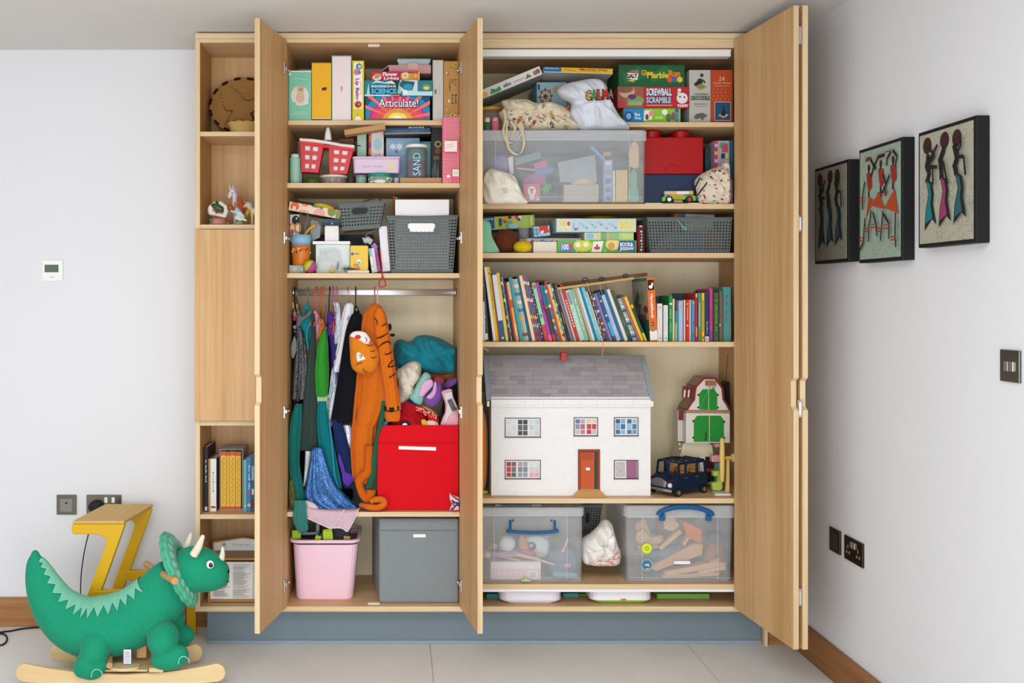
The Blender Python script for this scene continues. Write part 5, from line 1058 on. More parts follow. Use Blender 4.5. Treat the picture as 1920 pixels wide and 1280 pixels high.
q=MB();puff(q,[(656,629),(662,622),(674,620.5),(685,623),(692,632),(694,637),(690,645),(680,642),(668,634),(660,632)],-.017,.022,mat('#e6dfdc','velvet'),.0006,24,36);put(q,'muzzle_patch',t,smooth=True)
q=MB();q.ball(at(671,631.5,-.029),(mm(5.5),mm(1.4),mm(4)),mat('#c83a44','velvet'));put(q,'nose',t,smooth=True)
q=MB();puff(q,[(668,667),(670,660),(674,658),(680,664),(686,672),(683,674),(676,676),(670,677)],-.022,.012,mat('#e6e2de','velvet'),.0004,25,28);put(q,'eye_patch',t,smooth=True)
BK_=mat('#2b1d14','fabric')
def stripe(pts,Y,w=1.1):
 q=MB();P=smoothpts([tuple(at(x,y,Y))for x,y in pts],14);n_=len(P)
 q.tube(P,[mm(w)*(.35+.65*math.sin(math.pi*(i+.5)/n_))for i in range(n_)],BK_,6);put(q,'stripe',t,smooth=True)
for pts in([(672,668),(676,665),(678,669),(674,671)],[(685,632),(688,637),(686,641)]):stripe(pts,-.03,.7)
for pts in([(666,685),(673,681),(680,680)],[(680,690),(684,697),(692,698)],[(690,655),(698,659),(704,656)],[(692,668),(700,671),(707,667)],[(686,646),(694,648),(700,645)]):stripe(pts,-.0225,.8)
for pts in([(705,634),(716,631),(727,624)],[(709,651),(719,643),(729,640),(733,646)],[(721,664),(729,663),(736,658)],[(727,688),(732,680),(738,674)],[(727,688),(734,687),(742,685)],[(729,708),(736,704),(742,699)],[(745,708),(746,716),(747,726)]):stripe(pts,.0075,1.4)
for pts in([(716,612),(721,608),(728,606)],[(700,596),(706,600),(707,610)]):stripe(pts,.008,1.1)
q=MB()
for c_,r_ in((at(731,613,.06),(mm(3.4),mm(3),mm(7))),(at(736,628,.06),(mm(5),mm(3),mm(3)))):q.ball(c_,r_,BK_)
put(q,'tail_tufts',t,smooth=True)
q=MB();P=smoothpts([tuple(at(x,y,.03))for x,y in((692,835),(690,870),(688,886),(678,894),(672,906),(678,924),(688,934),(694,930),(696,918))],24);q.tube(P,[mm(8)]*4+[mm(9)]*20,mat('#c25c14','velvet'),14);put(q,'trouser_leg',t,smooth=True)
q=MB();P=smoothpts([tuple(at(x,y,-.005+.03*(x<690)))for x,y in((676,946),(692,950),(708,951),(720,945),(718,937),(706,936),(694,940))],22);q.tube(P,[mm(4.5)]*3+[mm(6)]*16+[mm(5)]*3,mat('#cf661a','velvet'),14);put(q,'foot',t,smooth=True)
q=MB();P=smoothpts([tuple(at(x,y,.028))for x,y in((660,905),(668,915),(670,930),(676,940))],12);q.tube(P,mm(7),mat('#222326','fabric'),12);put(q,'dark_lining',t,smooth=True)
cloth('green_scarf','dark green scarf hanging between the tiger suit and the red box',[(752,716,722),(790,710,720),(820,704,710),(850,698,708),(890,692,704),(912,686,697),(914,687,697)],.025,.006,'#285a42','fabric',1,.002,26)
cloth('teal_sheer_cape','long sheer teal cape trailing over the shelf at the hinge side',[(757,554,566),(790,545,566),(830,542,563),(870,543,562),(915,546,569),(945,549,572),(957,551,574)],.06,.02,'#1a6a62','velvet',4,.008,30)
q=MB();drape(q,[(938,551,573),(950,551,575),(965,549,575),(980,551,577),(992,557,578),(998,560,571)],-.016,.005,mat('#4fa096','sheer'),3,.004,31);o=put(q,'teal_sheer_hem',smooth=True);tag(o,'sheer pale teal hem hanging over the shelf above the pink bin','costume',GC)
cloth('blue_sequin_skirt','bright blue sequinned skirt spread out on the clothes shelf',[(838,585,604),(870,580,614),(905,574,628),(925,570,645),(940,574,660),(950,592,672),(956,605,670)],.045,.022,'#0b5490','glitter',6,.008,32)
cloth('teal_satin_skirt','teal satin skirt hanging behind the blue sequinned skirt',[(752,596,612),(790,594,618),(830,597,626),(870,602,634),(900,610,640),(915,620,642)],.09,.02,'#0f6f74','velvet',4,.008,33)
q=MB();P=smoothpts([tuple(at(x,y,.066))for x,y in((617,790),(622,830),(625,865),(628,895),(636,915),(643,930))],20);q.tube(P,mm(1.3),mat('#3f8fc0','velvet'),8);o=put(q,'blue_piping',smooth=True);tag(o,'thin bright blue satin edge hanging beside the navy skirt','costume',GC)
cloth('navy_satin_skirt','navy and purple satin skirt just before the tiger suit',[(786,622,640),(820,627,650),(850,632,658),(880,640,664),(908,644,664),(914,648,662)],.08,.02,'#1a2b55','velvet',4,.008,34)
q=MB();puff(q,[(636,850),(643,868),(648,884),(662,892),(664,904),(652,911),(643,903),(640,885),(634,862)],.052,.02,mat('#5a35a0','velvet'),.003,35,36,freq=40);o=put(q,'purple_satin_bow',smooth=True);tag(o,'shiny purple satin knot on the navy skirt','costume',GC)
cloth('sequin_ribbon','strip of silver sequins hanging below the green trousers',[(845,572,584),(870,571,582),(895,570,576),(912,568.5,571)],.09,.008,'#c9ced0','glitter',2,.003,36)
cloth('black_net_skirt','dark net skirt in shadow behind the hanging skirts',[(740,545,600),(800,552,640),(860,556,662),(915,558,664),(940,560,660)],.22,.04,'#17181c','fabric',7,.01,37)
cloth('silver_tinsel','silver tinsel strips between the black dress and tiger suit',[(796,644,656),(815,646,662),(840,645,660),(850,650,656)],.1,.015,'#a9abb8','glitter',4,.006,38)
t=thing('straw_skirt','olive green straw fringe skirt hanging at the hinge side shelf end','costume',at(548,930,.03),GC);rr=random.Random(9);q=MB()
for k in range(46):
 x=rr.uniform(542.5,549);y0=rr.uniform(898,915);l=rr.uniform(25,45);P=[at(x,y0,.036),at(x+rr.uniform(-1,5),y0+l*.5,.03),at(x+rr.uniform(1,8),min(y0+l,954),.026)];q.tube(smoothpts([tuple(v)for v in P],6),mm(.6),mat(rr.choice(['#6f6a30','#8a8440','#55562a','#4a5a38']),'fabric'),4)
put(q,'straws',t,kind='stuff')
q=MB();G=[];top=[(572,948),(590,951),(612,953),(630,953),(650,953),(668,952),(676,951)];bot=[(577,972),(590,978),(604,984),(620,991),(640,990),(652,996),(668,962)]
for k in range(14):
 f=k/13;row=[]
 for(x0,y0),(x1,y1)in zip(smoothpts(top,30),smoothpts(bot,30)):
  x,y=x0+(x1-x0)*f,y0+(y1-y0)*f;row.append(at(x,y,-.007-.006*f+.0035*math.sin(x*.35+f*2))if f>.15 else at(x,y,.03-.037*f/.15))
 G.append(row)
q.add([p_ for r_ in G for p_ in r_],[(a*30+j,a*30+j+1,(a+1)*30+j+1,(a+1)*30+j)for a in range(13)for j in range(29)],mat('#f4dce6','sheer'))
o=put(q,'pink_tulle',smooth=True);solidify(o,.0008);tag(o,'pale pink tulle skirt draped over the shelf edge above the pink bin','costume',GC)
q=MB()
for pts in([(576,971),(604,984),(620,991)],[(646,955),(632,975),(622,991)],[(620,988),(640,990),(652,996)],[(672,955),(662,978),(652,996)]):
 q.tube(smoothpts([tuple(at(x,y,-.0165))for x,y in pts],12),mm(.9),mat('#ecd9e2','fabric'),5)
put(q,'hem',o)
q=MB();puff(q,[(573,938),(585,941),(594,948),(596,953),(575,953),(572,945)],.012,.02,mat('#d3bcc6','velvet'),.002,39,28);o=put(q,'pink_net_roll',smooth=True);tag(o,'bunched pink net under the blue skirt','costume',GC)
# ------------------------------------------------------------------ red storage box and its heap
zD=ZL[3]+.0004
t=thing('red_storage_box','open red fabric storage box heaped with dressing up things','storage box',(xf(786),.2,zD));RED=mat('#d21622','fabric')
Yf_,Yb_=.03,.36;a=at(708,952,Yf_);x1=min(at(863,900,Yf_).x,LX['r1']-.003);zt_=zf(797,Yf_);th=.006
q=MB();q.box((a.x,Yf_,zD),(x1,Yf_+th,zt_),RED);fw=put(q,'front',t,bevel=.002)
q=MB();q.box((a.x,Yf_+th+.0003,zD),(a.x+th,Yb_-th-.0003,zt_),RED);put(q,'side',t,bevel=.002)
q=MB();q.box((x1-th,Yf_+th+.0003,zD),(x1,Yb_-th-.0003,zt_),RED);put(q,'side',t,bevel=.002)
q=MB();q.box((a.x,Yb_-th,zD),(x1,Yb_,zt_),RED);put(q,'back',t,bevel=.002)
q=MB();q.box((a.x+th+.0003,Yf_+th+.0003,zD),(x1-th-.0003,Yb_-th-.0003,zD+th),RED);put(q,'base',t)
q=MB();zz=zf(830,Yf_);q.box((a.x+.002,Yf_-.0008,zz-.001),(x1-.002,Yf_-.0001,zz+.001),mat('#a00f18','fabric'));put(q,'seam',t)
q=MB();q.prism([at(x,y,Yf_-.0012)for x,y in((747.5,836),(817.5,838),(817.5,844.5),(747.5,842))],(0,.001,0),mat('#eceae8','card'));put(q,'label_strip',t)
GH='things heaped in the red box'
def heap(name,label,outline,Y,th_,col,kind='fabric',wr=.005,seed=0,cat='cloth',**kw):
 q=MB();puff(q,outline,Y,th_,mat(col,kind),wr,seed,**kw);o=put(q,name,smooth=True);return tag(o,label,cat,GH)
heap('teal_costume_bundle','large crumpled teal velour costume on top of the heap',[(738,650),(748,636),(768,640),(782,630),(800,628),(825,634),(845,645),(859,652),(860,675),(857,697),(835,700),(812,700),(790,694),(765,690),(742,684)],.24,.19,'#1f7f90','velvet',.034,41,freq=13,n=96)
heap('cream_pillowcase','cream cotton cloth bundle in the middle of the heap',[(742,700),(752,688),(768,678),(782,676),(790,686),(788,712),(778,722),(775,738),(765,754),(750,764),(742,745)],.17,.14,'#e4d9c6','fabric',.02,42,freq=18,n=72)
heap('brown_fur_collar','ginger brown fur strip under the teal bundle',[(788,696),(805,700),(830,699),(850,693),(862,696),(862,712),(840,716),(815,716),(800,712)],.23,.08,'#8f5426','fur',.008,43)
heap('mint_hat','mint green cloth hat beside the lilac visor',[(768,744),(776,730),(786,712),(796,698),(806,702),(808,714),(800,732),(794,750),(788,760),(774,754)],.1,.06,'#8fcabe','fabric',.006,44)
o=heap('lilac_visor','pale lilac peaked visor on the heap',[(785,740),(790,722),(798,712),(810,712),(812,722),(804,732),(792,744)],.062,.02,'#d5a9cf','velvet',.002,45,cat='hat')
heap('purple_hat','purple peaked hat with lilac brim under the visor',[(796,744),(806,735),(816,716),(826,718),(830,735),(825,752),(812,763),(798,758)],.085,.06,'#7a52a0','velvet',.004,46,cat='hat')
heap('lilac_peak','curved lilac peak between the visor and the purple hat',[(800,744),(810,733),(815,715),(819,722),(817,738),(808,748)],.05,.014,'#cfa0cd','velvet',.001,52,cat='hat')
heap('red_feather_tuft','fluffy crimson feather tuft at the back of the heap',[(812,712),(820,706),(830,710),(832,718),(822,722),(814,718)],.12,.04,'#b03a5a','fur',.006,47,cat='feather')
heap('purple_shiny_cloth','shiny violet cloth behind the black hat',[(828,726),(840,712),(855,708),(862,712),(860,724),(845,730)],.16,.05,'#7a4f96','velvet',.005,48)
heap('black_hat','rounded black felt hat at the door side of the heap',[(824,797),(826,770),(832,745),(842,726),(855,716),(862,716),(862,780),(855,800),(836,800)],.15,.1,'#151417','velvet',.004,49,cat='hat')
heap('red_satin_cloth','glossy red satin cloth along the box rim',[(738,775),(750,760),(760,752),(772,752),(785,762),(800,775),(806,800),(780,804),(738,804)],.1,.09,'#a81420','velvet',.012,50,freq=24)
o=heap('spotted_red_scarf','red scarf with white dots folded on the heap',[(778,760),(790,762),(806,772),(820,778),(822,798),(812,800),(806,782),(790,774),(778,768)],.058,.03,'#c01c22','fabric',.003,51)
rr=random.Random(4);q=MB()
for k in range(46):
 f=rr.random();x=781+38*f+rr.uniform(-2,2);y=765+17*f+rr.uniform(-4,5);q.ball(at(x,y,.041),(mm(.9),mm(.7),mm(.9)),mat('#ece4dc','card'),6,4)
put(q,'white_dots',o,kind='stuff')
heap('cream_bag_edge','tan cloth edge lying on the red scarf',[(788,762),(800,762),(816,772),(822,780),(806,772),(792,768)],.075,.03,'#b98a4a','fabric',.003,53)
heap('navy_cloth','dark navy cloth tucked under the mint hat',[(762,752),(770,748),(778,756),(788,764),(780,768),(764,760)],.1,.05,'#16294a','fabric',.004,54)
t=thing('wheeled_toy','black wheeled toy poking above the red box rim','toy',at(760,797,.045),GH);q=MB();c_=at(759,799,.05);rr_=mm(11)
q.tube([c_+Vector((rr_*math.cos(a)*.82,0,rr_*math.sin(a)*.82))for a in[2*math.pi*i/28 for i in range(28)]],rr_*.2,mat('#17171a','rubber'),10,closed=True);put(q,'tyre',t,smooth=True)
q=MB();ax=Matrix.Rotation(R(90),3,'X');q.lathe([(.001,-.003),(rr_*.55,-.003),(rr_*.55,.003),(.001,.004)],c_,mat('#8a8c90','metal'),20,ax);put(q,'hub',t)
heap('red_toy_body','glossy red toy body around the black wheel',[(742,796),(750,788),(760,786),(772,788),(790,792),(800,800),(742,802)],.075,.04,'#c22a22','gloss',.002,55,cat='toy')
heap('yellow_foil','crumpled yellow foil wrapper at the box rim',[(790,788),(796,786),(802,792),(800,799),(792,798)],.048,.02,'#d8b02c','velvet',.004,56,cat='wrapper')
heap('white_printed_cloth','white printed cloth at the rim beside the foil wrapper',[(800,790),(810,786),(820,792),(822,800),(802,800)],.05,.02,'#d3c2b0','fabric',.004,57)
heap('blue_ribbon_bow','bright blue ribbon bow in the corner of the red box',[(712,793),(716,785),(720,790),(727,787),(726,796),(712,798)],.05,.02,'#2a8ab0','velvet',.004,58,cat='ribbon')
t=thing('toy_vacuum','pink and grey handheld toy vacuum standing in the red box','toy',at(845,795,.05),GH)
q=MB();puff(q,[(828,800),(829,784),(834,772),(834,756),(829,740),(829,733),(846,729),(850,742),(857,760),(862,772),(862,800)],.056,.034,mat('#e0a0ae','gloss'),.0004,60,56);put(q,'body',t,smooth=True)
q=MB();q.prism([at(x,y,.0375)for x,y in((833,737),(847,734),(850,748),(857,762),(850,772),(842,780),(838,790),(834,794),(836,775),(838,758))],(0,.01,0),mat('#c9c7c6','gloss'));put(q,'grey_panel',t,bevel=.002)
q=MB();q.tube([at(842.5,749,.031),at(852,769,.03)],mm(4.4),mat('#5d6064','gloss'),14);put(q,'grip',t,smooth=True)
t_=heap('striped_sock','red, white and navy striped ribbon rosette beside the red box',[(844,924),(851,928),(863,935),(863,958),(850,960),(843,955),(847,945),(843,935)],.008,.026,'#dcd6da','fabric',.003,61,cat='ribbon')
q=MB()
for pts,c_ in(([(845,925),(852,932),(861,938)],'#c22a3a'),([(847,937),(853,942),(862,943)],'#26325c'),([(846,955),(852,950),(857,946),(862,949)],'#26325c'),([(845,956),(853,958),(862,956)],'#b8323e'),([(848,941),(852,949),(849,954)],'#b8323e')):q.tube(smoothpts([tuple(at(x,y,-.0065))for x,y in pts],10),mm(1.6),mat(c_,'fabric'),6)
put(q,'stripes',t_)
# ------------------------------------------------------------------ bottom of the two-door cupboard
zE=ZB+.0004
t=thing('pink_bin','pale pink plastic bin of lime and black toy parts','bin',(xf(607),.16,zE));PK=mat('#efc9d8','gloss')
Yf_,Yb_=.055,.33
def ringz(x0,x1,y0,y1,z,r):return rrect(x0,y0,x1,y1,r,z)
fx0,fx1=at(553,0,Yf_).x,at(661,0,Yf_).x;tx0,tx1=max(at(548,0,Yf_).x,LX['p1']+.004),at(671,0,Yf_).x;zt_=zf(1022,Yf_)
rs=[ringz(fx0+.004,fx1-.004,Yf_+.034,Yb_-.034,zE,.03),ringz(fx0,fx1,Yf_+.03,Yb_-.03,zE+.006,.034),ringz(tx0,tx1,Yf_+.01,Yb_-.01,zt_,.034)]
ins=[ringz(tx0+.003,tx1-.003,Yf_+.013,Yb_-.013,zt_,.032),ringz(fx0+.004,fx1-.004,Yf_+.035,Yb_-.035,zE+.008,.03)]
q=MB();q.rings(rs+ins,PK);put(q,'tub',t,smooth=False)
rx0,rx1=max(at(541,0,Yf_-.01).x,LX['p1']+.0015),at(675,0,Yf_-.01).x;zr_=zf(1012,Yf_)
q=MB();A=[ringz(rx0+.006,rx1-.006,Yf_,Yb_,zr_-.014,.036),ringz(rx0,rx1,Yf_-.006,Yb_+.006,zr_-.010,.04),ringz(rx0,rx1,Yf_-.006,Yb_+.006,zr_-.002,.04),ringz(rx0+.003,rx1-.003,Yf_-.003,Yb_+.003,zr_,.04),ringz(rx0+.014,rx1-.014,Yf_+.009,Yb_-.009,zr_,.036),ringz(rx0+.015,rx1-.015,Yf_+.010,Yb_-.010,zr_-.014,.036)]
q.rings(A,PK,cap=False,closed=True);put(q,'rim',t,smooth=True)
GT='toy parts in the pink bin'
def chunk(name,label,M,a,b_,col,kind='gloss',bev=.003,extra=None):
 q=MB();q.box(a,b_,mat(col,kind),M)
 if extra:extra(q,M)
 o=put(q,name,bevel=bev);return tag(o,label,'toy',GT)
def TM_(px_,py,Y,yaw=0,pitch=0,roll=0):return Matrix.Translation(at(px_,py,Y))@Matrix.Rotation(R(yaw),4,'Z')@Matrix.Rotation(R(roll),4,'Y')@Matrix.Rotation(R(pitch),4,'X')
def ribs(n,w_,d,h):return lambda q,M:[q.box((-w_/2+w_*i/n+.001,-.002,-h),(-w_/2+w_*(i+.5)/n,d,h+.002),mat('#2f3536','gloss'),M)for i in range(n)]
chunk('lime_toy_block','square lime green toy block at the hinge side of the pink bin',TM_(554,1003,.09,8,-20),(-.014,0,-.014),(.022,.03,.02),'#9cc41c')
chunk('lime_toy_piece','folded lime green toy bracket in the middle of the pink bin',TM_(595,1011,.085,-15,-18,12),(-.012,0,-.016),(.012,.02,.016),'#b4d42a')
chunk('lime_toy_ramp','lime green toy ramp with rounded top beside the grey tracks',TM_(615,1004,.09,10,-15,-4),(-.02,0,-.026),(.02,.025,.02),'#b4da22',extra=lambda q,M:q.tube([M@Vector((-.018,.004,.02)),M@Vector((.018,.004,.02))],.007,mat('#b4da22','gloss'),10))
chunk('grey_toy_track','light grey toy track piece lying across the pink bin front',TM_(575,1013,.08,5,-10,2),(-.045,0,-.006),(.04,.02,.005),'#9a9ea6')
chunk('grey_toy_arch','pale grey toy arch piece at the back of the pink bin',TM_(578,1000,.14,-8,0,-4),(-.04,0,-.006),(.04,.02,.005),'#8b9196')
chunk('grey_rack_track','upright grey toothed track strip in the pink bin',TM_(595.5,994,.15),(-.006,0,-.03),(.006,.012,.026),'#8f9696',extra=lambda q,M:[q.box((-.0085,.001,-.028+.008*i),(.0085,.01,-.024+.008*i),mat('#a5acaa','gloss'),M)for i in range(7)])
chunk('dark_toy_track','dark grey ribbed toy track leaning at the back of the pink bin',TM_(605,990,.2,0,-25),(-.085,0,-.03),(.06,.02,.02),'#3a4142',extra=ribs(12,.14,.022,.018))
chunk('black_toy_grid','charcoal toy grid plate beside the lime ramp',TM_(640,1002,.12,-14,-20),(-.035,0,-.03),(.03,.018,.024),'#3d4446',extra=ribs(7,.06,.02,.022))
chunk('wood_toy_block','tan wooden toy block in the front corner of the pink bin',TM_(650,1009,.09,6,-12,6),(-.012,0,-.012),(.014,.02,.009),'#c99a66','card',.001)
chunk('black_toy_strap','curved black toy belt between the lime pieces',TM_(604,1008,.088,10,-10,-10),(-.006,0,-.02),(.004,.02,.018),'#1b1c1d')
q=MB();q.rings([ringz(fx0+.006,fx1-.006,Yf_+.038,Yb_-.038,zE+.009,.03),ringz(tx0+.012,tx1-.012,Yf_+.022,Yb_-.022,zr_-.03,.03)],mat('#2a2d2e','gloss'));o=put(q,'toy_parts_below',kind='stuff');o['label']='dark jumble of toy parts filling the pink bin';o['category']='toys'
t=thing('grey_storage_box','dark grey lidless fabric box beside the pink bin','storage box',(xf(785),.2,zE));GR=mat('#858c8d','fabric')
Yf_,Yb_=.045,.4;a=at(711,1117,Yf_);x1=min(at(860,1000,Yf_).x,LX['r1']-.0015);zt_=zf(972,Yf_)
M=Matrix.Translation((x1,Yf_,zE))@Matrix.Rotation(R(0),4,'Z');q=MB()
xl_b=at(703,0,Yb_).x-.012
pts0=[Vector(v)for v in((a.x,Yf_,zE),(x1,Yf_,zE),(x1,Yb_,zE),(xl_b,Yb_,zE))]
def inset(z,k=0):return[Vector((p_.x,p_.y,z))for p_ in pts0]
q.prism(pts0,(0,0,zt_-zE),GR);bd=put(q,'body',t,bevel=.008)
q=MB();zz=zf(994,Yf_);q.box((a.x+.006,Yf_-.0009,zz-.0009),(x1-.006,Yf_-.0001,zz+.0009),mat('#4f5657','fabric'));put(q,'seam',t)
q=MB();q.box((at(775,0,Yf_).x,Yf_-.0013,zf(1007,Yf_)),(at(798,0,Yf_).x,Yf_-.0002,zf(1001,Yf_)),mat('#eeedeb','card'));put(q,'label_strip',t)
# ------------------------------------------------------------------ bifold cupboard, books
LIM[:]=[LX['q1']+.0012,LX['e0']-.0012]
zK=ZR[3]+.0004;YK=.05
A_,B_=890,1130
BOOKS=[(A_,60,560,1,'#c9d8dc','pale blue upright book','w'),(A_,128,70,4,'#4a4a46','dark speckled tall book','d'),(A_,262,80,7.2,'#e9e9e6','white tall book',''),(A_,298,75,7.2,'#e8bf1c','yellow tall book','y'),(A_,346,215,7.4,'#a2506a','thin plum book',''),(A_,364,160,7.6,'#e2e3e6','white book with blue foot','b'),(A_,434,160,8,'#e6c355','thick yellow ochre book',''),(A_,488,200,8.6,'#39465e','navy grey book','s'),(A_,512,215,8.8,'#a9b6b0','thin grey green book','s'),(A_,530,270,9,'#23303f','thin midnight blue book',''),(A_,556,300,9.2,'#b8442c','thin brick red book',''),(A_,584,285,9.6,'#e9c68a','cream orange book','o'),(A_,630,225,10.2,'#2f93a6','teal book',''),(A_,656,230,10.4,'#56acb8','light teal book',''),(A_,682,240,10.6,'#b9b27a','thin olive book','s'),(A_,702,245,10.8,'#8fb4b4','pale blue green book','s'),(A_,762,205,11.2,'#3a4e6c','steel blue book',''),(A_,800,200,11.6,'#e0d1a6','broad cream book',''),(A_,852,190,12,'#c23a3e','red and white striped book','s'),(A_,884,200,12.2,'#5a7aa8','thin denim blue book','s'),(A_,906,205,12.4,'#7a4a6c','violet striped book','s'),(A_,938,290,12.8,'#3d3446','dark patterned book','p'),(A_,980,300,13.2,'#8fd0a4','mint book with red foot','m'),(A_,1036,295,13.6,'#a83fa2','magenta book','g'),(A_,1090,330,14,'#5a2e3a','maroon book with red foot','r'),(A_,1148,330,14.4,'#2a7a94','petrol blue book','s'),(A_,1188,280,14.8,'#cc4638','coral red book',''),(A_,1216,320,15,'#e6a93a','amber book',''),(A_,1242,320,15.2,'#dfe2cc','pale cream green book','s'),(A_,1268,300,15.5,'#6f7a54','multicoloured moss book','s'),(A_,1296,310,15.8,'#1c1e1c','black book','k'),(A_,1344,335,16.2,'#b5879c','dusty pink thin book',''),(A_,1368,380,16.4,'#7a7266','taupe book',''),(A_,1394,385,16.6,'#c9cfcf','pale grey thin book',''),(A_,1420,325,16.8,'#cf2a24','bright red book','w'),(A_,1462,400,16.6,'#a4cfbc','mint book with grey label','l'),(A_,1532,380,16.4,'#8fb094','wide sage green book','t'),(A_,1606,360,17,'#b9a586','tan thin book',''),(A_,1644,365,17.2,'#dfe6e8','white glossy book',''),(A_,1682,360,17.4,'#1f8296','deep teal book',''),(A_,1712,360,17.6,'#6fbcd6','sky blue book','t'),(A_,1762,420,18,'#c9d3b4','pale lime book',''),(A_,1796,430,18.4,'#43304f','aubergine book with dotted edge','p'),(A_,1836,445,18.6,'#4c5a58','dark slate book','s'),(A_,1876,450,18.8,'#8d70a8','lavender book',''),(B_,150,430,19.2,'#22597e','ocean blue book','a'),(B_,205,470,19.6,'#b7c4e4','pale periwinkle book','f'),(B_,266,400,19.8,'#2d6484','blue grey book',''),(B_,314,390,20,'#e3e0da','off white book',''),(B_,364,420,20,'#48573f','forest green book','k'),(B_,426,515,20.4,'#88aac9','blue comic paperback','c'),(B_,466,510,20.8,'#a9b26a','lime striped paperback','c'),(B_,496,495,21.2,'#8a6aa0','mauve paperback',''),(B_,518,492,21.4,'#dd6a4a','coral paperback',''),(B_,540,495,21.6,'#e8c23a','golden paperback',''),(B_,586,600,22,'#2c4a3e','small dark green book','y2'),]
def bops(e):
 rr=random.Random(hash(e)%99 if False else len(e)*7+(ord(e[0])if e else 0))
 D={'w':[('r',.3,.25+.05*k,.7,.28+.05*k,'#ecdcd8')for k in range(10)],'d':[('r',.1+.5*rr.random(),.1+k*.07,.4+.4*rr.random(),.13+k*.07,rr.choice(['#8a8a80','#c9642a','#d8d8d0','#6a6a62']))for k in range(11)]+[('r',.1,.02,.8,.1,'#e6e4de')],'y':[('c',.5,.91,.012,'#cf5a2a'),('t','~Favourite Nursery Rhymes',.3,.42,.72,.78,'#5a4a14',-90)],'b':[('r',0,0,1,.3,'#2f5c86'),('r',0,.97,1,1,'#3a5a7a'),('r',.3,.03,.7,.06,'#dfe6ea')],'o':[('r',0,.0,1,.1,'#e8a860'),('r',0,.3,1,.55,'#e9a14a'),('r',0,.56,1,.7,'#cf5a2e')],'p':[('r',.15+.3*(k%2),.06+k*.055,.5+.3*(k%2),.085+k*.055,['#c9b0a0','#d8d2c4','#a03a4a'][k%3])for k in range(16)],'m':[('r',0,0,1,.28,'#cc3f36'),('r',.2,.4,.8,.46,'#4a8a6a'),('r',.2,.9,.9,.97,'#b8622a')],'g':[('r',0,0,1,.1,'#d86ab4'),('r',0,.5,1,.7,'#8a2a6a')],'r':[('r',0,0,1,.12,'#c4301f'),('r',0,.62,1,1,'#2a6a7a'),('r',0,.58,1,.62,'#c24a3a')],'k':[('r',.2,.62,.8,.9,'#3f4a42'),('r',.1,.0,.9,.1,'#24402e'),('r',.3,.3,.7,.5,'#6a6e58')],'l':[('r',.1,.72,.8,.96,'#8a9296'),('r',.2,.66,.6,.7,'#d7d46a'),('t','~over and over',.3,.2,.7,.55,'#e4f0ea',-90)],'t':[('t','~the little book of',.3,.2,.75,.8,'#e2ecdc' if rr.random()<2 else '',-90)],'a':[('r',0,.1,1,.38,'#3fa4c8'),('r',.2,.5,.8,.54,'#a9d0dc'),('r',.1,.8,.7,.84,'#d8b04a')],'f':[('c',.5,.08,.025,'#e0b83a'),('r',.2,.3,.7,.7,'#a7b2d8')],'c':[('r',.1,.08+.1*k,.9,.13+.1*k,['#25406a','#dfe2c0','#c2c84a'][k%3])for k in range(9)],'y2':[('r',0,0,1,.22,'#d8c22c'),('r',0,.9,1,1,'#d8b83a')],'s':[('r',0,.08+.13*k,1,.13+.13*k,rr.choice(['#d8d4c8','#8a3a4a','#d9b24a','#4a7a9a','#27303c','#9ab8a0']))for k in range(7)]}
 return D.get(e)
prev=None;BX=[o+.1354*x for o,x,*_ in BOOKS]+[B_+.1354*622]
for k,(o_,x,yt,ln,c,nm,e)in enumerate(BOOKS):
 yt=490+.1354*yt;nl=BOOKS[k+1][3]if k+1<len(BOOKS)else ln
 h=mm(640-yt,YK);gap=mm(BX[k+1]-BX[k],YK);d=h*(math.tan(R(nl))-math.tan(R(ln)))if k+1<len(BOOKS)else 0
 wd=max((gap-max(d,0))*math.cos(R(ln))-.0004,.0018)
 x0=BX[k]if k else 905-24;
 if k==0:wd=mm(910-894,YK);x0=894
 dep=.16+.05*((k*37)%10)/10
 th=R(-ln);M=Matrix.Translation((xf(x0,YK),YK+.012*((k*13)%5)/5,zK))@Matrix.Rotation(th,4,'Y');hh=h/math.cos(th)-wd*abs(math.sin(th))*.5
 bt=min(.0018,wd*.25);q=MB();cm=mat(c,'card');q.box((0,0,0),(bt,dep,hh),cm,M);q.box((wd-bt,0,0),(wd,dep,hh),cm,M);q.box((bt,0,0),(wd-bt,bt,hh),cm,M);bk=put(q,'book')
 q=MB();q.box((bt,bt,.002),(wd-bt,dep-.002,hh-.002),mat('#e6dfce','paper'),M);put(q,'pages',bk)
 op=bops(e);f=Face(M@Vector((0,0,0)),M.to_3x3()@Vector((wd,0,0)),M.to_3x3()@Vector((0,0,hh)))
 if op:printed(f,op,bk)
 tag(bk,nm+(' leaning at the partition end of the book shelf' if not prev else ' leaning on the book shelf, following the '+prev),'book','leaning books on the book shelf');prev=nm
M=Matrix.Translation((xf(1219,.03),.03,zK))@Matrix.Rotation(R(-3.2),4,'Y')@Matrix.Rotation(R(0),4,'Z')
wd,hh,dp=mm(14.8,.03),mm(640.5-521,.03),.25
q=MB();q.box((0,0,0),(wd,dp,hh),mat('#dc6a24','card'),M);o=put(q,'magnet_game_box',bevel=.001);tag(o,'orange magnet game box with rabbit badge and picture side, after the leaning books','game')
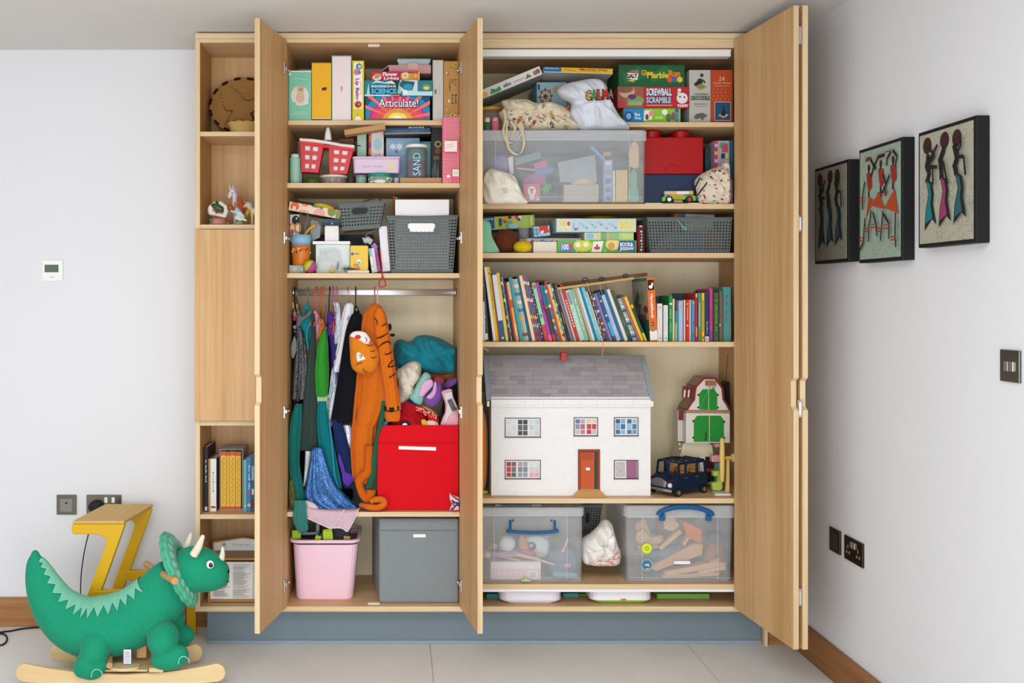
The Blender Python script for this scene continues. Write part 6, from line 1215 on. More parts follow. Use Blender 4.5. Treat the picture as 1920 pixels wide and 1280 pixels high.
r3=M.to_3x3();printed(Face(M@Vector((0,0,0)),r3@Vector((wd,0,0)),r3@Vector((0,0,hh))),[('p',[(.12,.965),(.86,.965),(.9,.95),(.9,.82),(.86,.805),(.12,.805),(.08,.82),(.08,.95)],'#1c1a1a'),('e',.45,.855,.25,.028,'#efecea'),('e',.66,.89,.13,.022,'#efecea'),('p',[(.56,.89),(.6,.93),(.68,.9)],'#efecea'),('p',[(.66,.9),(.74,.935),(.76,.9)],'#efecea'),('t',"Magnéti'book",.2,.36,.68,.74,'#f6efe6',-90,.03),('r',.3,.25,.6,.3,'#1c1a1a'),('t','~3-6',.33,.262,.57,.288,'#f0ece6'),('r',.0,.02,.94,.17,'#eae4e0'),('e',.35,.19,.28,.035,'#7f8a5a'),('e',.5,.17,.14,.02,'#c2774a')],o)
printed(Face(M@Vector((0,dp,0)),r3@Vector((0,-dp,0)),r3@Vector((0,0,hh))),[('r',0,0,1,.34,'#1f6a52'),('r',0,.34,1,.95,'#a9a69a'),('r',0,.95,1,1,'#3a8a6a'),('p',[(.1,.6),(.35,.82),(.5,.7),(.25,.5)],'#4a5a44'),('p',[(.55,.75),(.75,.8),(.8,.68),(.6,.64)],'#8a9a5a'),('p',[(.35,.6),(.6,.58),(.4,.42)],'#7a6a52'),('e',.85,.5,.13,.06,'#8a3a2a')]+[('r',.1+.09*k,.3,.15+.09*k,.42,'#8a4a3a')for k in range(9)],o)
UP=[(1232.5,1242.5,569,'#dedcd8','white paperback with pink flower',[('e',.5,.9,.25,.03,'#d8a090'),('t','~seventh',.3,.3,.6,.6,'#d8a9b4',-90),('r',.55,.08,.75,.11,'#5a4a8a')]),(1244,1253,572,'#d9dedb','plain white paperback',[('r',.5,.08,.7,.11,'#4a5a6a'),('r',.3,.3,.5,.8,'#c9cfcc')]),(1254.5,1261.5,554,'#1f8a4a','green hardback',[('t','~Runaway',.2,.5,.7,.7,'#c9d86a',-90),('t','~michael',.35,.2,.65,.4,'#dfe6d8',-90),('r',.1,.8,.9,.84,'#d8e0d0')]),(1262.3,1265.3,560,'#e3dcae','thin cream paperback',None),(1266,1272,582,'#2f8f8c','small turquoise paperback',[('r',0,0,.5,.6,'#b9bf8a')]),(1273,1281,564,'#a9b9dc','lilac blue hardback',[('e',.5,.86,.25,.04,'#c9a0a0'),('r',.1,.04,.9,.05,'#eceef4')]),(1282,1285.6,562,'#d9d0bc','thin beige paperback',None),(1286,1292.5,562,'#cf2820','red fairy paperback',[('c',.5,.9,.03,'#c9a02c'),('t','~storyteller',.3,.5,.7,.8,'#ead9d4',-90),('c',.5,.38,.02,'#efe0d8')]),(1293.4,1296,562,'#d8cdb4','thin stone paperback',None),(1296.6,1303.5,562,'#4a94c4','mid blue paperback',[('c',.5,.93,.025,'#d8b83a'),('p',[(.3,.45),(.8,.48),(.6,.4)],'#8a2a3a'),('t','~puffin',.2,.08,.8,.2,'#23406a',-90)]),(1304,1308.5,550,'#b8232a','narrow scarlet paperback',[('r',0,.92,1,1,'#e0b02a'),('r',.2,.1,.8,.3,'#d8a82a')]),(1309.2,1315,549,'#4f8f88','sea green paperback',[('r',0,.1,1,.2,'#b8663a'),('r',.3,.3,.7,.8,'#a9c2ac')]),(1315.6,1321.5,549,'#e6cb22','bright yellow paperback',[('r',.3,.2,.6,.85,'#8a7a24'),('r',.3,.05,.7,.1,'#5a4a1a')]),(1322.3,1329.8,547,'#2a3560','navy hardback with white foot',[('r',0,0,1,.1,'#e4e0e0'),('r',.3,.03,.6,.07,'#b84a5a'),('t','~wonder',.35,.15,.7,.4,'#c9cfe0',-90)]),(1330.4,1336.8,541,'#c2427e','hot pink paperback',[('r',0,0,1,.2,'#8a4a94'),('t','~starlight',.25,.3,.7,.6,'#a82a64',-90)]),(1338.5,1348,548,'#3c5a34','dark green gift hardback',[('t','~A Treasury of',.3,.2,.7,.85,'#8fa86a',-90),('c',.5,.93,.02,'#a83a34'),('c',.5,.06,.02,'#a83a34')]),(1348.8,1355.5,545,'#5f6a52','olive and rust hardback',[('r',.5,0,1,.9,'#8a5a4a'),('r',0,.3,.4,.35,'#c9b89a')]),(1356,1373,538,'#4f9490','large teal hardback',[('t','~Fairy Tales',.2,.32,.52,.85,'#9a3a54',-90),('r',.86,0,1,1,'#26323a'),('p',[(.8,.1),(.86,.1),(.86,.6)],'#d8a83a')])]
for k,(x0,x1,yt,c,nm,ops)in enumerate(UP):
 upright_book(nm+' upright on the book shelf after the '+(UP[k-1][4]if k else 'orange magnet box'),x0,x1-.7,yt,.035+.02*((k*7)%5)/5,zK,.14+.03*((k*3)%4)/4,c,ops,group='upright books on the book shelf')
for(x0,x1,yt,c,lb)in((1231,1252,555,'#3f6a74','dark teal book behind the white paperbacks'),(1262,1293,549.5,'#33504e','dark green hardback behind the lilac blue book'),(1308,1327,548,'#2a2630','black hardback behind the yellow paperback'),(1306+0,1334,543.5,'#7a2440','crimson hardback behind the navy book'),(1335,1356,538.5,'#6a2438','wine red hardback behind the dark green gift book')):
 Y_=.235 if yt<545 else .21;card('book',lb,'book',x0,yt,x1,640,Y_ if lb[0]!='c' else .26,.02,c,base=zK,group='books at the back of the book shelf',ops=[('r',.3,.7,.7,.74,'#8a9a9a')]if 'green hard' in lb else None)
t=thing('wind_chime','wooden stick mobile with strings lying on the leaning books','mobile',at(1140,530,.14))
wdm=mat('#c9a46c','card');dk=mat('#7d5f3e','card');q=MB();q.tube([at(1045,541,.036),at(1120,531,.036),at(1188,521.5,.036)],mm(2.5),wdm,8);put(q,'lower_stick',t)
q=MB();q.tube([at(1054,533,.16),at(1130,524,.16),at(1213,514,.16)],mm(3.2),dk,8);put(q,'upper_stick',t)
q=MB()
for x,y in((1097,524),(1128,523),(1173,517)):loopring(q,at(x,y,.138),mm(5),mm(3.5),mm(1),mat('#39485a','fabric'))
put(q,'knots',t)
def twine(q,pts,Y,r=.0011):
 P=smoothpts([tuple(at(x,y,Y))for x,y in pts],40)
 for k in range(39):q.tube([P[k],P[k+1]],r,mat('#c4443c' if k%2 else '#e4dcd0','fabric'),5)
q=MB();twine(q,[(1100,528),(1103,540),(1110,560),(1124,610),(1128,636),(1131,652),(1128.5,667)],-.004);twine(q,[(1124,531),(1127,545),(1131,553)],.03);put(q,'red_white_string',t)
q=MB();q.tube([at(1133,531,.13),at(1140,542,.12)],mm(.6),dk,5);put(q,'thread',t)
for(x,y,lb)in((1013,525,'brown card spacer standing among the cream books'),(1127,545,'dark card behind the pale lime book'),(960,521,'black card behind the thin midnight blue book'),(1160,552,'tan card behind the off white book')):
 card('index_card',lb,'card',x-9,y,x+9,640,.27,.004,'#8d7a58' if 'brown' in lb or 'tan' in lb else '#23261f',base=zK)
# ------------------------------------------------------------------ top of the bifold cupboard
zT=ZR[0]+.0004;zU=ZR[1]+.0004;FLOOR[0]=zU
GT1='boxed games on the upper shelf'
sh=lambda:None
z=zT
card('bus_game','blue and lime children game box, lowest of the three stacked games','game',1169,203,1276,228.5,.05,.22,'#8ec63a',base=z,group=GT1,ops=[('r',0,0,.36,1,'#1f8fc2'),('r',0,0,1,.1,'#c9b89a'),('c',.09,.5,.3,'#27509a'),('e',.09,.5,.045,.2,'#8fb8dc'),('t','Bus',.2,.52,.29,.72,'#eef4f6',0,.02),('t','Stop',.2,.26,.31,.48,'#eef4f6',0,.02),('p',[(.35,.2),(.5,.3),(.5,.9),(.36,.85)],'#f0ece4'),('e',.41,.45,.03,.18,'#7a4a3a'),('p',[(.44,.5),(.53,.5),(.54,.85),(.45,.85)],'#d8a08a'),('c',.72,.75,.18,'#eef2e4'),('r',.55,.3,.69,.5,'#b7dc6a'),('e',.79,.4,.05,.25,'#6a6a58'),('e',.87,.5,.03,.25,'#8a5a4a'),('r',.9,.15,.96,.8,'#5a7fb0'),('r',.9,.78,.96,.96,'#2a5aa0')])
z=zf(203,.05)+.0005
card('marble_maze_game','red game box with puzzled child photo, middle of the three stacked games','game',1158,162.5,1292,203,.045,.24,'#b8272e',base=z,group=GT1,ops=[('r',0,0,.36,1,'#9c5a4a'),('e',.13,.78,.11,.3,'#caa489'),('e',.1,.9,.12,.2,'#8a5a3a'),('e',.25,.35,.12,.22,'#7d9a5a'),('r',.14,.12,.34,.3,'#8fae7a'),('e',.2,.52,.06,.12,'#5a3a6a'),('r',0,0,.1,.3,'#c2384a'),('t','SCREWBALL',.395,.55,.76,.93,'#1c2c4a',0,.09),('t','SCREWBALL',.4,.57,.755,.92,'#d3e4ee',0,.04),('t','SCRAMBLE',.395,.2,.75,.52,'#1c2c4a',0,.09),('t','SCRAMBLE',.4,.22,.745,.51,'#a9cfe6',0,.04),('r',.4,.1,.76,.14,'#dca9a4'),('c',.9,.45,.26,'#e4dede'),('c',.87,.52,.04,'#2a1c1c'),('c',.93,.5,.04,'#2a1c1c'),('c',.86,.82,.09,'#e4dede'),('p',[(.82,.7),(.85,.6),(.88,.72)],'#e4dede'),('t','TOMY',.83,.02,.985,.16,'#f4f0ee',0,.05)])
z=zf(162.5,.045)+.0005
card('marble_run_game','dark green marble run box on top of the three stacked games','game',1160,121,1284,161.5,.05,.22,'#1d5a34',base=z,group=GT1,ops=[('p',[(.1,.1),(.5,.5),(.3,.9),(.05,.6)],'#24683c'),('p',[(.5,.2),(.9,.6),(.7,.95),(.5,.6)],'#26703e'),('p',[(.1,.42),(.17,.72),(.3,.74),(.31,.6)],'#d8402a'),('p',[(.12,.38),(.28,.3),(.3,.6),(.13,.62)],'#eeeae2'),('p',[(.12,.3),(.26,.34),(.22,.2)],'#d8a83a'),('p',[(.18,.74),(.3,.72),(.28,.64)],'#3a9ad0'),('t','GALT',.115,.38,.28,.58,'#1b1b1b',0,.05),('t','Glass',.34,.5,.52,.76,'#d8a024',0,.03),('t','Marble',.43,.38,.75,.66,'#e6c832',0,.03),('t','Run',.75,.44,.93,.74,'#e07a2a',0,.05),('c',.77,.32,.13,'#d8502a'),('c',.85,.32,.13,'#2f6ab0'),('c',.92,.32,.13,'#d8c22c'),('r',0,.97,1,1,'#0f2c1c')])
card('crocodile_puzzle','tall pale grey puzzle box with crocodile title','puzzle',1292.5,131,1332.5,229,.05,.25,'#b9b8b0',base=zT,group=GT1,ops=[('p',[(.2,.72),(.5,.62),(.85,.68),(.55,.76)],'#b8954a'),('p',[(.3,.71),(.5,.65),(.75,.69),(.55,.74)],'#6f8a5a'),('e',.5,.79,.14,.05,'#2c2c2c'),('e',.58,.9,.08,.035,'#4a342a'),('p',[(.2,.74),(.4,.8),(.55,.76),(.3,.7)],'#1f1f1f'),('p',[(.6,.84),(.75,.78),(.7,.74)],'#2a2a2a'),('t','THE ENORMOUS',.22,.53,.9,.57,'#3f5a3a'),('t','CROCODILE',.05,.44,.95,.52,'#2f4f32',0,.04),('r',.2,.36,.85,.38,'#8f9088'),('r',.28,.32,.8,.335,'#9a9a92'),('p',[(.2,.14),(.35,.19),(.6,.21),(.85,.16),(.7,.12),(.6,.07),(.5,.12),(.3,.09)],'#5c605a')])
card('orange_jumbo_puzzle','tall rust orange 24 piece puzzle box with blue picture','puzzle',1333.2,131,1374,229,.05,.25,'#b8471f',base=zT,group=GT1,ops=[('t','24',.36,.8,.62,.88,'#e0b49a'),('t','Jumbo Pieces',.1,.735,.9,.775,'#e0b49a'),('r',.16,.7,.86,.71,'#d09a7a')]+[('c',.06+.19*(k%5)+.05*(k//5%2),.46+.06*(k//5),.008,'#d8a04a')for k in range(20)]+[('r',.14,.06,.88,.41,'#d8cdb8'),('r',.16,.07,.86,.4,'#1e4d72'),('p',[(.3,.16),(.55,.22),(.78,.16),(.55,.11)],'#c9b084'),('p',[(.4,.16),(.55,.3),(.68,.2),(.6,.14)],'#1c1c22'),('e',.55,.31,.06,.03,'#3a2a24')])
YB=-.075;zlid=zf(243.5,YB)+.0006
card('ship_puzzle_box','pale blue box printed with ship wheels behind the cloth bags','box',1006.5,154,1062,250,.12,.25,'#8fb0bb',base=zlid,ops=[('r',0,0,1,.2,'#7a9aa6'),('r',.03,.86,.1,.96,'#2a4a6a')]+sum([[('e',u,v,.2,.13,'#7a4a34'),('e',u,v,.165,.105,'#a9bcbf'),('e',u,v,.12,.075,'#c9b88a'),('e',u-.01,v,.07,.045,'#3a3a34')]+[('p',[(u,v),(u+.25*math.cos(a),v+.16*math.sin(a)),(u+.25*math.cos(a+.2),v+.16*math.sin(a+.2))],'#7a4a34')for a in[k*math.pi/4 for k in range(8)]]for u,v in((.3,.74),(.3,.38))],[])+[('e',.62,.86,.08,.06,'#b8955a')])
o=card('market_puzzle','yellow and blue puzzle box on top of the ship wheel box','puzzle',1019.5,127,1149,144.5,.045,.32,'#e2b51e',base=zf(154,.12)+.02,roll=1.6,ops=[('r',0,0,.255,1,'#1f6f9a'),('r',0,0,1,.1,'#e6e0d2'),('t','Ravensburger',.02,.62,.22,.86,'#dfeaf0',0,.03),('t','Age 3-5',.29,.62,.4,.8,'#5a4a14'),('t','2 x 24 Pieces',.29,.35,.46,.55,'#5a4a14'),('t','Market Day',.52,.42,.93,.86,'#b83a24',0,.03),('r',.56,.28,.82,.33,'#b87a34')])
def underside(o,c):M,wd,h,dp,f=o_info[o];r3=M.to_3x3();printed(Face(M@Vector((wd/2,0,-h/2)),r3@Vector((-wd,0,0)),r3@Vector((0,dp,0))),[('r',0,0,1,1,c)],o,'underside')
underside(o,'#d5d2cb')
o=card('picture_match_game','white slanted game box with small animal pictures in the top corner','game',899,146,1019,164,.02,.24,'#d4d2cc',roll=-22.5,ops=[('p',[(.12,.2),(.17,.75),(.24,.5),(.3,.7),(.32,.25),(.26,.15)],'#3f8a4a'),('t','eeBoo',.36,.3,.49,.72,'#3a3a5a',0,.03),('r',.53,.45,.72,.5,'#a03a4a'),('r',.53,.3,.7,.34,'#a9a4b4'),('p',[(.72,.25),(.78,.75),(.84,.3)],'#5a7a5a'),('e',.9,.5,.035,.25,'#b85a4a'),('e',.95,.55,.03,.25,'#3f6a8a'),('e',.05,.4,.04,.3,'#d8a83a'),('r',0,0,1,.06,'#2c2a28')])
underside(o,'#8a8d86')
z0=zlid
t=thing('craft_tub','clear tub with orange and yellow craft pieces behind the small bottles','tub',(xf(920,.06),.06,z0));q=MB();c_=(xf(921,.07),.09,z0);q.lathe([(.002,0),(mm(19),0),(mm(22),mm(30)),(mm(20),mm(48)),(mm(19),mm(48)),(mm(18),.003),(.002,.003)],c_,mat('#f0dcc0','clear'),28);put(q,'tub',t,smooth=True)
q=MB();q.lathe([(.002,mm(48.5)),(mm(21),mm(48.5)),(mm(21),mm(54)),(.002,mm(54.5))],c_,mat('#d8a82a','gloss'),28);put(q,'lid',t);rr=random.Random(6);q=MB()
for k in range(24):a=rr.uniform(0,6.28);ra=mm(12)*rr.random()**.5;q.ball((c_[0]+ra*math.cos(a),c_[1]+ra*math.sin(a),z0+.01+mm(32)*rr.random()),mm(4),mat(rr.choice(['#cf5a24','#d8a078','#c2482a','#e0b060']),'card'),8,6)
put(q,'pieces',t,smooth=True,kind='stuff')
for x,c,cap,lb in((914.5,'#3f6a4a','#e6e2dc','little green bottle with white cap beside the pink one'),(929,'#d86a84','#dfa0b0','little pink glitter bottle with pale pink cap')):
 o,cc,r_,h_=can('craft_bottle',lb,'bottle',x,229 if x<920 else 228,6.2 if x<920 else 8,-.03,z0,c);q=MB();q.lathe([(.001,h_),(r_*.8,h_),(r_*.8,h_+mm(9)),(.001,h_+mm(9))],cc,mat(cap,'gloss'),18);put(q,'cap',o,smooth=True)
def printmat(base,cols,scale,name,thr=.6):
 m,N,L,P=_new(name);tc=N.new('ShaderNodeTexCoord');v=N.new('ShaderNodeTexVoronoi');v.inputs['Scale'].default_value=scale;v.inputs['Randomness'].default_value=.9
 nz=N.new('ShaderNodeTexNoise');nz.inputs['Scale'].default_value=scale*2.2;mxv=N.new('ShaderNodeMix');mxv.data_type='RGBA';mxv.inputs[0].default_value=.02
 L.new(tc.outputs['Object'],nz.inputs[0]);L.new(tc.outputs['Object'],mxv.inputs[6]);L.new(nz.outputs['Color'],mxv.inputs[7]);L.new(mxv.outputs[2],v.inputs['Vector'])
 s=N.new('ShaderNodeSeparateColor');L.new(v.outputs['Color'],s.inputs[0]);cr=N.new('ShaderNodeValToRGB');cr.color_ramp.interpolation='CONSTANT';e=cr.color_ramp.elements
 for i,c in enumerate(cols):
  el=e[i]if i<2 else e.new(i/len(cols));el.position=i/len(cols);el.color=(*lin(c),1)
 L.new(s.outputs[0],cr.inputs[0]);lt=N.new('ShaderNodeMath');lt.operation='LESS_THAN';lt.inputs[1].default_value=thr/scale if False else thr;L.new(v.outputs['Distance'],lt.inputs[0])
 mx=N.new('ShaderNodeMix');mx.data_type='RGBA';mx.inputs[6].default_value=(*lin(base),1);L.new(lt.outputs[0],mx.inputs[0]);L.new(cr.outputs[0],mx.inputs[7]);L.new(mx.outputs[2],P.inputs['Base Color']);P.inputs['Roughness'].default_value=.9
 n2=N.new('ShaderNodeTexNoise');n2.inputs['Scale'].default_value=30;n2.inputs['Detail'].default_value=4;b=N.new('ShaderNodeBump');b.inputs['Strength'].default_value=.5;b.inputs['Distance'].default_value=.006;L.new(tc.outputs['Object'],n2.inputs[0]);L.new(n2.outputs[0],b.inputs['Height']);L.new(b.outputs[0],P.inputs['Normal']);return m
q=MB();puff(q,[(940,190),(958,187),(985,187),(1005,194),(1030,192),(1050,198),(1066,208),(1074,224),(1086,242),(1040,246),(985,246),(950,243),(940,225),(934,212),(944,204)],-.005,.13,mat('#d8cbb0','fabric'),.018,70,96,freq=20);o=put(q,'letter_print_bag',smooth=True);tag(o,'cream drawstring bag printed with scattered letters on the big clear box','bag')
rr=random.Random(12);ops_face=Face(at(940,244,-.085),at(1084,244,-.085)-at(940,244,-.085),at(940,190,-.085)-at(940,244,-.085))
q=MB()
for k in range(40):
 u,v=rr.uniform(.06,.93),rr.uniform(.05,.8 if k%3 else .5)
 if v>1.05-abs(u-.45)*.7:continue
 gl,gf=glyphs(rr.choice('EEZFE'),.02);s_=.075;a=rr.uniform(-.6,.6);p0=ops_face.p(u,v)
 dx=Vector((math.cos(a),0,math.sin(a)))*mm(6);dz=Vector((-math.sin(a),0,math.cos(a)))*mm(8)
 q.add([p0+dx*x+dz*y for x,y in gl],gf,mat(rr.choice(['#4a4640','#d8805a','#a9a84a','#4a4640','#d86a4a']),'fabric'))
lt=put(q,'lettering',o);w_=lt.modifiers.new('on_cloth','SHRINKWRAP');w_.target=o;w_.wrap_method='PROJECT';w_.use_project_y=True;w_.use_project_x=False;w_.use_project_z=False;w_.use_negative_direction=True;w_.use_positive_direction=True;w_.offset=.0008
q=MB()
for pts in([(944,205),(948,222),(944,245),(948,262),(958,268),(970,262),(980,245),(976,228)],[(952,225),(950,250),(954,278),(970,290),(980,280),(982,258),(972,232)],[(958,228),(966,240),(958,258)]):
 P=smoothpts([tuple(at(x,y,YB-.012 if y>238 else YB-.004))for x,y in pts],30);q.rings([[Vector(p_)+Vector((dx,dy,dx*.5))for dx,dy in((-.0045,0),(.0045,0),(.0045,.002),(-.0045,.002))]for p_ in P],mat('#cdbd9c','fabric'))
put(q,'drawstring',o,smooth=False)
q=MB();puff(q,[(1044,170),(1060,158),(1085,152),(1110,148),(1128,152),(1138,166),(1142,182),(1152,205),(1166,226),(1180,243),(1150,244),(1112,245),(1095,247),(1082,238),(1068,215),(1070,195),(1052,184)],-.005,.14,mat('#d6d9e2','fabric'),.02,71,96,freq=16,flat=-.003);o=put(q,'white_cloth_bag',smooth=True);tag(o,'white cloth bag with colourful name letters slumped on the clear box','bag')
q=MB();cl_=['#d8a82a','#4a9a3a','#d84a2a','#c43a2c','#8a7a6a']
fB=Face(at(1098,189,-.094),at(1151,185,-.09)-at(1098,189,-.094),at(1098,170,-.084)-at(1098,189,-.094))
for k,ch in enumerate('CALMA'):
 gl,gf=glyphs(ch,.09);q.add([fB.p(.2*k+.215*x-.012,y*1.08-.04-.12*math.sin(k)*0,0)for x,y in gl],gf,mat('#2a2420','fabric'))
 gl,gf=glyphs(ch,.03);q.add([fB.p(.2*k+.165*x+.013,y*.9+.05,4)for x,y in gl],gf,mat(cl_[k],'fabric'))
put(q,'lettering',o)
def clear_box(name,label,x0,x1,ytop,ybot,Y,dep,base,lid=18,rib=9,taper=.02,clipL=None,xr=None):
 """translucent lidded crate; x in pixels at depth Y"""
 CL=mat('#eef1f3','clear');CE=mat('#e6e9eb','frost');a,c=at(x0,0,Y),at(x1,0,Y);X0,X1=a.x,c.x
 if clipL:X0=max(X0,clipL)
 if xr:X1=min(X1,xr)
 zt_=zf(ytop,Y);zl=zf(ytop+lid,Y);t=thing(name,label,'storage box',((X0+X1)/2,Y+dep/2,base))
 i=.006;out=[rrect(X0+i,Y+i,X1-i,Y+dep-i,.02,base,1-taper),rrect(X0+i,Y+i,X1-i,Y+dep-i,.02,zl)]
 inn=[rrect(X0+i+.0025,Y+i+.0025,X1-i-.0025,Y+dep-i-.0025,.018,zl),rrect(X0+i+.0025,Y+i+.0025,X1-i-.0025,Y+dep-i-.0025,.018,base+.003,1-taper)]
 q=MB();q.rings(out+inn,CL);put(q,'tub',t,smooth=False)
 q=MB();q.rings([rrect(X0,Y,X1,Y+dep,.026,zl),rrect(X0,Y,X1,Y+dep,.026,zt_-.004),rrect(X0+.004,Y+.004,X1-.004,Y+dep-.004,.024,zt_)],CE);put(q,'lid',t,bevel=0)
 q=MB();n=rib
 for k in range(n+1):x=X0+.012+(X1-X0-.024)*k/n;q.box((x-.0008,Y-.0016,zl+.002),(x+.0008,Y+.0002,zt_-.004),CE)
 q.box((X0+.01,Y-.0016,zl-.0015),(X1-.01,Y+.002,zl+.0012),CE)
 for x in(X0+.07,X1-.07):q.box((x-.001,Y+i-.0022,base+.01),(x+.001,Y+i,zl-.002),CE)
 q.box((X0+.02,Y+i-.002,base+.018),(X1-.02,Y+i,base+.0195),CE);put(q,'ribs',t)
 return t,X0,X1,zt_,zl
def slab(name,label,cat,outline,Y,dep,col,kind='card',group=None,bev=.001,ops=None):
 q=MB();P=[at(x,y,Y)for x,y in outline]
 for v in P:v.z=max(v.z,FLOOR[0]+.0006);v.x=min(max(v.x,LIM[0]+.002),LIM[1]-.002)
 q.prism(P,(0,dep,0),mat(col,kind));o=put(q,name,bevel=bev);tag(o,label,cat,group);return o
def lump(name,label,cat,outline,Y,th_,col,kind='fabric',wr=.004,seed=0,group=None,n=44):
 q=MB();puff(q,outline,Y,th_,mat(col,kind),wr,seed,n);o=put(q,name,smooth=True);tag(o,label,cat,group);return o
tb,X0,X1,zt_,zl=clear_box('large_clear_box','largest clear lidded crate, on the second shelf full of toys',895,1215,243.5,382,YB,.4,zU,19,10,.006,LX['q1']+.003)
FLOOR[0]=zU+.0034;GB1='toys inside the largest clear crate';yb=YB+.018
bx=lambda px_:px_
slab('red_character_card','coral red card with a white figure print inside the largest crate','card',[(981,380),(1013,380),(1013,344),(981,345)],yb,.012,'#cc4a48',group=GB1)
fr=Face(at(981,380,yb),at(1013,380,yb)-at(981,380,yb),at(981,345,yb)-at(981,380,yb));printed(fr,[('e',.5,.62,.24,.26,'#ece4e0'),('c',.43,.72,.05,'#4a2a2a'),('c',.57,.72,.05,'#4a2a2a'),('e',.5,.6,.1,.12,'#d86a68'),('e',.5,.3,.16,.14,'#e4dcd8'),('c',.85,.2,.08,'#a9c4c4')],bpy.data.objects['red_character_card'])
slab('grey_green_case','grey green case tilted in the largest crate','case',[(966,296),(1013,283),(1016,296),(966,311)],yb+.02,.1,'#6f8684','gloss',GB1,.003)
slab('magenta_toy_block','magenta toy block inside the largest crate','toy',[(999,307),(1024,299),(1028,312),(1003,319)],yb+.015,.03,'#c83a90','gloss',GB1,.003)
lump('magenta_cloth','magenta cloth crumpled in the largest crate','cloth',[(980,334),(1000,328),(1022,328),(1022,345),(1000,350),(982,346)],yb+.03,.03,'#a83a86','fabric',.006,80,GB1)
slab('blue_toy_plate','mid blue toy plate inside the largest crate','toy',[(1003,318),(1030,311),(1042,316),(1030,326),(1004,328)],yb+.02,.03,'#3f74a8','gloss',GB1)
slab('wooden_ruler','thin wooden stick lying in the largest crate','stick',[(970,314),(1003,317),(1003,320),(970,317)],yb+.012,.01,'#cfa97c','card',GB1)
t=thing('green_spiky_toy','bright green spiky rubber toy inside the largest crate','toy',at(1024,352,yb+.02),GB1);rr=random.Random(2);q=MB();c_=at(1024,352,yb+.024)
for k in range(40):
 d=Vector((rr.gauss(0,1),rr.gauss(0,.5),rr.gauss(0,1))).normalized()*mm(rr.uniform(8,14));d.y=max(-.012,min(.012,d.y));q.tube([c_,c_+d],[mm(1.6),mm(.5)],mat('#2fa85c','rubber'),5)
put(q,'spikes',t)
lump('dark_toys_heap','dark green and black plastic toys bundled behind the spiky toy','toy',[(1012,350),(1020,330),(1040,330),(1050,345),(1052,378),(1015,380)],yb+.075,.06,'#28403c','gloss',.012,81,GB1)
slab('grey_parts_box','translucent grey lidded parts box in the middle of the largest crate','box',[(1046,304),(1116,290),(1120,340),(1050,342)],yb+.03,.12,'#9aa0a6','gloss',GB1,.003)
slab('frosted_parts_tray','frosted tray of cream pieces at the bottom of the largest crate','tray',[(1057,380),(1057,346),(1123,345),(1122,380)],yb+.02,.1,'#b3a89c','gloss',GB1,.002)
lump('cream_toy_rope','cream coloured rope toy heaped on the frosted tray','toy',[(1070,345),(1080,336),(1095,332),(1108,334),(1118,342),(1112,352),(1090,352)],yb+.045,.04,'#d8c19a','fabric',.008,82,GB1)
slab('blue_rail','pale blue plastic rail leaning in the largest crate','toy',[(1106,275),(1110,273),(1134,296),(1134,380),(1132,380),(1131,300)],yb+.015,.03,'#6f9ad6','gloss',GB1)
slab('blue_building_card','blue card with dark windows standing in the largest crate','card',[(1133.5,300),(1149,299),(1147,381),(1133,381)],yb+.012,.012,'#8fa6c8','card',GB1)
printed(Face(at(1133.5,381,yb+.012),at(1148,381,yb+.012)-at(1133.5,381,yb+.012),at(1133.5,300,yb+.012)-at(1133.5,381,yb+.012)),[('r',.15,.06+.2*k,.8,.17+.2*k,['#6a5a6e','#5f7390','#54687f','#9a8f98'][k])for k in range(4)]+[('r',.15,.88,.8,.97,'#d6d8dc')],bpy.data.objects['blue_building_card'])
slab('white_book_edge','thin white book edge standing in the largest crate','book',[(1149.5,320),(1153,320),(1153,381),(1149.5,381)],yb+.012,.05,'#e6e2dc','card',GB1)
slab('yellow_card_box','sandy yellow card box standing in the largest crate','box',[(1155,319),(1177,318),(1177,381),(1155,381)],yb+.012,.05,'#d8b062','card',GB1)
slab('peach_skateboard','peach and teal patterned toy board standing in the largest crate','toy',[(1179,290),(1184,268),(1192,264),(1198,275),(1198,312),(1192,316),(1182,312)],yb+.012,.012,'#d9ab7e','card',GB1)
slab('green_toy_cup','green and cream toy bottle standing in the corner of the largest crate','toy',[(1178,381),(1178,358),(1182,350),(1181,325),(1188,316),(1195,322),(1195,350),(1198,358),(1198,381)],yb+.03,.03,'#5aa480','gloss',GB1,.004)
lump('lilac_soft_toy','lilac soft toy pressed against the end of the largest crate','toy',[(918,300),(932,290),(950,296),(955,318),(935,326),(920,320)],yb+.04,.06,'#9a8fc0','velvet',.006,83,GB1)
slab('white_card_sleeve','white card sleeve standing in the largest crate','card',[(952,296),(962,292),(963,326),(956,326)],yb+.01,.006,'#e4e2e4','card',GB1)
slab('grey_backdrop_board','grey blue board at the back of the largest crate','board',[(960,279),(1160,279),(1160,380),(960,380)],yb+.2,.01,'#66767c','card',GB1)
slab('orange_cork','orange cork block in the largest crate','block',[(1131,285),(1146,284),(1146,292),(1131,293)],yb+.03,.02,'#d08a4a','card',GB1)
FLOOR[0]=zU
q=MB();puff(q,[(906,335),(910,324),(920,316),(932,318),(952,324),(966,332),(974,350),(982,368),(988,381.5),(950,382),(915,381.5),(906,370),(905,350)],YB-.045,.07,mat('#e0d9c8','fabric'),.014,72,80,freq=20);o=put(q,'cream_cloth_bag',smooth=True);tag(o,'cream canvas pouch with small round emblem before the largest crate','bag')
q=MB();P=[at(945+6.5*math.cos(a),357+4*math.sin(a),YB-.086)for a in[2*math.pi*i/24 for i in range(24)]];q.tube(P,.0006,mat('#7a766a','fabric'),5,closed=True);P=[at(945+2*math.cos(a),357+2.2*math.sin(a),YB-.086)for a in[2*math.pi*i/12 for i in range(12)]];q.tube(P,.0006,mat('#7a766a','fabric'),5,closed=True);put(q,'emblem',o)
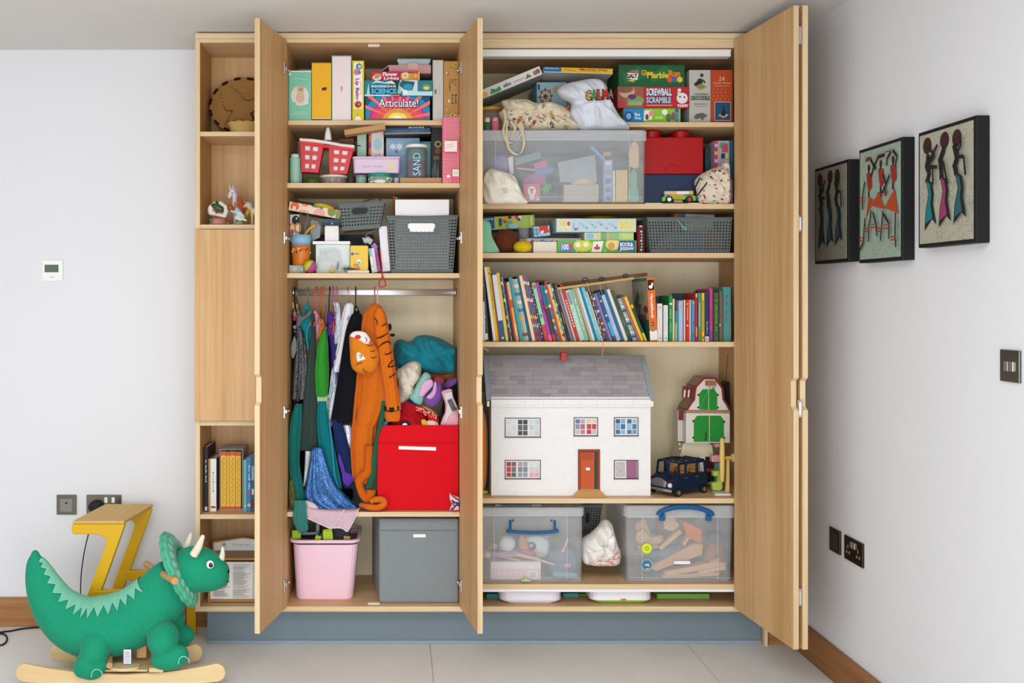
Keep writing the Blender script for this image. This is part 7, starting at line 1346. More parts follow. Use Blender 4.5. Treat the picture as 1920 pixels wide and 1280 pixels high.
t=thing('red_storage_brick','red storage brick with round studs stacked on the navy one','storage box',(xf(1268),.16,zf(325,.03)));RB=mat('#a80d12','gloss');Y_=.03
xr_=xf(1319,Y_);xl_=X1+.008;z0=zf(326,Y_);z1=zf(257,Y_)
q=MB();q.box((xl_,Y_,z0),(xr_,.28,z1),RB);bd=put(q,'body',t,bevel=.004)
q=MB()
for px_ in(1227,1284):
 for yy in(.085,.2):q2=MB();q2.lathe([(.001,0),(mm(16),0),(mm(16.2),.002),(mm(16.2),mm(13)),(mm(15.5),mm(14)),(.001,mm(14))],(xf(px_,.03)+(.0 if px_>1250 else .004),yy,z1+.0002),RB,32);put(q2,'stud',t,bevel=0)
q=MB();P=[at(1262+17*math.cos(a),326-17*math.sin(a),Y_-.0006)for a in[math.pi*i/18 for i in range(19)]];q.tube(P,.0012,mat('#8f0b10','gloss'),6);put(q,'handle_groove',t)
t=thing('navy_storage_brick','navy blue storage brick standing under the red one','storage box',(xf(1268),.16,zU));NB=mat('#22314f','gloss')
q=MB();q.box((xl_,Y_+.002,zU),(xr_,.28,z0-.0008),NB);put(q,'body',t,bevel=.004);q=MB();P=[at(1262+15*math.cos(a),383-15*math.sin(a),Y_+.0012)for a in[math.pi*i/18 for i in range(1,18)]];q.tube(P,.001,mat('#1a2640','gloss'),6);put(q,'handle_groove',t)
q=MB();q.box((xl_,-.0,zU),(xf(1316),.026,zU+.003),mat('#d3d6cf','gloss'));bp=put(q,'building_plate');tag(bp,'thin pale building plate along the shelf edge under the brick car','toy');q=MB();q.box((xf(1240),-.0008,zU+.0004),(xf(1290),0,zU+.0026),mat('#4a8a5a','gloss'));put(q,'green_edge',bp)
zc=zU+.0034;t=thing('brick_car','small toy brick car with lime chassis and coloured bricks','toy',(xf(1273),.012,zc));LM=mat('#7fb52a','gloss')
def U(x,y,Y=0):return at(x,y,Y)
for x,hub in((1254.5,'#e6e4e0'),(1292.5,'#a8403a')):
 for yy in(-.004,.02):
  q=MB();ax=Matrix.Rotation(R(90),3,'X');r_=mm(6.4);q.lathe([(.001,-.004),(r_*.9,-.004),(r_,-.003),(r_,.003),(r_*.9,.004),(.001,.004)],(xf(x),yy+.004,zc+r_),mat('#17181a','rubber'),22,ax);w0=put(q,'wheel',t)
  q=MB();q.lathe([(.001,.0),(mm(4),0),(mm(3.6),.0015),(mm(1),.0018),(mm(.9),.0006),(.001,.0006)],(xf(x),yy,zc+r_),mat(hub,'gloss'),18,ax);put(q,'hub',w0)
q=MB();q.prism([U(x,y,.004)for x,y in((1242,377),(1242,370),(1246,368),(1303,366.5),(1305,370),(1304,376),(1300,376),(1298,370),(1293,368.5),(1287,370),(1284,374),(1263,374),(1260,370),(1254,368.5),(1249,370),(1247,377))],(0,.02,0),LM);put(q,'chassis',t)
q=MB();q.box((xf(1264),.0035,zf(379)),(xf(1280),.02,zf(375)),mat('#c9785a','gloss'));put(q,'number_plate',t)
for(x0,x1,y0,y1,c)in((1246,1255,368.5,364,'#3f9ac0'),(1255,1283.5,368.3,364,'#d98a3a'),(1283.5,1300,367,364,'#2f7fb0'),(1246,1269,364,358.5,'#d8b48a'),(1269,1292,364,358.5,'#e4e4e0'),(1292,1300,364,358,'#e3b81e')):
 q=MB();a,c_=at(x0,y0,.003),at(x1,y1,.003);q.box((a.x+.0002,.003,a.z+.0002),(c_.x-.0002,.02,c_.z),mat(c,'gloss'));
 for k in range(int((x1-x0)/3.8)):q.box((a.x+mm(1+3.8*k),.006,c_.z),(a.x+mm(3.2+3.8*k),.012,c_.z+.0018),mat(c,'gloss'))
 put(q,'brick',t,bevel=.0004)
card('beads_kit_box','multicoloured craft box with yellow and pink edge behind the floral bag','box',1339.5,263.5,1374,382,.07,.2,'#a9a4b4',base=zU,ops=[('r',0,0,0.18,1,'#b83a5a')]+[('r',.0,.06+.12*k,.18,.11+.12*k,['#e0a82a','#e3a0bc'][k%2])for k in range(8)]+[('r',.8,.4,1,1,'#1f5f78'),('p',[(.25,.9),(.35,.97),(.7,.95),(.6,.82)],'#4a9a5a'),('r',.4,.82,.72,.94,'#c2406a'),('e',.4,.5,.15,.12,'#8a6aa8'),('r',.35,.72,.55,.8,'#1c3a4a'),('r',.6,.72,.75,.8,'#e0c03a'),('e',.6,.55,.1,.06,'#e2dce4')])
card('dark_box','dark green box standing beside the multicoloured craft box','box',1322,275,1333,382,.12,.2,'#2f3e3a',base=zU,ops=[('r',0,.3,.6,.8,'#2a5a5c')])
FL=printmat('#d9cdb9',['#a83a3e','#8a2c34','#5a8a6a','#d9cdb9','#4a4a4a','#d9cdb9','#b84a4a'],60,'floral_cotton',.34)
q=MB();puff(q,[(1303,340),(1312,328),(1330,318),(1345,312),(1354,306),(1360,300),(1366,306),(1368,340),(1367,381),(1345,382),(1320,380.5),(1309,376),(1306,360)],.0,.11,FL,.016,73,84,freq=18,flat=.029);o=put(q,'floral_cotton_bag',smooth=True);tag(o,'cream cotton bag with red flower print at the end of the shelf','bag')
q=MB();P=[at(x,y,-.052)for x,y in((1312,334),(1326,342),(1307,367),(1303,352))];q.tube(P,mm(1.4),mat('#191a1c','fabric'),6,closed=True);put(q,'black_piping',o)
# ------------------------------------------------------------------ third shelf of the bifold cupboard
zV=ZR[2]+.0004;FLOOR[0]=zV;GV='puzzle boxes on the third shelf'
card('picture_puzzle_box','blue and lime puzzle box tilted over the furry brown ball','puzzle',897,405,1002.5,429,.13,.2,'#b5c94a',roll=-3,ops=[('r',0,0,.285,1,'#135f8c'),('t','Ravensburger',.02,.72,.27,.92,'#dfeaf0',0,.03),('r',0,0,1,.05,'#e4e0d4'),('r',.36,.25,.42,.85,'#1f4f7c'),('r',.44,.45,.5,.75,'#c8423a'),('e',.55,.3,.07,.35,'#6ab06a'),('e',.62,.2,.1,.2,'#9ac4c8'),('p',[(.44,.95),(.55,.9),(.56,.7),(.46,.7)],'#e8982a'),('e',.56,.88,.03,.12,'#2a2222'),('e',.63,.82,.035,.14,'#dfa0a8'),('e',.69,.86,.04,.14,'#c83a2a'),('e',.74,.8,.03,.18,'#ece8e0'),('e',.72,.68,.03,.12,'#3a4a8a'),('e',.8,.6,.025,.14,'#9ac4d8'),('r',.9,.1,.98,.95,'#8fc04a'),('r',.92,.15,.96,.88,'#d8dca0')])
q=MB();puff(q,[(900,418),(912,413),(920,420),(922,440),(930,458),(936,470),(932,473.6),(900,473.6)],.02,.03,mat('#8fcaa8','fabric'),.004,74,44);o=put(q,'mint_cloth',smooth=True);tag(o,'mint green folded cloth hanging at the partition end','cloth')
t=thing('brown_fur_ball','round dark brown furry toy ball','toy',at(948,451,.06));q=MB();c_=at(948,450.5,.085);c_.z=zV+mm(23.3,.07);q.ball(c_,(mm(24,.07),mm(22),mm(23.2,.07)),mat('#6b3820','fur'),28,18);put(q,'ball',t,smooth=True)
q=MB();rr=random.Random(21)
for k in range(700):
 d=Vector((rr.gauss(0,1),rr.gauss(0,1),rr.gauss(0,1))).normalized();p0=c_+d*mm(22.5);e=p0+d*.004+Vector((rr.gauss(0,.003),rr.gauss(0,.003),rr.gauss(0,.003)));s_=d.orthogonal().normalized()*.0008
 if e.z>zV:q.add([p0-s_,p0+s_,e],[(0,1,2),(2,1,0)],mat('#7a4428','fur'))
put(q,'pile',t,kind='stuff')
q=MB();c_=at(980,462,.037);c_.z=zV+mm(12);q.ball(c_,(mm(18),mm(15),mm(12)),mat('#d9b81c','fabric'),24,14);o=put(q,'yellow_soft_ball',smooth=True);tag(o,'yellow soft ball squeezed between the brown ball and the cream block','ball');q=MB();c2_=c_+Vector((mm(-.5),-mm(14.2),mm(-7)));q.ball(c2_,mm(3),mat('#b8cf4a','gloss'),10,8);put(q,'badge',o)
q=MB();c_=(xf(981,.12),.1,zV+.0);q.lathe([(.001,zf(448,.12)-zV),(mm(9),zf(448,.12)-zV),(mm(11.5),zf(427,.12)-zV),(mm(10.8),zf(427,.12)-zV),(mm(8.4),zf(446,.12)-zV),(.001,zf(446,.12)-zV)],c_,mat('#c9cfd4','clear'),22);o=put(q,'clear_cup',smooth=True);tag(o,'small clear plastic cup under the tilted puzzle box','cup')
q=MB();q.box((xf(972,.12),.08,zV),(xf(984,.12),.12,zf(448.6,.12)),mat('#b0848c','card'));o=put(q,'pink_card_box');tag(o,'dusty pink box holding up the clear cup','box')
card('good_game_box','long white game box with blue script behind the cream block','game',986,446.5,1090,474,.1,.2,'#dcd8d6',base=zV,group=GV,ops=[('p',[(.06,.72),(.12,.95),(.16,.75),(.1,.68)],'#b8606a'),('t','Good',.27,.66,.48,.9,'#3a3a6a',0,.02),('e',.08,.6,.015,.06,'#2a2a2a')])
card('cream_block_box','plain cream box end before the long white game','box',1000,453,1044,474,.04,.055,'#e3d9c8',base=zV,group=GV)
card('red_animal_game','light blue game box with red animal print, yawed beside the 300 piece puzzle','game',1001,423.5,1031,442.5,.045,.1,'#8fc0dc',roll=-6,ops=[('r',.34,.38,.9,1,'#c23a2c'),('p',[(.4,.2),(.95,.3),(.98,.6),(.6,.4)],'#c8402e'),('p',[(.36,.85),(.42,.5),(.62,.55),(.55,.2),(.45,.3)],'#e6e2de'),('e',.18,.65,.1,.14,'#27406e'),('e',.18,.28,.1,.14,'#27406e'),('r',.12,.6,.24,.7,'#a9bcd4'),('r',.12,.22,.24,.32,'#a9bcd4')])
z=zV;card('green_jigsaw_box','green 100 piece book and jigsaw box with cartoon animals','puzzle',1045,450.5,1193.5,474,.035,.064,'#6fae4c',base=z,group=GV,ops=[('e',.32,.6,.12,.5,'#c9d04a'),('e',.7,.7,.09,.45,'#e8d890'),('r',.04,.12,.2,.78,'#5a86b8'),('t','100',.055,.25,.145,.72,'#e8eef2',0,.03),('e',.165,.55,.025,.2,'#d84a3a'),('e',.26,.65,.035,.2,'#f0ead0'),('e',.36,.68,.035,.2,'#f0ead0'),('p',[(.43,0),(.45,.9),(.58,.95),(.55,0)],'#eceae6'),('e',.5,.4,.04,.14,'#c8443a'),('e',.5,.62,.012,.06,'#2a2a2a'),('p',[(.76,.2),(.78,.95),(.98,.95),(.98,.1)],'#2c5f9c'),('t','BOOK&',.79,.52,.955,.84,'#eef2f6',0,.03),('t','JIGSAW',.785,.16,.965,.48,'#eef2f6',0,.03),('e',.68,.55,.04,.3,'#d8a04a'),('r',0,0,1,.08,'#3f8a3a')]+[('c',.24+.09*k,.14+.1*(k%2),.05,'#e8ecd8')for k in range(6)])
z1_=zf(450.5,.035)+.0005
card('striped_jigsaw_box','cream and green striped puzzle box between the 300 and 100 piece boxes','puzzle',1096,435.5,1188,450,.045,.16,'#d3d6b4',base=z1_,group=GV,ops=[('r',.25,0,.33,1,'#d8cda0'),('r',.33,0,.45,1,'#7fae7a'),('r',.45,0,.5,1,'#d9b56a'),('r',.5,0,.7,1,'#9abf82'),('r',.7,0,1,1,'#b9d07a'),('e',.11,.5,.08,.38,'#8fbcd0'),('r',.78,.3,.95,.42,'#d8dc9a'),('r',.76,.6,.96,.7,'#dfe2b0')])
z2_=zf(435.5,.045)+.0005
card('blue_jigsaw_box','long pale blue 300 piece puzzle box on top of the stack','puzzle',1043,409.5,1193,434.5,.03,.2,'#b9d3dd',base=z2_,group=GV,roll=0,ops=[('r',.02,.08,.18,.9,'#dfe4c4'),('t','300',.03,.4,.13,.85,'#d8c87a',0,.04),('e',.155,.62,.02,.18,'#d84a4a'),('t','300 PIECE',.03,.12,.17,.3,'#d8bf6a'),('r',.77,.12,.98,.88,'#e4dc98'),('t','SEARCH',.79,.52,.96,.8,'#d6c878',0,.02),('t','JIGSAW',.79,.2,.96,.46,'#d6c878',0,.02),('p',[(.2,.2),(.23,.75),(.22,.4)],'#4a7ab0'),('e',.24,.2,.02,.1,'#d84a6a')]+[('e',.27+.036*k,.25+.5*((k*37)%10)/10,.012,.07,['#7fa6c9','#9ac4a8','#d8a0a0','#6f94c0','#d8cf8a'][k%5])for k in range(14)])
can('yellow_lid_tub','yellow lidded tub behind the long pale blue puzzle','tub',1131,404.5,34,.25,zV,'#c9b02a')
t=thing('word_tin','narrow dark tin with white lettering at the end of the puzzle stack','tin',(xf(1202,.05),.07,zV));r_=mm(7.6,.05);hh=zf(425,.05)-zV;c_=(xf(1202.3,.05),.06,zV)
q=MB();q.lathe([(.001,0),(r_,0),(r_,hh),(.001,hh)],c_,mat('#8a2c28','gloss'),26);put(q,'tin',t);q=MB();q.lathe([(.001,hh+.0003),(r_*1.04,hh+.0003),(r_*1.04,hh+.004),(.001,hh+.004)],c_,mat('#b9b4ae','metal'),26);put(q,'lid',t)
fcS=Face((c_[0]-r_*.45,c_[1]-r_*.98,zV+.004),(r_*.8,0,0),(0,0,hh-.01));printed(fcS,[('r',-.0,0,1,1,'#2c2626'),('t','~STORIES',.1,.06,.9,.95,'#d8d2ca',90,.04)],t)
bt=basket('wide_grey_basket','wide low grey perforated basket on the third shelf',[(1214,409),(1372,409)],[(1221,474),(1369,474)],.03,.3,nu=27,nv=12,hole=(.5,.52),handle=(2,3,2,3),open_handle=False,nside=15,taper=.006)
GW='things in the wide grey basket';zb_=zV+.006
lump('blue_parcel','blue knitted parcel showing through the wide grey basket','cloth',[(1245,440),(1290,436),(1322,440),(1322,468),(1250,470)],.08,.06,'#6f8fae','fabric',.006,84,GW);lump('coral_cloth','coral cloth showing through the wide grey basket','cloth',[(1326,436),(1345,432),(1354,440),(1354,468),(1328,470)],.08,.06,'#b8583e','fabric',.006,85,GW)
lump('lime_cloth','small yellow green cloth at the near end of the wide grey basket','cloth',[(1228,462),(1240,452),(1246,462),(1243,471),(1230,471)],.07,.03,'#a9a83a','fabric',.004,86,GW)
card('kraft_card_box','brown cardboard sticking out of the wide grey basket','box',1264,400.5,1340,460,.2,.06,'#a9835a',ops=[]);card('printed_leaflet','white leaflet with blue edge in the wide grey basket','leaflet',1278,402,1338,450,.17,.008,'#dcd6cc',roll=3,ops=[('r',0,0,.1,1,'#3f7aa8'),('e',.45,.88,.05,.06,'#c98a3a'),('r',.3,.93,.7,.97,'#a9b4b4'),('e',.8,.88,.04,.05,'#8aa86a')])
q=MB();P=smoothpts([tuple(at(x,y,.022 if y>411 else .05))for x,y in((1250,410),(1262,408.5),(1272,414),(1280,424),(1288,428),(1283,430),(1276,420))],26);q.rings([[Vector(p_)+Vector((0,dy,dz))for dz,dy in((-.0022,0),(.0022,0),(.0022,.001),(-.0022,.001))]for p_ in P],mat('#6fb8b0','fabric'));o=put(q,'aqua_ribbon');tag(o,'aqua ribbon hanging over the rim of the wide grey basket','ribbon')
# ------------------------------------------------------------------ dolls' house
zH=ZR[4]+.0004;YH=.046
t=thing('dolls_house',"large white dolls' house with grey slate roof and orange front door","dolls' house",(.69,.19,zH));HW=mat('#eae9e7','card');HR=mat('#9aa6ac','card')
hx0,hx1=xf(921,YH),xf(1220,YH);YE=.034;ze=zf(756,YE);yR=.19;zr=zf(667,yR);rx0,rx1=.3595,1.018
q=MB();q.box((hx0,YH,zH),(hx1,YH+.012,zf(758,YH)),HW);put(q,'front_wall',t,bevel=.001)
zw=zf(758,YH)
for x in(hx0,hx1-.012):q=MB();q.prism([(x,YH+.0124,zH),(x,.334,zH),(x,.334,zw),(x,yR,zr-.02),(x,YH+.0124,zw)],(.012,0,0),HW);put(q,'side_wall',t)
q=MB();q.box((hx0+.0124,.322,zH),(hx1-.0124,.334,zw),HW);put(q,'back_wall',t)
q=MB();q.box((hx0+.0124,YH+.0124,zH),(hx1-.0124,.3216,zH+.008),HW);put(q,'floor',t)
zf0,zf1=zf(763,YE),zf(744,YE);fx0,fx1=xf(921,YE),xf(1221,YE)
q=MB();q.box((fx0,YE,zf0),(fx1,YE+.011,zf1),mat('#ebeae7','card'));fa=put(q,'fascia',t,bevel=.001)
q=MB()
for k in range(1,9):x=fx0+(fx1-fx0)*(k/9-.005);q.box((x-.0006,YE-.0006,zf0+.008),(x+.0006,YE,zf1-.012),mat('#c9c8c4','card'))
q.box((fx0+.002,YE-.0006,zf0+.0072),(fx1-.002,YE,zf0+.008),mat('#c9c8c4','card'));put(q,'panel_groove',fa)
for x in(rx0+.003,rx1-.012):q=MB();q.box((x,YE+.001,zf(762,YE)),(x+.009,YE+.016,zf(752,YE)),HW);put(q,'gutter_end',t)
ye=YE-.002;zb_=zf(748,ye);nrm=Vector((0,-(zr-zb_),yR-ye)).normalized()
def rp(x,f,k=0):return Vector((x,ye+(yR-ye)*f,zb_+(zr-zb_)*f))+nrm*k
q=MB();q.prism([rp(rx0,0),rp(rx1,0),rp(rx1,1),rp(rx0,1)],nrm*-.008,HR);put(q,'roof_front',t)
q=MB();q.prism([(rx0,yR+.001,zr-.003),(rx1,yR+.001,zr-.003),(rx1,.345,zb_),(rx0,.345,zb_)],(0,.004,.006),HR);put(q,'roof_back',t)
for(a,b_,f0,f1)in((rx0,rx0+.018,0,1),(rx1-.018,rx1,0,1),(rx0+.0182,rx1-.0182,.935,1)):q=MB();q.prism([rp(a,f0,.0002),rp(b_,f0,.0002),rp(b_,f1,.0002),rp(a,f1,.0002)],nrm*.0035,HR);put(q,'roof_edge',t)
rr=random.Random(17);sx0,sx1=rx0+.019,rx1-.019;rows=9;cols=['#a29da3','#a8a3a8','#ada8ab','#9b979e','#a6a2a8']
for r_ in range(rows):
 f0=.02+.91*r_/rows;f1=.02+.91*(r_+1)/rows;x=sx0+rr.uniform(0,.03)-.03
 while x<sx1-.004:
  w_=rr.choice([.034,.046,.052,.058,.064]);a,b_=max(x,sx0),min(x+w_,sx1)
  if b_-a>.004:q=MB();q.prism([rp(a+.0005,f0,.0003),rp(b_-.0005,f0,.0003),rp(b_-.0005,f1-.004,.0003),rp(a+.0005,f1-.004,.0003)],nrm*.0016,mat(rr.choice(cols),'matte'));put(q,'slate',t)
  x+=w_
c_=Vector((xf(1056.5,.15),.15,0));q=MB();q.box((c_.x-mm(5.6),.138,zf(676.5,.138)),(c_.x+mm(5.6),.168,zf(660.5,.138)),mat('#c2332a','gloss'));ch=put(q,'chimney',t,bevel=.002)
q=MB();q.lathe([(.001,0),(mm(3.6),0),(mm(3.2),mm(6)),(.001,mm(6.4))],(c_.x,.153,zf(660.4,.138)),mat('#cf4a3c','gloss'),16);put(q,'chimney_pot',ch)
def hwin(x0,x1,y0,y1,leaves,panes,lattice=None):
 a,c=at(x0,y1,YH),at(x1,y0,YH);W=c.x-a.x;fm_=mat('#4c3a48','card');wb=mat('#eceae9','card');e=.0028
 q=MB();q.box((a.x,YH-.003,a.z),(a.x+e,YH-.0002,c.z),fm_);q.box((c.x-e,YH-.003,a.z),(c.x,YH-.0002,c.z),fm_);q.box((a.x+e,YH-.003,c.z-e),(c.x-e,YH-.0002,c.z),fm_);q.box((a.x-.001,YH-.005,a.z),(c.x+.001,YH-.0002,a.z+e*1.4),fm_);fr=put(q,'window',t)
 for k in range(leaves):
  l0=a.x+e+(W-2*e)*k/leaves;l1=a.x+e+(W-2*e)*(k+1)/leaves;z0_,z1_=a.z+e*1.5,c.z-e
  if lattice and k==1:
   q=MB();q.box((l0+.001,YH-.0012,z0_),(l1-.002,YH-.0003,z1_),mat('#9c6a84','fabric'));put(q,'curtain',fr);continue
  q=MB();q.box((l0+.004,YH-.0008,z0_+.005),(l1-.004,YH-.0002,z1_-.005),mat(panes[k][0],'gloss'));P_=panes[k]
  if len(P_)>1:
   cw,chh=(l1-l0-.008)/2,(z1_-z0_-.01)/3
   for i in range(2):
    for j in range(3):
     cc=P_[(i*3+j)%len(P_)];x_=l0+.004+cw*i;y_=z0_+.005+chh*j;q.box((x_+.0003,YH-.0011,y_+.0003),(x_+cw-.0003,YH-.0008,y_+chh-.0003),mat(cc,'gloss'))
  put(q,'pane',fr)
  q=MB();bw=.0035
  q.box((l0+.0006,YH-.0026,z0_),(l0+bw,YH-.0012,z1_),wb);q.box((l1-bw,YH-.0026,z0_),(l1-.0006,YH-.0012,z1_),wb);q.box((l0+bw,YH-.0026,z1_-bw),(l1-bw,YH-.0012,z1_),wb);q.box((l0+bw,YH-.0026,z0_),(l1-bw,YH-.0012,z0_+bw),wb)
  if lattice:
   for s in(-1,1):
    for j in range(-1,3):
     p0=Vector((l0+bw,YH-.0018,z0_+(z1_-z0_)*(j+.5-s*.5)/2.4));p1=Vector((l1-bw,YH-.0018,z0_+(z1_-z0_)*(j+.5+s*.5)/2.4));
     cl2=lambda v,o_:o_+(v-o_)*max(0,min(1,((z1_ if v.z>o_.z else z0_)-o_.z)/(v.z-o_.z)))if abs(v.z-o_.z)>1e-6 and(v.z>z1_ or v.z<z0_)else v
     if max(min(p0.z,p1.z),z0_)<min(max(p0.z,p1.z),z1_):A2,B2=cl2(p0,p1),cl2(p1,p0);q.tube([A2,B2],.0008,wb,4)
  else:
   xm=(l0+l1)/2;q.box((xm-.0011,YH-.0024,z0_+bw),(xm+.0011,YH-.0012,z1_-bw),wb)
   for f in(1/3,2/3):zz=z0_+(z1_-z0_)*f;q.box((l0+bw,YH-.0023,zz-.001),(l1-bw,YH-.0013,zz+.001),wb)
  put(q,'casement',fr)
hwin(946.5,1013.7,783,820,3,[['#c9d4d0','#d3d8d6'],['#3a3d3c','#55585a','#2f3234'],['#c4d0cf','#b9c6c4']]);hwin(1075.7,1121,782,817.6,2,[['#c9b8b4','#8a8ab0','#5f6f9a','#c27a86','#b8606a','#a9a4b4'],['#b8303a','#b8404a','#d8c9a4','#c9b8a0','#c2384a','#d9c9b0']]);hwin(1151,1196.7,782,817.6,2,[['#2f6f9a','#7fa6c4','#3a5a7a','#8ab0cc'],['#3f7aa0','#9abccc','#2a6a90','#6f96b4']])
hwin(946.5,1013.7,862,898,3,[['#a82430','#b8303a','#9a2a34','#4a5a58','#6a6a66','#8a4a4a'],['#8f969c','#7a8288','#9aa0a8'],['#d8a0ac','#c9c4c8','#c9d8d0']]);hwin(1151,1196.7,862,898,2,[['#b8b0b4'],['#9c6a84']],True)
a,c=at(1083.5,917,YH),at(1124.5,842,YH);br=mat('#8e3f22','card');e=.0095
q=MB();q.box((a.x,YH-.006,a.z),(a.x+e,YH-.0002,c.z),br);q.box((c.x-e,YH-.006,a.z),(c.x,YH-.0002,c.z),br);q.box((a.x+e,YH-.006,c.z-e),(c.x-e,YH-.0002,c.z),br);put(q,'door_frame',t,bevel=.0006)
q=MB();q.box((a.x+e,YH-.0007,a.z),(c.x-e,YH-.0002,c.z-e),mat('#3a4038','card'));put(q,'dark_hall',t)
M=Matrix.Translation((a.x+e+.0006,YH-.0009,a.z+.001))@Matrix.Rotation(R(0),4,'Z');dw=(c.x-a.x-2*e)*.8;dh=c.z-e-a.z-.003;om=mat('#c4521a','gloss')
q=MB();q.box((0,-.0042,0),(dw,0,dh),om,M);dd=put(q,'door',t,bevel=.0005);q=MB();q.box((.005,-.0052,dh*.8),(dw-.005,-.0042,dh-.005),mat('#a8420f','gloss'),M)
for k in range(4):q.box((.005+(dw-.01)*k/4+.0005,-.0050,.012),(.005+(dw-.01)*(k+1)/4-.0005,-.0042,dh*.77),om,M)
put(q,'door_panel',dd);q=MB();q.box((dw*.38,-.0075,dh*.52),(dw*.66,-.0052,dh*.59),mat('#c9c9cc','metal'),M);put(q,'letter_plate',dd);q=MB();q.ball(M@Vector((dw*.93,-.007,dh*.58)),.0026,mat('#d8a83a','metal'));put(q,'knob',dd)
q=MB();q.prism([(xf(1083,YH),YH-.0065,zH),(xf(1125,YH),YH-.0065,zH),(xf(1125,YH),YH-.0065,zf(918,YH)),(xf(1083,YH),YH-.0065,zf(918,YH))],(0,.006,0),mat('#b98448','card'));q.prism([Vector((x,y,z))for x,y,z in((xf(1072,.03),YH-.028,zH),(xf(1136,.03),YH-.028,zH),(xf(1125,YH),YH-.007,zf(918.5,YH)),(xf(1083,YH),YH-.007,zf(918.5,YH)))],(0,.002,-.0),mat('#c9965a','card'));put(q,'doorstep',t)
q=MB();q.tube([(hx0+.005,YH-.001,zH+.001),(hx0+.1,YH-.001,zH+.001)],.0008,mat('#b8a090','card'),5);put(q,'base_line',t)
t=thing('orange_toy_case',"orange rounded toy case with blue edge between the partition and the dolls' house",'toy',(.335,.1,zH));x0_,x1_=LX['q1']+.004,.3725;y_=.09
def oval(X0,X1,k,z0_,z1_,y):return[Vector(((X0+X1)/2+((X1-X0)/2-k)*math.copysign(abs(math.cos(a))**.5,math.cos(a)),y,(z0_+z1_)/2+((z1_-z0_)/2-k)*math.copysign(abs(math.sin(a))**.75,math.sin(a))))for a in[2*math.pi*i/40 for i in range(40)]]
zt_=zf(772,y_);q=MB();q.rings([oval(x0_,x1_-.006,k,zH+.006,zt_,y)for k,y in((.006,y_+.03),(.0,y_+.026),(0,y_+.006),(.006,y_))],mat('#dd7a24','gloss'));put(q,'shell',t,smooth=True)
q=MB();q.rings([oval(x0_,x1_,k,zH+.002,zt_+.004,y)for k,y in((.0,y_+.056),(0,y_+.031))],mat('#3a5f7c','gloss'));put(q,'back_shell',t);q=MB();q.rings([oval(x0_,x1_-.002,k,zH+.0005,zH+.012,y)for k,y in((.0,y_+.05),(0,y_+.002))],mat('#b9c43a','gloss'));put(q,'lime_base',t)
q=MB();q.tube([at(906,652,.1),at(916,657.5,.09)],mm(1),mat('#ece6dc','gloss'),8);o=put(q,'door_stop_peg');tag(o,'thin white peg under the book shelf by the partition','peg')
# ------------------------------------------------------------------ toy barn on the caravan
Yc=.235;zc1=zf(828,Yc)
t=thing('toy_caravan','cream toy caravan with open side under the toy barn','toy',(xf(1305,Yc),.3,zH));CR=mat('#d9cfae','gloss')
x0_,x1_=xf(1272,Yc),xf(1341,Yc)
prof=[(x0_+.002,zH+.012),(x0_,zH+.05),(x0_+.004,zH+.1),(x0_+.018,zc1-.012),(x0_+.035,zc1-.001),(x1_-.03,zc1-.001),(x1_-.01,zc1-.014),(x1_,zH+.09),(x1_,zH+.012)]
q=MB();q.prism([Vector((x,Yc+.002,z))for x,z in prof],(0,.14,0),CR);put(q,'body',t,bevel=.004)
q=MB();q.box((xf(1290,Yc),Yc+.0004,zf(879,Yc)),(xf(1312,Yc),Yc+.0018,zf(857,Yc)),mat('#59595c','gloss'));q.box((xf(1291,Yc),Yc,zf(878,Yc)),(xf(1311,Yc),Yc+.0006,zf(868,Yc)),mat('#84868e','gloss'));put(q,'window',t);q=MB();q.box((xf(1312,Yc),Yc+.0002,zf(905,Yc)),(xf(1322,Yc),Yc+.0018,zf(856,Yc)),mat('#ebe8e2','gloss'));put(q,'white_post',t);q=MB();q.box((xf(1322.3,Yc),Yc+.0002,zf(890,Yc)),(xf(1340,Yc),Yc+.0018,zf(856,Yc)),mat('#3a1a18','gloss'));q.box((xf(1322.3,Yc),Yc,zf(884,Yc)),(xf(1340,Yc),Yc+.001,zf(878,Yc)),mat('#8a4a2c','gloss'));put(q,'open_interior',t)
q=MB();q.tube([at(1275,840,Yc-.005),at(1277,862,Yc-.008),at(1277.5,885,Yc-.008)],.0024,mat('#cfc6ac','metal'),8)
for y in(832,841):q.ball(at(1274+(y>835),y,Yc-.006),.005,mat('#e0d8c0','gloss'))
put(q,'lamp_post',t,smooth=True)
Yb_=.2;zb0=zc1+.0006
t=thing('toy_barn','white toy barn with green doors and brown gambrel roof, on the toy caravan','toy',(xf(1328,Yb_),.27,zb0));BW=mat('#dcd7cb','gloss');GN=mat('#1f8a2f','gloss');RD=mat('#8a1f28','gloss');BR=mat('#8a5f48','gloss')
def Z_(x,y):return at(1260+x*.1953,690+y*.1953,Yb_)
low=[Z_(x,y)for x,y in((135,712),(556,714),(556,432),(135,432))];low[0].z=low[1].z=zb0
q=MB();q.prism(low,(0,.12,0),BW);put(q,'lower_walls',t,bevel=.001)
q=MB();q.prism([Z_(x,y)for x,y in((130,431),(558,435),(558,405),(130,402))],(0,.124,0),mat('#a57f5c','card'));put(q,'floor_band',t)
gam=[(148,400),(178,350),(215,300),(222,225),(232,180),(308,100),(412,100),(478,195),(488,300),(520,350),(548,402)]
q=MB();q.prism([Z_(x,y)for x,y in gam],(0,.12,0),BW);put(q,'gable',t)
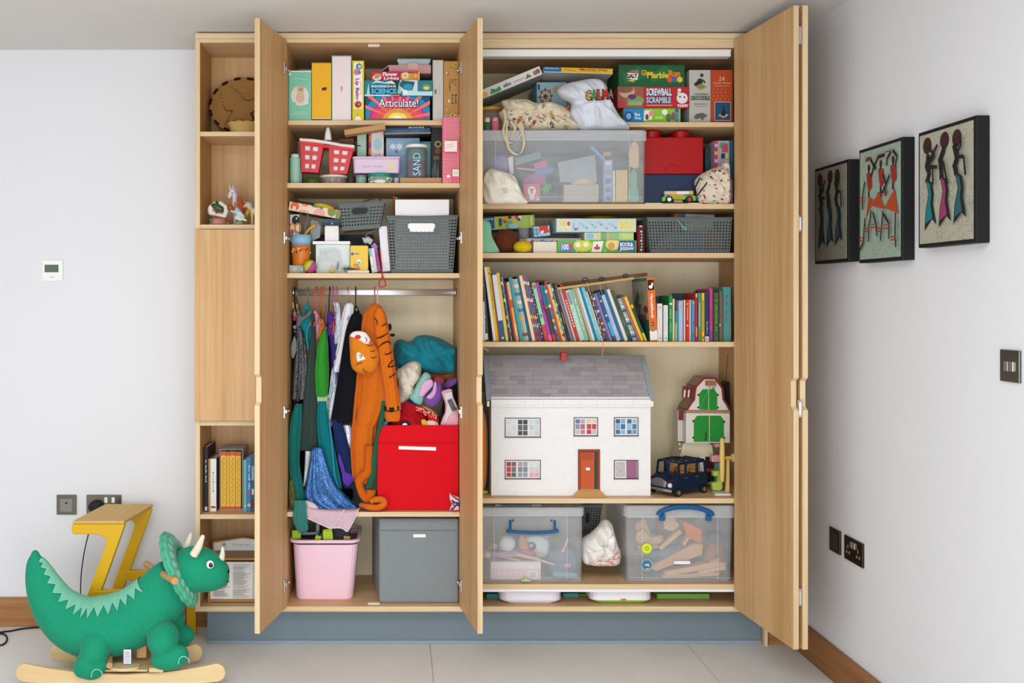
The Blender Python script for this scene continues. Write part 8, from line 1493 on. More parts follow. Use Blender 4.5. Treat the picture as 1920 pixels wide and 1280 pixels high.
for a,b_ in zip(gam,gam[1:]):
 A2,B2=Z_(*a),Z_(*b_);d=(B2-A2).normalized();n_=Vector((-d.z,0,d.x))*.0055
 q=MB();q.prism([A2-n_*.4-Vector((0,.003,0)),B2-n_*.4-Vector((0,.003,0)),B2+n_-Vector((0,.003,0)),A2+n_-Vector((0,.003,0))],(0,.008,0),RD);put(q,'roof_trim',t)
 q=MB();q.prism([A2+n_*.1+Vector((0,.0052,0)),B2+n_*.1+Vector((0,.0052,0)),B2+n_*.9+Vector((0,.0052,0)),A2+n_*.9+Vector((0,.0052,0))],(0,.12,0),BR);put(q,'roof_panel',t)
for k,(pts,hx)in enumerate((([(208,712),(208,500),(240,456),(352,456),(352,712)],1),([(362,712),(362,456),(462,456),(494,500),(494,712)],0),([(260,396),(260,245),(292,203),(345,203),(345,398)],1),([(354,398),(354,203),(402,203),(430,245),(430,400)],0))):
 q=MB();P=[Z_(x,min(y,705))-Vector((0,.0048,0))for x,y in pts];q.prism(P,(0,.0045,0),GN)
 for j in range(1,5 if k<2 else 1):x=P[0].x+(P[-1].x-P[0].x)*j/5;q.box((x-.0006,P[0].y-.0008,P[0].z+.006),(x+.0006,P[0].y,P[1].z),GN)
 if k==2:q.tube([P[0]+Vector((.002,-.0004,.004)),P[3]+Vector((-.002,-.0004,-.004))],.0009,mat('#7fc08a','gloss'),4)
 put(q,'barn_door',t,bevel=.0006)
q=MB()
for x,y in((202,508),(202,666),(498,514),(498,668),(250,256),(250,376),(438,256),(438,378)):q.ball(Z_(x,y)-Vector((0,.003,0)),.0042,mat('#1c2a1e','gloss'),8,6)
put(q,'barn_hinges',t,kind='stuff');q=MB();q.tube(smoothpts([tuple(Z_(x,y)-Vector((0,.007,0)))for x,y in((305,682),(318,680),(322,640),(318,612))],10),.0018,mat('#1a1c1a','gloss'),6);put(q,'barn_handle',t)
q=MB();q.box(Z_(318,165)-Vector((0,.02,.0)),Z_(410,120)+Vector((0,.0,0)),mat('#9a6a44','card'));q.tube([Z_(352,195)-Vector((0,.016,0)),Z_(352,150)-Vector((0,.016,0))],.0016,mat('#8a8a8c','metal'),6);q.ball(Z_(390,195)-Vector((0,.01,0)),.005,mat('#a9a9ac','metal'));put(q,'hoist',t)
q=MB();q.box((Z_(60,0).x+.012,Yb_+.05,zb0),(Z_(135,0).x-.0005,Yb_+.118,Z_(0,425).z),mat('#cfc8ba','gloss'));q.box((Z_(75,0).x+.008,Yb_+.04,Z_(0,510).z),(Z_(135,0).x-.0005,Yb_+.049,Z_(0,425).z),mat('#7a1a24','gloss'));put(q,'side_shed',t)
q=MB()
for x in(150,190):q.prism([Z_(x-16,180)+Vector((0,.03,0)),Z_(x+16,180)+Vector((0,.03,0)),Z_(x+6,292)+Vector((0,.03,0)),Z_(x-22,292)+Vector((0,.03,0))],(0,.022,0),RD)
put(q,'dormer',t);q=MB()
for x in(142,182):q.prism([Z_(x-8,215)+Vector((0,.0285,0)),Z_(x+10,215)+Vector((0,.0285,0)),Z_(x+2,285)+Vector((0,.0285,0)),Z_(x-14,285)+Vector((0,.0285,0))],(0,.0012,0),mat('#d4d6d2','gloss'))
put(q,'dormer_window',t)
# ------------------------------------------------------------------ navy toy car
FLOOR[0]=zH;t=thing('toy_car',"glossy navy blue toy car with open roof beside the dolls' house",'toy',(1.16,.1,zH));nv=mat('#0f2440','gloss');cw=.118;Mc=Matrix.Translation((1.091,.0225,zH))@Matrix.Rotation(R(33),4,'Z')
def cq(x,y,z):return Mc@Vector((x,y,z))
def cprism(q,pts,y0,y1,m):q.prism([cq(x,y0,z)for x,z in pts],cq(0,y1,0)-cq(0,y0,0),m)
q=MB();cprism(q,[(-.014,.026),(-.014,.05),(-.006,.066),(.02,.076),(.028,.082),(.19,.082),(.2,.07),(.202,.02),(.198,.014),(-.01,.014)],0,cw,nv);put(q,'body',t,bevel=.006)
for y0 in(.003,cw-.009):
 q=MB()
 for pts in([(.024,.08),(.034,.08),(.04,.124),(.032,.127)],[(.07,.08),(.08,.08),(.082,.126),(.072,.126)],[(.135,.08),(.146,.08),(.146,.126),(.136,.126)],[(.186,.08),(.197,.08),(.19,.124),(.18,.126)]):cprism(q,pts,y0,y0+.006,nv)
 cprism(q,[(.03,.121),(.19,.121),(.188,.129),(.11,.136),(.036,.131)],y0,y0+.006,nv);put(q,'cabin_side',t,bevel=.0015)
q=MB()
for x0_ in(.032,.086,.14,.18):cprism(q,[(x0_,.127),(x0_+.009,.127),(x0_+.009,.134),(x0_,.133)],.0092,cw-.0092,nv)
cprism(q,[(.026,.08),(.033,.08),(.038,.125),(.032,.125)],cw*.44,cw*.54,nv);put(q,'roof_bars',t,bevel=.001)
q=MB();sm=mat('#b9854a','gloss')
for x0_,y0,y1 in((.07,.016,.05),(.07,.066,.1),(.13,.014,.104)):cprism(q,[(x0_,.0825),(x0_+.03,.0825),(x0_+.036,.115),(x0_+.026,.115),(x0_+.02,.092),(x0_,.09)],y0,y1,sm)
put(q,'seats',t,bevel=.002);q=MB();pts=[cq(.056+.004*math.cos(a)*0,.032+.013*math.cos(a),.094+.013*math.sin(a))for a in[2*math.pi*i/18 for i in range(18)]];q.tube(pts,.002,mat('#191a1c','rubber'),6,closed=True);put(q,'steering_wheel',t)
ch_=mat('#c9ccd0','metal')
q=MB();q.prism([cq(-.0165,y,z)for y,z in((.024,.036),(.094,.036),(.102,.058),(.088,.064),(.07,.07),(.048,.07),(.03,.064),(.016,.058))],cq(-.003,0,0)-cq(0,0,0),mat('#b4b8be','metal'));put(q,'grille',t,bevel=.001)
q=MB();q.rings([[cq(-.02+dx,y,z)for dx,z in((0,.019),(.006,.019),(.006,.03),(0,.03))]for y in(-.004,.03,.088,cw+.004)],ch_);put(q,'bumper',t,bevel=.001)
for y in(.006,cw-.006):q=MB();q.ball(cq(-.014,y,.046),.0095,mat('#d8d4cc','gloss'),14,10);put(q,'headlamp',t,smooth=True)
for x in(.02,.168):
 for y,s in((-.003,-1),(cw+.003,1)):
  ax=(Mc.to_3x3()@Matrix.Rotation(R(90),3,'X'));r_=.0165;c_=cq(x,y,r_);q=MB();q.lathe([(.001,-.007),(r_*.9,-.007),(r_,-.004),(r_,.004),(r_*.9,.007),(.001,.007)],c_,mat('#151618','rubber'),22,ax);w0=put(q,'wheel',t)
  q=MB();q.lathe([(.001,-.001),(.0095,-.001),(.009,.001),(.003,.002),(.001,.002)],c_+Mc.to_3x3()@Vector((0,s*.007,0)),ch_,16,ax);put(q,'hub',w0)
q=MB()
for x,z in((.066,.067),(.13,.067)):q.box((x,-.003,z),(x+.012,0,z+.004),ch_,Mc)
put(q,'door_handles',t)
t=thing('yellow_windmill_toy','cream yellow toy spinner on a post with white base beside the folded door','toy',(xf(1352,.08),.09,zH));YM=mat('#d9b96a','gloss');yw=.08
q=MB();q.prism([(xf(1336,yw),.05,zH),(xf(1366,yw),.05,zH),(xf(1366,yw),.13,zH),(xf(1342,yw),.13,zH)],(0,0,.008),mat('#e6e2da','gloss'));put(q,'base',t,bevel=.001)
q=MB();q.prism([(xf(1361,yw),.08,zH+.0083),(xf(1368,yw),.08,zH+.0083),(xf(1368,yw),.08,zf(855,yw)),(xf(1363,yw),.08,zf(855,yw))],(0,.012,0),YM);put(q,'post',t,bevel=.001)
q=MB();c_=at(1354,0,.065);prof=[(.001,zf(905,.065))]
for k in range(24):y=902-80*k/23;prof.append((mm(4.2+1.2*math.sin(math.pi*k/23))*(1 if k%2 else .9),zf(y,.065)))
prof+=[(.001,zf(820,.065))];q.lathe([(r_,z-zH)for r_,z in prof],(c_.x,.065,zH),YM,18);put(q,'spindle',t,smooth=True)
q=MB();q.tube([(xf(1358,.075),.075,zf(858,.075)),(xf(1374,.075),.075,zf(858,.075))],[.006,.009],mat('#d8a83a','gloss'),14);q.tube([(xf(1373,.075),.075,zf(858,.075)),(xf(1377,.075),.075,zf(858,.075))],.016,mat('#e6dfcc','gloss'),14);put(q,'hub',t)
q=MB();pts=[at(x,y,.1)for x,y in((1338,884),(1348,882),(1354,890),(1355,915),(1350,920),(1337,919),(1335,905),(1346,904),(1347,892),(1338,893))];q.prism(pts,(0,.03,0),mat('#a9bf52','gloss'));o=put(q,'lime_toy_chair',bevel=.002);tag(o,'lime green toy seat hanging beside the windmill toy','toy')
slab('black_toy_plank','black toy plank behind the navy car','toy',[(1326,892),(1351,891),(1351,903),(1326,904)],.2,.03,'#15191a','gloss');slab('pink_toy_brick','pale pink toy brick between the caravan and the windmill toy','toy',[(1335,854),(1350,853),(1350,866),(1335,866)],.16,.03,'#d89a98','gloss',None,.002);slab('green_toy_post','dark green and grey toy post under the pink brick','toy',[(1341,867),(1349,867),(1349,928),(1341,928)],.175,.02,'#5f8079','gloss')
slab('small_pink_peg','small pink peg under the toy barn corner','toy',[(1341,832),(1349,831),(1349,838),(1341,838)],.19,.02,'#d88a94','gloss')
q=MB();P=[at(x,y,.3)for x,y in((1352,735),(1356,720),(1362,714),(1367.5,716),(1368,782),(1358,784),(1352,770))];q.prism(P,(0,.05,0),mat('#1f1c1a','rubber'));o=put(q,'black_radio',bevel=.004);tag(o,'black handset with thin aerial leaning behind the toy barn','radio');q=MB();q.tube([at(1361,716,.31),at(1364.5,664,.32)],.0012,mat('#3a3632','metal'),6);put(q,'aerial',o)
# ------------------------------------------------------------------ bottom crates
zG=ZR[5]+.0004
def handle(parent,pts,Y,r,name='handle'):
 q=MB();P=smoothpts([tuple(at(x,y,Y))for x,y in pts],26);n_=len(P);q.tube(P,[r*(1.15 if i<4 or i>n_-5 else 1)for i in range(n_)],mat('#155a92','gloss'),10);return put(q,name,parent,smooth=True)
tA,X0,X1,zt_,zl=clear_box('doll_crate','clear lidded crate with lowered blue handle, full of dolls',893,1097,951.5,1089,.02,.38,zG,15,7,.012,LX['q1']+.002)
handle(tA,[(950,994),(956,996),(975,997.5),(998,998.5),(1022,997.5),(1040,996),(1047,994)],.004,mm(3));q=MB()
for x,xx in((957,962),(1040,1034)):q.tube([at(x,975,.008),at(x,992,.006)],mm(2.4),mat('#155a92','gloss'),8);q.ball(at(xx,975.5,.018),mm(2),mat('#155a92','gloss'),8,6)
put(q,'handle_arms',tA)
FLOOR[0]=zG+.0034;GD='things inside the doll crate';yd=.045
card('pink_doll_box','white and pink checked doll box with barcode in the doll crate','box',920,1053,1014,1082,yd,.1,'#ece4e2',base=zG+.006,group=GD,ops=[('r',0,0,1,.6,'#e8c2c8')]+[('r',.02+.11*k,.1,.1+.11*k,.55,'#ecd3d4')for k in range(7)]+[('r',.74,.05,.94,.5,'#e9e9e6')]+[('r',.78+.025*k,.12,.79+.025*k,.42,'#8a9096')for k in range(5)])
def doll(label,P,hair,skin_,top,leg):
 t_=thing('fashion_doll',label,'doll',P[0],'dolls in the doll crate');px_=lambda i,r:(*P[i],r)
 q=MB();skin(q,[[px_(0,.012)],[px_(1,.005),px_(2,.005)],[px_(3,.008),px_(4,.007),px_(5,.004)],[px_(6,.005),px_(7,.0035)]],mat(skin_,'gloss'));fuse(put(q,'body',t_),.0025,3)
 q=MB();skin(q,[[px_(1,.010),px_(2,.014),px_(3,.012)]],mat(top,'fabric'));put(q,'dress',t_,smooth=True);q=MB();skin(q,[[(P[0].x-.006,P[0].y+.004,P[0].z+.004,.012),(P[0].x-.018,P[0].y+.004,P[0].z-.006,.008)]],mat(hair,'fur'));put(q,'hair',t_,smooth=True);return t_
doll('blond doll in pale mauve lying on top of the pink doll box',[at(x,y,yd+.02)for x,y in((915,1040),(926,1039),(944,1040),(965,1038),(1000,1046),(1040,1058),(940,1044),(975,1050))],'#d8a064','#e3bda0','#b79ab0',0)
doll('doll in grey blue lying behind the mauve one',[at(x,y,yd+.06)for x,y in((928,1024),(938,1028),(954,1032),(972,1033),(1000,1038),(1020,1040),(950,1036),(966,1040))],'#c9884a','#dfb498','#7fa0b4',0)
lump('white_toy_helmet','white round toy helmet with grey stripes in the doll crate','toy',[(936,1018),(942,1006),(954,1004),(964,1010),(966,1022),(958,1032),(944,1032),(937,1026)],yd+.03,.05,'#e4e4e6','gloss',.0004,90,GD)
lump('orange_doll_cloth','orange doll cloth standing up in the doll crate','cloth',[(972,1025),(974,1006),(982,1004),(988,1014),(992,1030),(980,1032)],yd+.04,.03,'#d88a4a','fabric',.004,91,GD);lump('magenta_doll_cloth','magenta doll cloth across the doll legs','cloth',[(976,1032),(990,1028),(1002,1034),(1006,1043),(990,1042)],yd+.03,.024,'#b8507a','fabric',.004,92,GD)
t=thing('white_toy_horse','white toy vehicle with dark wheel in the doll crate','toy',at(1010,1025,yd+.08),GD);q=MB();puff(q,[(984,1010),(1000,1004),(1020,1006),(1030,1018),(1024,1042),(1000,1044),(988,1034)],yd+.1,.05,mat('#dfe2e6','gloss'),.002,93);put(q,'body',t,smooth=True);q=MB();ax=Matrix.Rotation(R(90),3,'X');q.lathe([(.001,0),(mm(7.5),0),(mm(7.5),.008),(.001,.009)],at(997,1023,yd+.07),mat('#3a4450','rubber'),20,ax);put(q,'wheel',t);q=MB();q.lathe([(.001,0),(mm(4),0),(.001,.003)],at(995.5,1022,yd+.068)-Vector((0,.006,0)),mat('#e0e2e4','gloss'),16,ax);put(q,'hub',t)
lump('grey_blue_toy_bag','grey blue doll bag in the far half of the doll crate','toy',[(1030,1034),(1050,1026),(1076,1030),(1080,1060),(1070,1078),(1034,1080)],yd+.08,.07,'#76869c','velvet',.008,94,GD);slab('pink_doll_stick','pink plastic doll stick standing in the doll crate','toy',[(1052,1035),(1063,1009),(1067,1010),(1057,1036)],yd+.02,.006,'#dfa0cc','gloss',GD);slab('pink_doll_tag','pink doll accessory low in the doll crate','toy',[(1057,1057),(1070,1056),(1070,1063),(1058,1064)],yd+.01,.01,'#d88ac0','gloss',GD);slab('purple_triangle','violet triangular card near the top of the doll crate','card',[(1016,1006),(1032,1002),(1024,1013)],yd+.03,.004,'#8f8fc0','card',GD);slab('teal_flat_book','teal flat book lying at the bottom of the doll crate','book',[(1038,1072),(1082,1074),(1082,1082),(1038,1081)],yd,.12,'#6fa0a8','card',GD)
card('green_clear_lid','teal edged clear container lying on the doll crate','container',928,945.2,1015,952.8,.05,.1,'#4a6a6a',base=zt_+.0008,kind='gloss',ops=[('r',0,0,.12,1,'#9aa4a8'),('r',.8,0,1,1,'#8a969c')])
slab('green_star_sticker','small pale green star toy on the shelf before the doll crate','toy',[(977,1088),(984,1085),(986,1080),(989,1085),(995,1087),(994,1090),(978,1090)],.012,.006,'#a9c88a','gloss')
tB,X0b,X1b,ztb,zlb=clear_box('train_crate','clear lidded crate with raised blue handle, full of wooden train track',1171,1380,947.5,1088,.02,.4,zG,22,7,.03,None,xf(1395,.02))
handle(tB,[(1235,966),(1238,961),(1248,955),(1265,951),(1284,950),(1305,951.5),(1322,956),(1332,961),(1335,966)],.006,mm(4.6));q=MB()
for x in(1242,1329):q.box((xf(x-5,.006),.004,zf(976,.006)),(xf(x+5,.006),.014,zf(964,.006)),mat('#155a92','gloss'))
put(q,'handle_arms',tB);q=MB();q.box((xf(1264,.02),.0185,zf(1057,.02)),(xf(1294,.02),.0255,zf(1051.5,.02)),mat('#efeff0','card'));put(q,'label_strip',tB)
fS=Face(at(1202,1072,.0238),at(1226,1072,.0238)-at(1202,1072,.0238),at(1202,1016,.0238)-at(1202,1072,.0238));printed(fS,[('c',.45,.79,.185,'#8fc83a'),('c',.45,.79,.165,'#dce03a'),('c',.45,.79,.07,'#8fae2a'),('c',.45,.79,.035,'#dce03a'),('c',.45,.24,.2,'#e3e8ee'),('c',.45,.24,.185,'#1d6aa8')]+[('c',.45+.34*math.cos(a),.24+.146*math.sin(a),.012,'#e8eef2')for a in[2*math.pi*k/14 for k in range(14)]]+[('t','48L',.25,.2,.68,.3,'#e0dc3a',0,.05),('p',[(.3,.12),(.62,.16),(.6,.13),(.35,.09)],'#e0dc3a')],tB)
GTk='wooden train track in the train crate';wds=['#cfa070','#d8ac7c','#c9986a','#dcb488'];rr=random.Random(33);yt_=.046
for k,(pts,Y_)in enumerate((([(1215,1064),(1300,1020),(1318,1020),(1316,1040),(1230,1070)],.05),([(1245,1072),(1345,1052),(1362,1056),(1360,1061),(1250,1080)],.044),([(1260,1066),(1352,1044),(1355,1050),(1262,1073)],.075),([(1308,1071),(1360,1061),(1361,1068),(1310,1075)],.045),([(1240,1079),(1340,1072),(1352,1074),(1345,1080),(1245,1084)],.044),([(1234,1026),(1274,993),(1280,998),(1240,1032)],.07),([(1192,985),(1208,970),(1224,1010),(1196,1014)],.09),([(1244,972),(1262,968),(1275,985),(1262,996),(1246,992)],.1),([(1195,1022),(1232,1018),(1236,1026),(1200,1034)],.08),([(1280,1020),(1290,1006),(1293,1009),(1284,1024)],.05),([(1330,1050),(1355,1044),(1357,1049),(1332,1056)],.05))):
 slab('track_piece',['long sloping','low flat','thin middle','short end','bottom','raised slanting','upright bead patterned','chunky top','short rear','small peg like','short upper end'][k]+' wooden track piece in the train crate','track',pts,Y_,.03,wds[k%4],'card',GTk,.0012)
lump('wooden_beads','knobbly heap of small wooden pieces near the top of the train crate','toy',[(1192,1000),(1205,992),(1222,1004),(1240,1002),(1242,1016),(1215,1022),(1194,1018)],.075,.04,'#c9a27c','card',.012,95,GTk)
slab('orange_toy_house','bright orange toy roof in the train crate','toy',[(1280,976),(1316,992),(1315,1018),(1288,1008)],.07,.05,'#e0763a','gloss',None,.002);lump('navy_toy_bag','dark blue round toy with red badges in the train crate','toy',[(1322,1000),(1335,993),(1352,996),(1362,1010),(1360,1022),(1330,1020)],.08,.06,'#3c4660','gloss',.001,96)
lump('brown_toy_arch','brown toy tunnel arch in the train crate','toy',[(1320,1050),(1324,1024),(1340,1014),(1356,1024),(1360,1050),(1350,1052),(1346,1034),(1334,1034),(1332,1052)],.07,.05,'#9a5c3e','card',.002,97);lump('blue_glass_beads','blue grey translucent toys in the middle of the train crate','toy',[(1218,1036),(1250,1022),(1290,1018),(1296,1030),(1250,1046),(1222,1052)],.1,.05,'#55748a','gloss',.01,98);slab('crimson_book','crimson card standing at the back of the train crate','card',[(1232,968),(1240,968),(1244,1004),(1232,1005)],.12,.01,'#8f2f44','card');slab('dotted_card','slate card with white dots at the back of the train crate','card',[(1206,968),(1232,968),(1232,1000),(1220,1000)],.13,.01,'#5a6a78','card')
bt=basket('narrow_grey_basket','grey perforated basket standing upright between the two bottom crates',[(1085,946),(1129,946)],[(1085,1008),(1122,1000)],.28,.4,nu=8,nv=12,hole=(.5,.5),handle=(.28,.52,.4,.78),nside=8,taper=.004)
FLOOR[0]=zG;CB=mat('#ece7e0','fabric');q=MB();puff(q,[(1092,1012),(1108,1000),(1124,984),(1134,974),(1146,980),(1152,1000),(1159,1026),(1162,1045),(1156,1056),(1125,1058),(1096,1056),(1090,1035)],.1,.13,CB,.02,75,72,freq=24);o=put(q,'white_knot_bag',smooth=True);tag(o,'white cloth bundle with red flowered base between the bottom crates','bag')
q=MB();puff(q,[(1104,1050),(1130,1044),(1150,1034),(1160,1026),(1163.5,1042),(1157,1057),(1130,1059),(1106,1058)],.082,.12,printmat('#e2d6cc',['#b83a44','#c84a50','#a83a44','#e2d6cc','#c86a5a'],110,'berry_cotton',.42),.006,76,48);put(q,'flowered_base',o,smooth=True)
q=MB();q.prism([(xf(1163,.05),.06,zG),(xf(1170,.05),.055,zG),(xf(1168,.05),.07,zG)],(0,0,.001),'#a9c4cc');o=put(q,'paper_scrap');tag(o,'tiny pale blue paper scrap on the shelf before the train crate','paper')
zS=ZB+.0004
def tray(name,label,x0,x1,y0,Y,dep,c,c2=None,low=.004):
 a,b_=at(x0,0,Y),at(x1,0,Y);zt2=min(zf(y0,Y),ZR[5]-.026);q=MB();q.rings([rrect(a.x+.03,Y+.012,b_.x-.03,Y+dep-.01,.03,zS),rrect(a.x+.006,Y+.003,b_.x-.006,Y+dep-.003,.04,zS+.008),rrect(a.x,Y,b_.x,Y+dep,.04,zS+.014)],mat(c2 or c,'gloss'));t_=put(q,name,smooth=False);tag(t_,label,'tray');q=MB();q.rings([rrect(a.x+.001,Y+.001,b_.x-.001,Y+dep-.001,.04,zS+.0143),rrect(a.x+.002,Y+.002,b_.x-.002,Y+dep-.002,.04,zt2)],mat(c,'gloss'));put(q,'top_tray',t_);return t_
tray('white_play_tray','white rounded toy tray in the slot under the doll crate',937,1055,1110,.03,.3,'#e6e2ea');tt=tray('lime_play_tray','white tray with lime base and orange tab in the bottom slot',1107,1225,1109,.03,.3,'#ecebf0','#8fb82a');q=MB();q.box((xf(1164,.03),.0275,zS+.016),(xf(1174,.03),.0298,zS+.021),mat('#d8742a','gloss'));put(q,'orange_tab',tt)
card('teal_flat_folder','teal folder lying beside the white play tray','folder',1056,1112,1085,1130,.12,.2,'#3a8a86',base=zS);card('green_flat_folder','leaf green folder lying between the two play trays','folder',1086,1114,1104,1130,.15,.2,'#6fae4a',base=zS);card('wide_green_folder','wide green folder lying in the bottom slot beside the lime tray','folder',1232,1113,1330,1130,.1,.2,'#79ad4c',base=zS);card('blue_flat_folder','teal blue folder end at the partition side of the bottom slot','folder',912,1113,936,1130,.1,.2,'#2f7f86',base=zS)
# ------------------------------------------------------------------ yellow step stool
YL=mat('#d9a916','gloss');t=thing('step_stool','yellow wooden step stool with slanted legs behind the dinosaur rocker','stool',(-1.05,.03,0))
def side(Y0,Y1,dx):
 def S(x,z):return Vector((x+dx,Y0,z))
 q=MB();zt_,zb_=.513,.474;L_,R_=-1.212,-1.016
 top=[S(L_+.004,zt_),S(R_,zt_),S(R_+.002,zt_-.006),S(-1.052-.0,.40),S(-1.196,.0006),S(-1.246,.0006),S(-1.098,.40),S(-1.083,.442),S(-1.086,.458),S(-1.10,.468),S(-1.125,zb_),S(L_+.004,zb_),S(L_-.002,zb_+.01),S(L_-.002,zt_-.008)]
 q.prism(top,(0,Y1-Y0,0),YL);put(q,'side_frame',t,bevel=.004)
 q=MB();q.prism([S(-1.128,.262),S(-.845,.262),S(-.845,.222),S(-1.136,.222),S(-1.142,.23),S(-1.142,.254)],(0,Y1-Y0,0),YL)
 q.v=[(a,b-.0015 if abs(b-Y0)<1e-4 else b+.0015,c)for a,b,c in q.v];put(q,'step_rail',t,bevel=.004)
 q=MB();q.prism([S(-.872,.2215),S(-.838,.2215),S(-.832,.0006),S(-.872,.0006)],(0,Y1-Y0,0),YL);put(q,'leg',t,bevel=.004)
side(-.115,-.088,-.007);side(.168,.196,.028)
ST=wood('stool_top','#c9a04e','#d6b064','y',1.0)
q=MB();q.prism([(-1.218,-.117,.5135),(-1.0215,-.117,.5135),(-.985,.198,.5155),(-1.182,.198,.5155)],(0,0,.012),ST);put(q,'top_step',t,bevel=.004)
q=MB();q.box((-1.16,-.085,.16),(-1.13,.166,.185),YL);put(q,'cross_rail',t,bevel=.003)
# ------------------------------------------------------------------ dinosaur rocker
YD=-.27;t=thing('dinosaur_rocker','green plush horned dinosaur rocker on wooden runners','rocker',(-.97,YD,0))
GV_=mat('#1f8f6c','velvet');GL_=mat('#79c4a6','fabric');OFF=mat('#e3dac2','velvet');WDN=wood('rocker_wood','#d2b07c','#e2c798','x',.8)
def D(x,y,dy=0,Y=YD):return at(x,y,Y+dy)
def dz(px_):return mm(px_,YD)
sp=[(66,1040,9,.8),(67,1052,17,.85),(72,1072,25,.9),(82,1100,33,.95),(100,1133,41,1.0),(128,1160,49,1.08),(162,1175,54,1.15),(200,1174,56,1.18),(238,1164,56,1.18),(270,1146,55,1.12),(296,1122,52,1.0),(316,1098,48,.9),(332,1080,42,.85)]
S_=smoothpts(sp,40);q=MB();pts=[D(x,y)for x,y,r_,s_ in S_];rg=[]
for k in range(len(pts)):
 d=(pts[min(k+1,39)]-pts[max(k-1,0)]).normalized();n_=Vector((-d.z,0,d.x));r_=dz(S_[k][2]);sy=S_[k][3]
 rg.append([pts[k]+n_*r_*math.cos(2*math.pi*i/28)+Vector((0,1,0))*r_*sy*.92*math.sin(2*math.pi*i/28)for i in range(28)])
q.rings(rg,GV_);q.ball(pts[0],(dz(8),dz(8),dz(10)),GV_)
hd=smoothpts([(340,1075,40,0),(360,1068,44,0),(380,1069,42,0),(400,1075,35,0),(415,1080,27,0),(424,1083,18,0)],16);q.tube([D(x,y)for x,y,*_ in hd],[dz(r_)for _,_,r_,_ in hd],GV_,24);q.ball(D(420,1081),(dz(10),dz(17),dz(19)),GV_)
def leg(q,ch,far):
 o2=Vector((-.02,.205,.004))if far else Vector();P=smoothpts([(x,y,r_,y2)for x,y,r_,y2 in ch],16);V=[D(x,y-2,-.115+(o_ if not far else-o_))+o2 for x,y,r_,o_ in P]
 q.tube(V,[dz(r_)for x,y,r_,o_ in P],GV_,18);q.ball(V[0],dz(P[0][2]),GV_,18,12);q.ball(V[-1],dz(P[-1][2]),GV_,18,12)
for dy,sx in((0,0),(1,0)):
 leg(q,[(306+sx,1196,29,.02),(305+sx,1208,27,.0),(308+sx,1222,21,0),(312+sx,1234,21,0)],dy);leg(q,[(304+sx,1236,20,0),(322+sx,1236,21,0),(336+sx,1230,18,0)],dy)
 leg(q,[(181+sx,1210,29,.02),(178+sx,1222,26,0),(170+sx,1236,23,0),(166+sx,1246,24,0)],dy);leg(q,[(158+sx,1252,20,0),(174+sx,1253,22,0),(182+sx,1248,19,0)],dy)
bd=put(q,'body',t);fuse(bd,.0055,5)
def horn(pts,dy0,dy1,r0):
 q=MB();P=smoothpts([(x,y,dy0+(dy1-dy0)*k/2,r_)for k,(x,y,r_)in enumerate(pts)],12);q.tube([D(x,y,o_)for x,y,o_,r_ in P],[dz(r_)for*_,r_ in P],OFF,14);q.ball(D(P[-1][0],P[-1][1],P[-1][2]),dz(P[-1][3]),OFF,10,8);put(q,'horn',t,smooth=True)
horn([(363,1040,8),(372,1025,7),(380,1006,4)],-.06,-.075,8);horn([(349,1030,7),(354,1014,6),(358,1002,3.4)],.06,.075,8);horn([(414,1050,6.5),(417,1039,5),(417.5,1026,2)],0,0,6)
for s in(-1,1):
 c_=D(394,1058,s*dz(38)*.93);q=MB();q.ball(c_,(dz(7),.004,dz(7.6)),mat('#ece8e0','gloss'),18,12);q.ball(c_+Vector((dz(1.6),s*.0035,-dz(.6))),(dz(3.9),.003,dz(4.6)),mat('#14181a','gloss'),14,10);q.ball(c_+Vector((dz(2.4),s*.0062,dz(1.2))),.0012,mat('#ffffff','gloss'),6,4);put(q,'eye',t,smooth=True)
q=MB();
for s in(-1,1):q.ball(D(428.5,1071,s*.014),(dz(2),.004,dz(3.4)),mat('#14221e','fabric'),10,8)
q.tube(smoothpts([tuple(D(x,y,dy))for x,y,dy in((426,1091,-.03),(429.5,1089,0),(426,1091,.03))],12),.0014,mat('#14221e','fabric'),6);put(q,'nose_stitching',t)
ctr=D(341,1064);axd=(D(352,1056)-D(330,1066));axd.y=0;axd.normalize();up_=Vector((-axd.z,0,axd.x));
def fr(a,rr_,k=0):return ctr+up_*math.cos(a)*rr_*dz(1)*1.06+Vector((0,1,0))*math.sin(a)*rr_*dz(1)*.98+axd*k-axd*(rr_-40)*dz(.16)
n_=108;q=MB();rgs=[]
for rad_,k in((36,.014),(50,.012),(60,.011),(65,.006),(65,-.002),(60,-.008),(50,-.009),(36,-.012)):
 rgs.append([fr(2*math.pi*i/n_,rad_*(1+(.055*abs(math.sin(2*math.pi*i/n_*9))if rad_>55 else 0)),k)for i in range(n_)])
q.rings(rgs,GV_ if False else mat('#5cb596','velvet'),cap=False,closed=True);frl=put(q,'frill',t,smooth=True)
for i in range(18):
 a=2*math.pi*(i+.5)/18;q=MB();e1=(fr(a+.05,52)-fr(a-.05,52)).normalized();e2=(fr(a,58)-fr(a,46)).normalized();c_=fr(a,52,.0118)
 q.add([c_+e1*dz(7)*math.cos(u)+e2*dz(8.5)*math.sin(u)+axd*.0012 for u in[2*math.pi*j/14 for j in range(14)]]+[c_+axd*.005],[(j,(j+1)%14,14)for j in range(14)],mat('#8ccfb4','fabric'));put(q,'frill_patch',frl,smooth=True)
for i in range(18):
 a=2*math.pi*i/18;q=MB();P=[fr(a+2*math.pi/18*f,64*(1+.055*abs(math.sin((a+2*math.pi/18*f)*9))),-.004)for f in[j/8 for j in range(9)]];q.tube(P,dz(4.2),mat('#4aa888','velvet'),8);put(q,'petal_edge',frl,smooth=True)
q=MB();top_,K=[],30
seg=S_[2:34];m_=len(seg);vs=[]
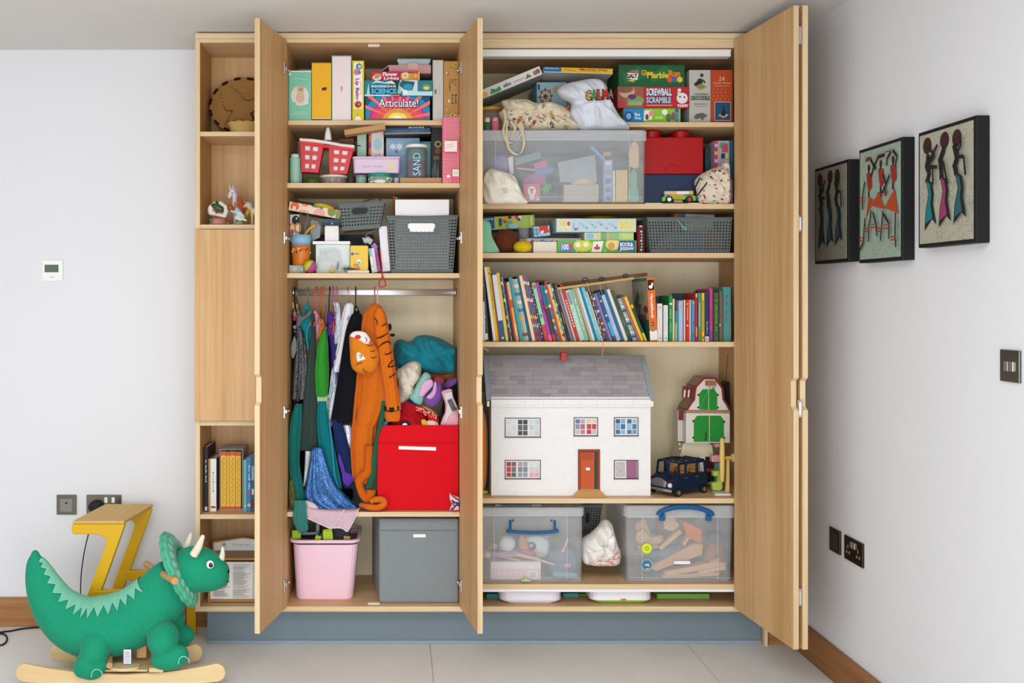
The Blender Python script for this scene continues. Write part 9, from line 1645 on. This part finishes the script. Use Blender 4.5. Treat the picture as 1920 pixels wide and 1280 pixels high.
for k,(x,y,r_,s_)in enumerate(seg):
 p0=D(x,y);kk=k+2;d=(pts[min(kk+1,39)]-pts[max(kk-1,0)]).normalized();n2=Vector((-d.z,0,d.x));rr_=dz(r_)
 amax=.75+.2*(1 if k%2 else-1);row=[]
 for j in range(9):
  a=amax*(j/4-1);row.append(p0+n2*(rr_*math.cos(a)+.0035)+Vector((0,1,0))*(rr_*s_*.92+.003)*math.sin(a))
 vs+=row
q.add(vs,[(k*9+j,k*9+j+1,(k+1)*9+j+1,(k+1)*9+j)for k in range(m_-1)for j in range(8)],GL_);st=put(q,'back_strip',t,smooth=True)
q=MB();q.tube([Vector(vs[k*9])for k in range(m_)],.0018,mat('#b9e0d0','fabric'),6);put(q,'strip_edge',st)
for x,y,dy in((345,1238,-.155),(182,1262,-.165)):
 q=MB();P=[D(x-11,y+7,dy),D(x-8,y-4,dy-.004),D(x,y-8,dy-.002),D(x+8,y-3,dy+.008),D(x+10,y+5,dy+.014)];q.tube(smoothpts([tuple(v)for v in P],14),.0016,mat('#9ad6c0','fabric'),6);put(q,'toe_stitching',t)
q=MB();q.tube([D(328,1089,-.17),D(274,1057,.16)],.0125,mat('#c9965e','card'),18);put(q,'handle_rod',t,smooth=False,bevel=.001)
def runner(Y0,X0,X1,th):
 q=MB();n2=26;up2,lo=[],[]
 for k in range(n2+1):
  f=k/n2;x=X0+.03+(X1-X0-.06)*f;c_=(2*f-1)**2;lo.append(Vector((x,Y0,.0005+.017*c_)));up2.append(Vector((x,Y0,.044+.038*c_)))
 def cap(cx_,z0,z1,s):r_=(z1-z0)/2;return[Vector((cx_+s*math.sin(a)*r_,Y0,(z0+z1)/2-math.cos(a)*r_))for a in[math.pi*j/8 for j in range(1,8)]]
 P=lo+cap(X1-.03,.0175,.082,1)+list(reversed(up2))+list(reversed(cap(X0+.03,.0175,.082,-1)));q.prism(P,(0,th,0),WDN);put(q,'runner',t,bevel=.003)
runner(-.387,-1.33,-.597,.02);runner(-.187,-1.278,-.716,.02)
for x0_,x1_ in((-1.075,-1.035),(-.86,-.81)):q=MB();q.box((x0_,-.405,.0515 if x0_<-1 else .058),(x1_,-.157,.066 if x0_<-1 else .073),WDN);put(q,'cross_slat',t,bevel=.002)
q=MB();q.box((-1.03,-.38,.052),(-.87,-.175,.058),WDN);put(q,'foot_board',t,bevel=.001)
q=MB();q.lathe([(.001,0),(.048,0),(.048,.01),(.001,.01)],(-.955,-.365,.0585),WDN,28,sx=1.1,sy=.7);put(q,'foot_disc',t);q=MB();q.tube([(-1.0,-.395,.078),(-1.03,-.285,.092)],.011,mat('#c09a68','card'),12);put(q,'foot_peg',t)
q=MB();q.box((-.93,-.295,.07),(-.895,-.235,.2),mat('#c99a66','card'));q.box((-1.15,-.295,.07),(-1.12,-.235,.17),mat('#c99a66','card'));put(q,'support_post',t,bevel=.002)
q=MB();a,c=D(232,1244,-.09),D(246,1217,-.09);q.box((a.x,YD-.092,a.z),(c.x,YD-.0905,c.z),mat('#e0e2ea','fabric'));tg=put(q,'care_tag',t);printed(Face((a.x,YD-.092,a.z),(c.x-a.x,0,0),(0,0,c.z-a.z)),[('r',.15,.1+.14*k,.85,.14+.14*k,'#8a90a4')for k in range(6)],tg)
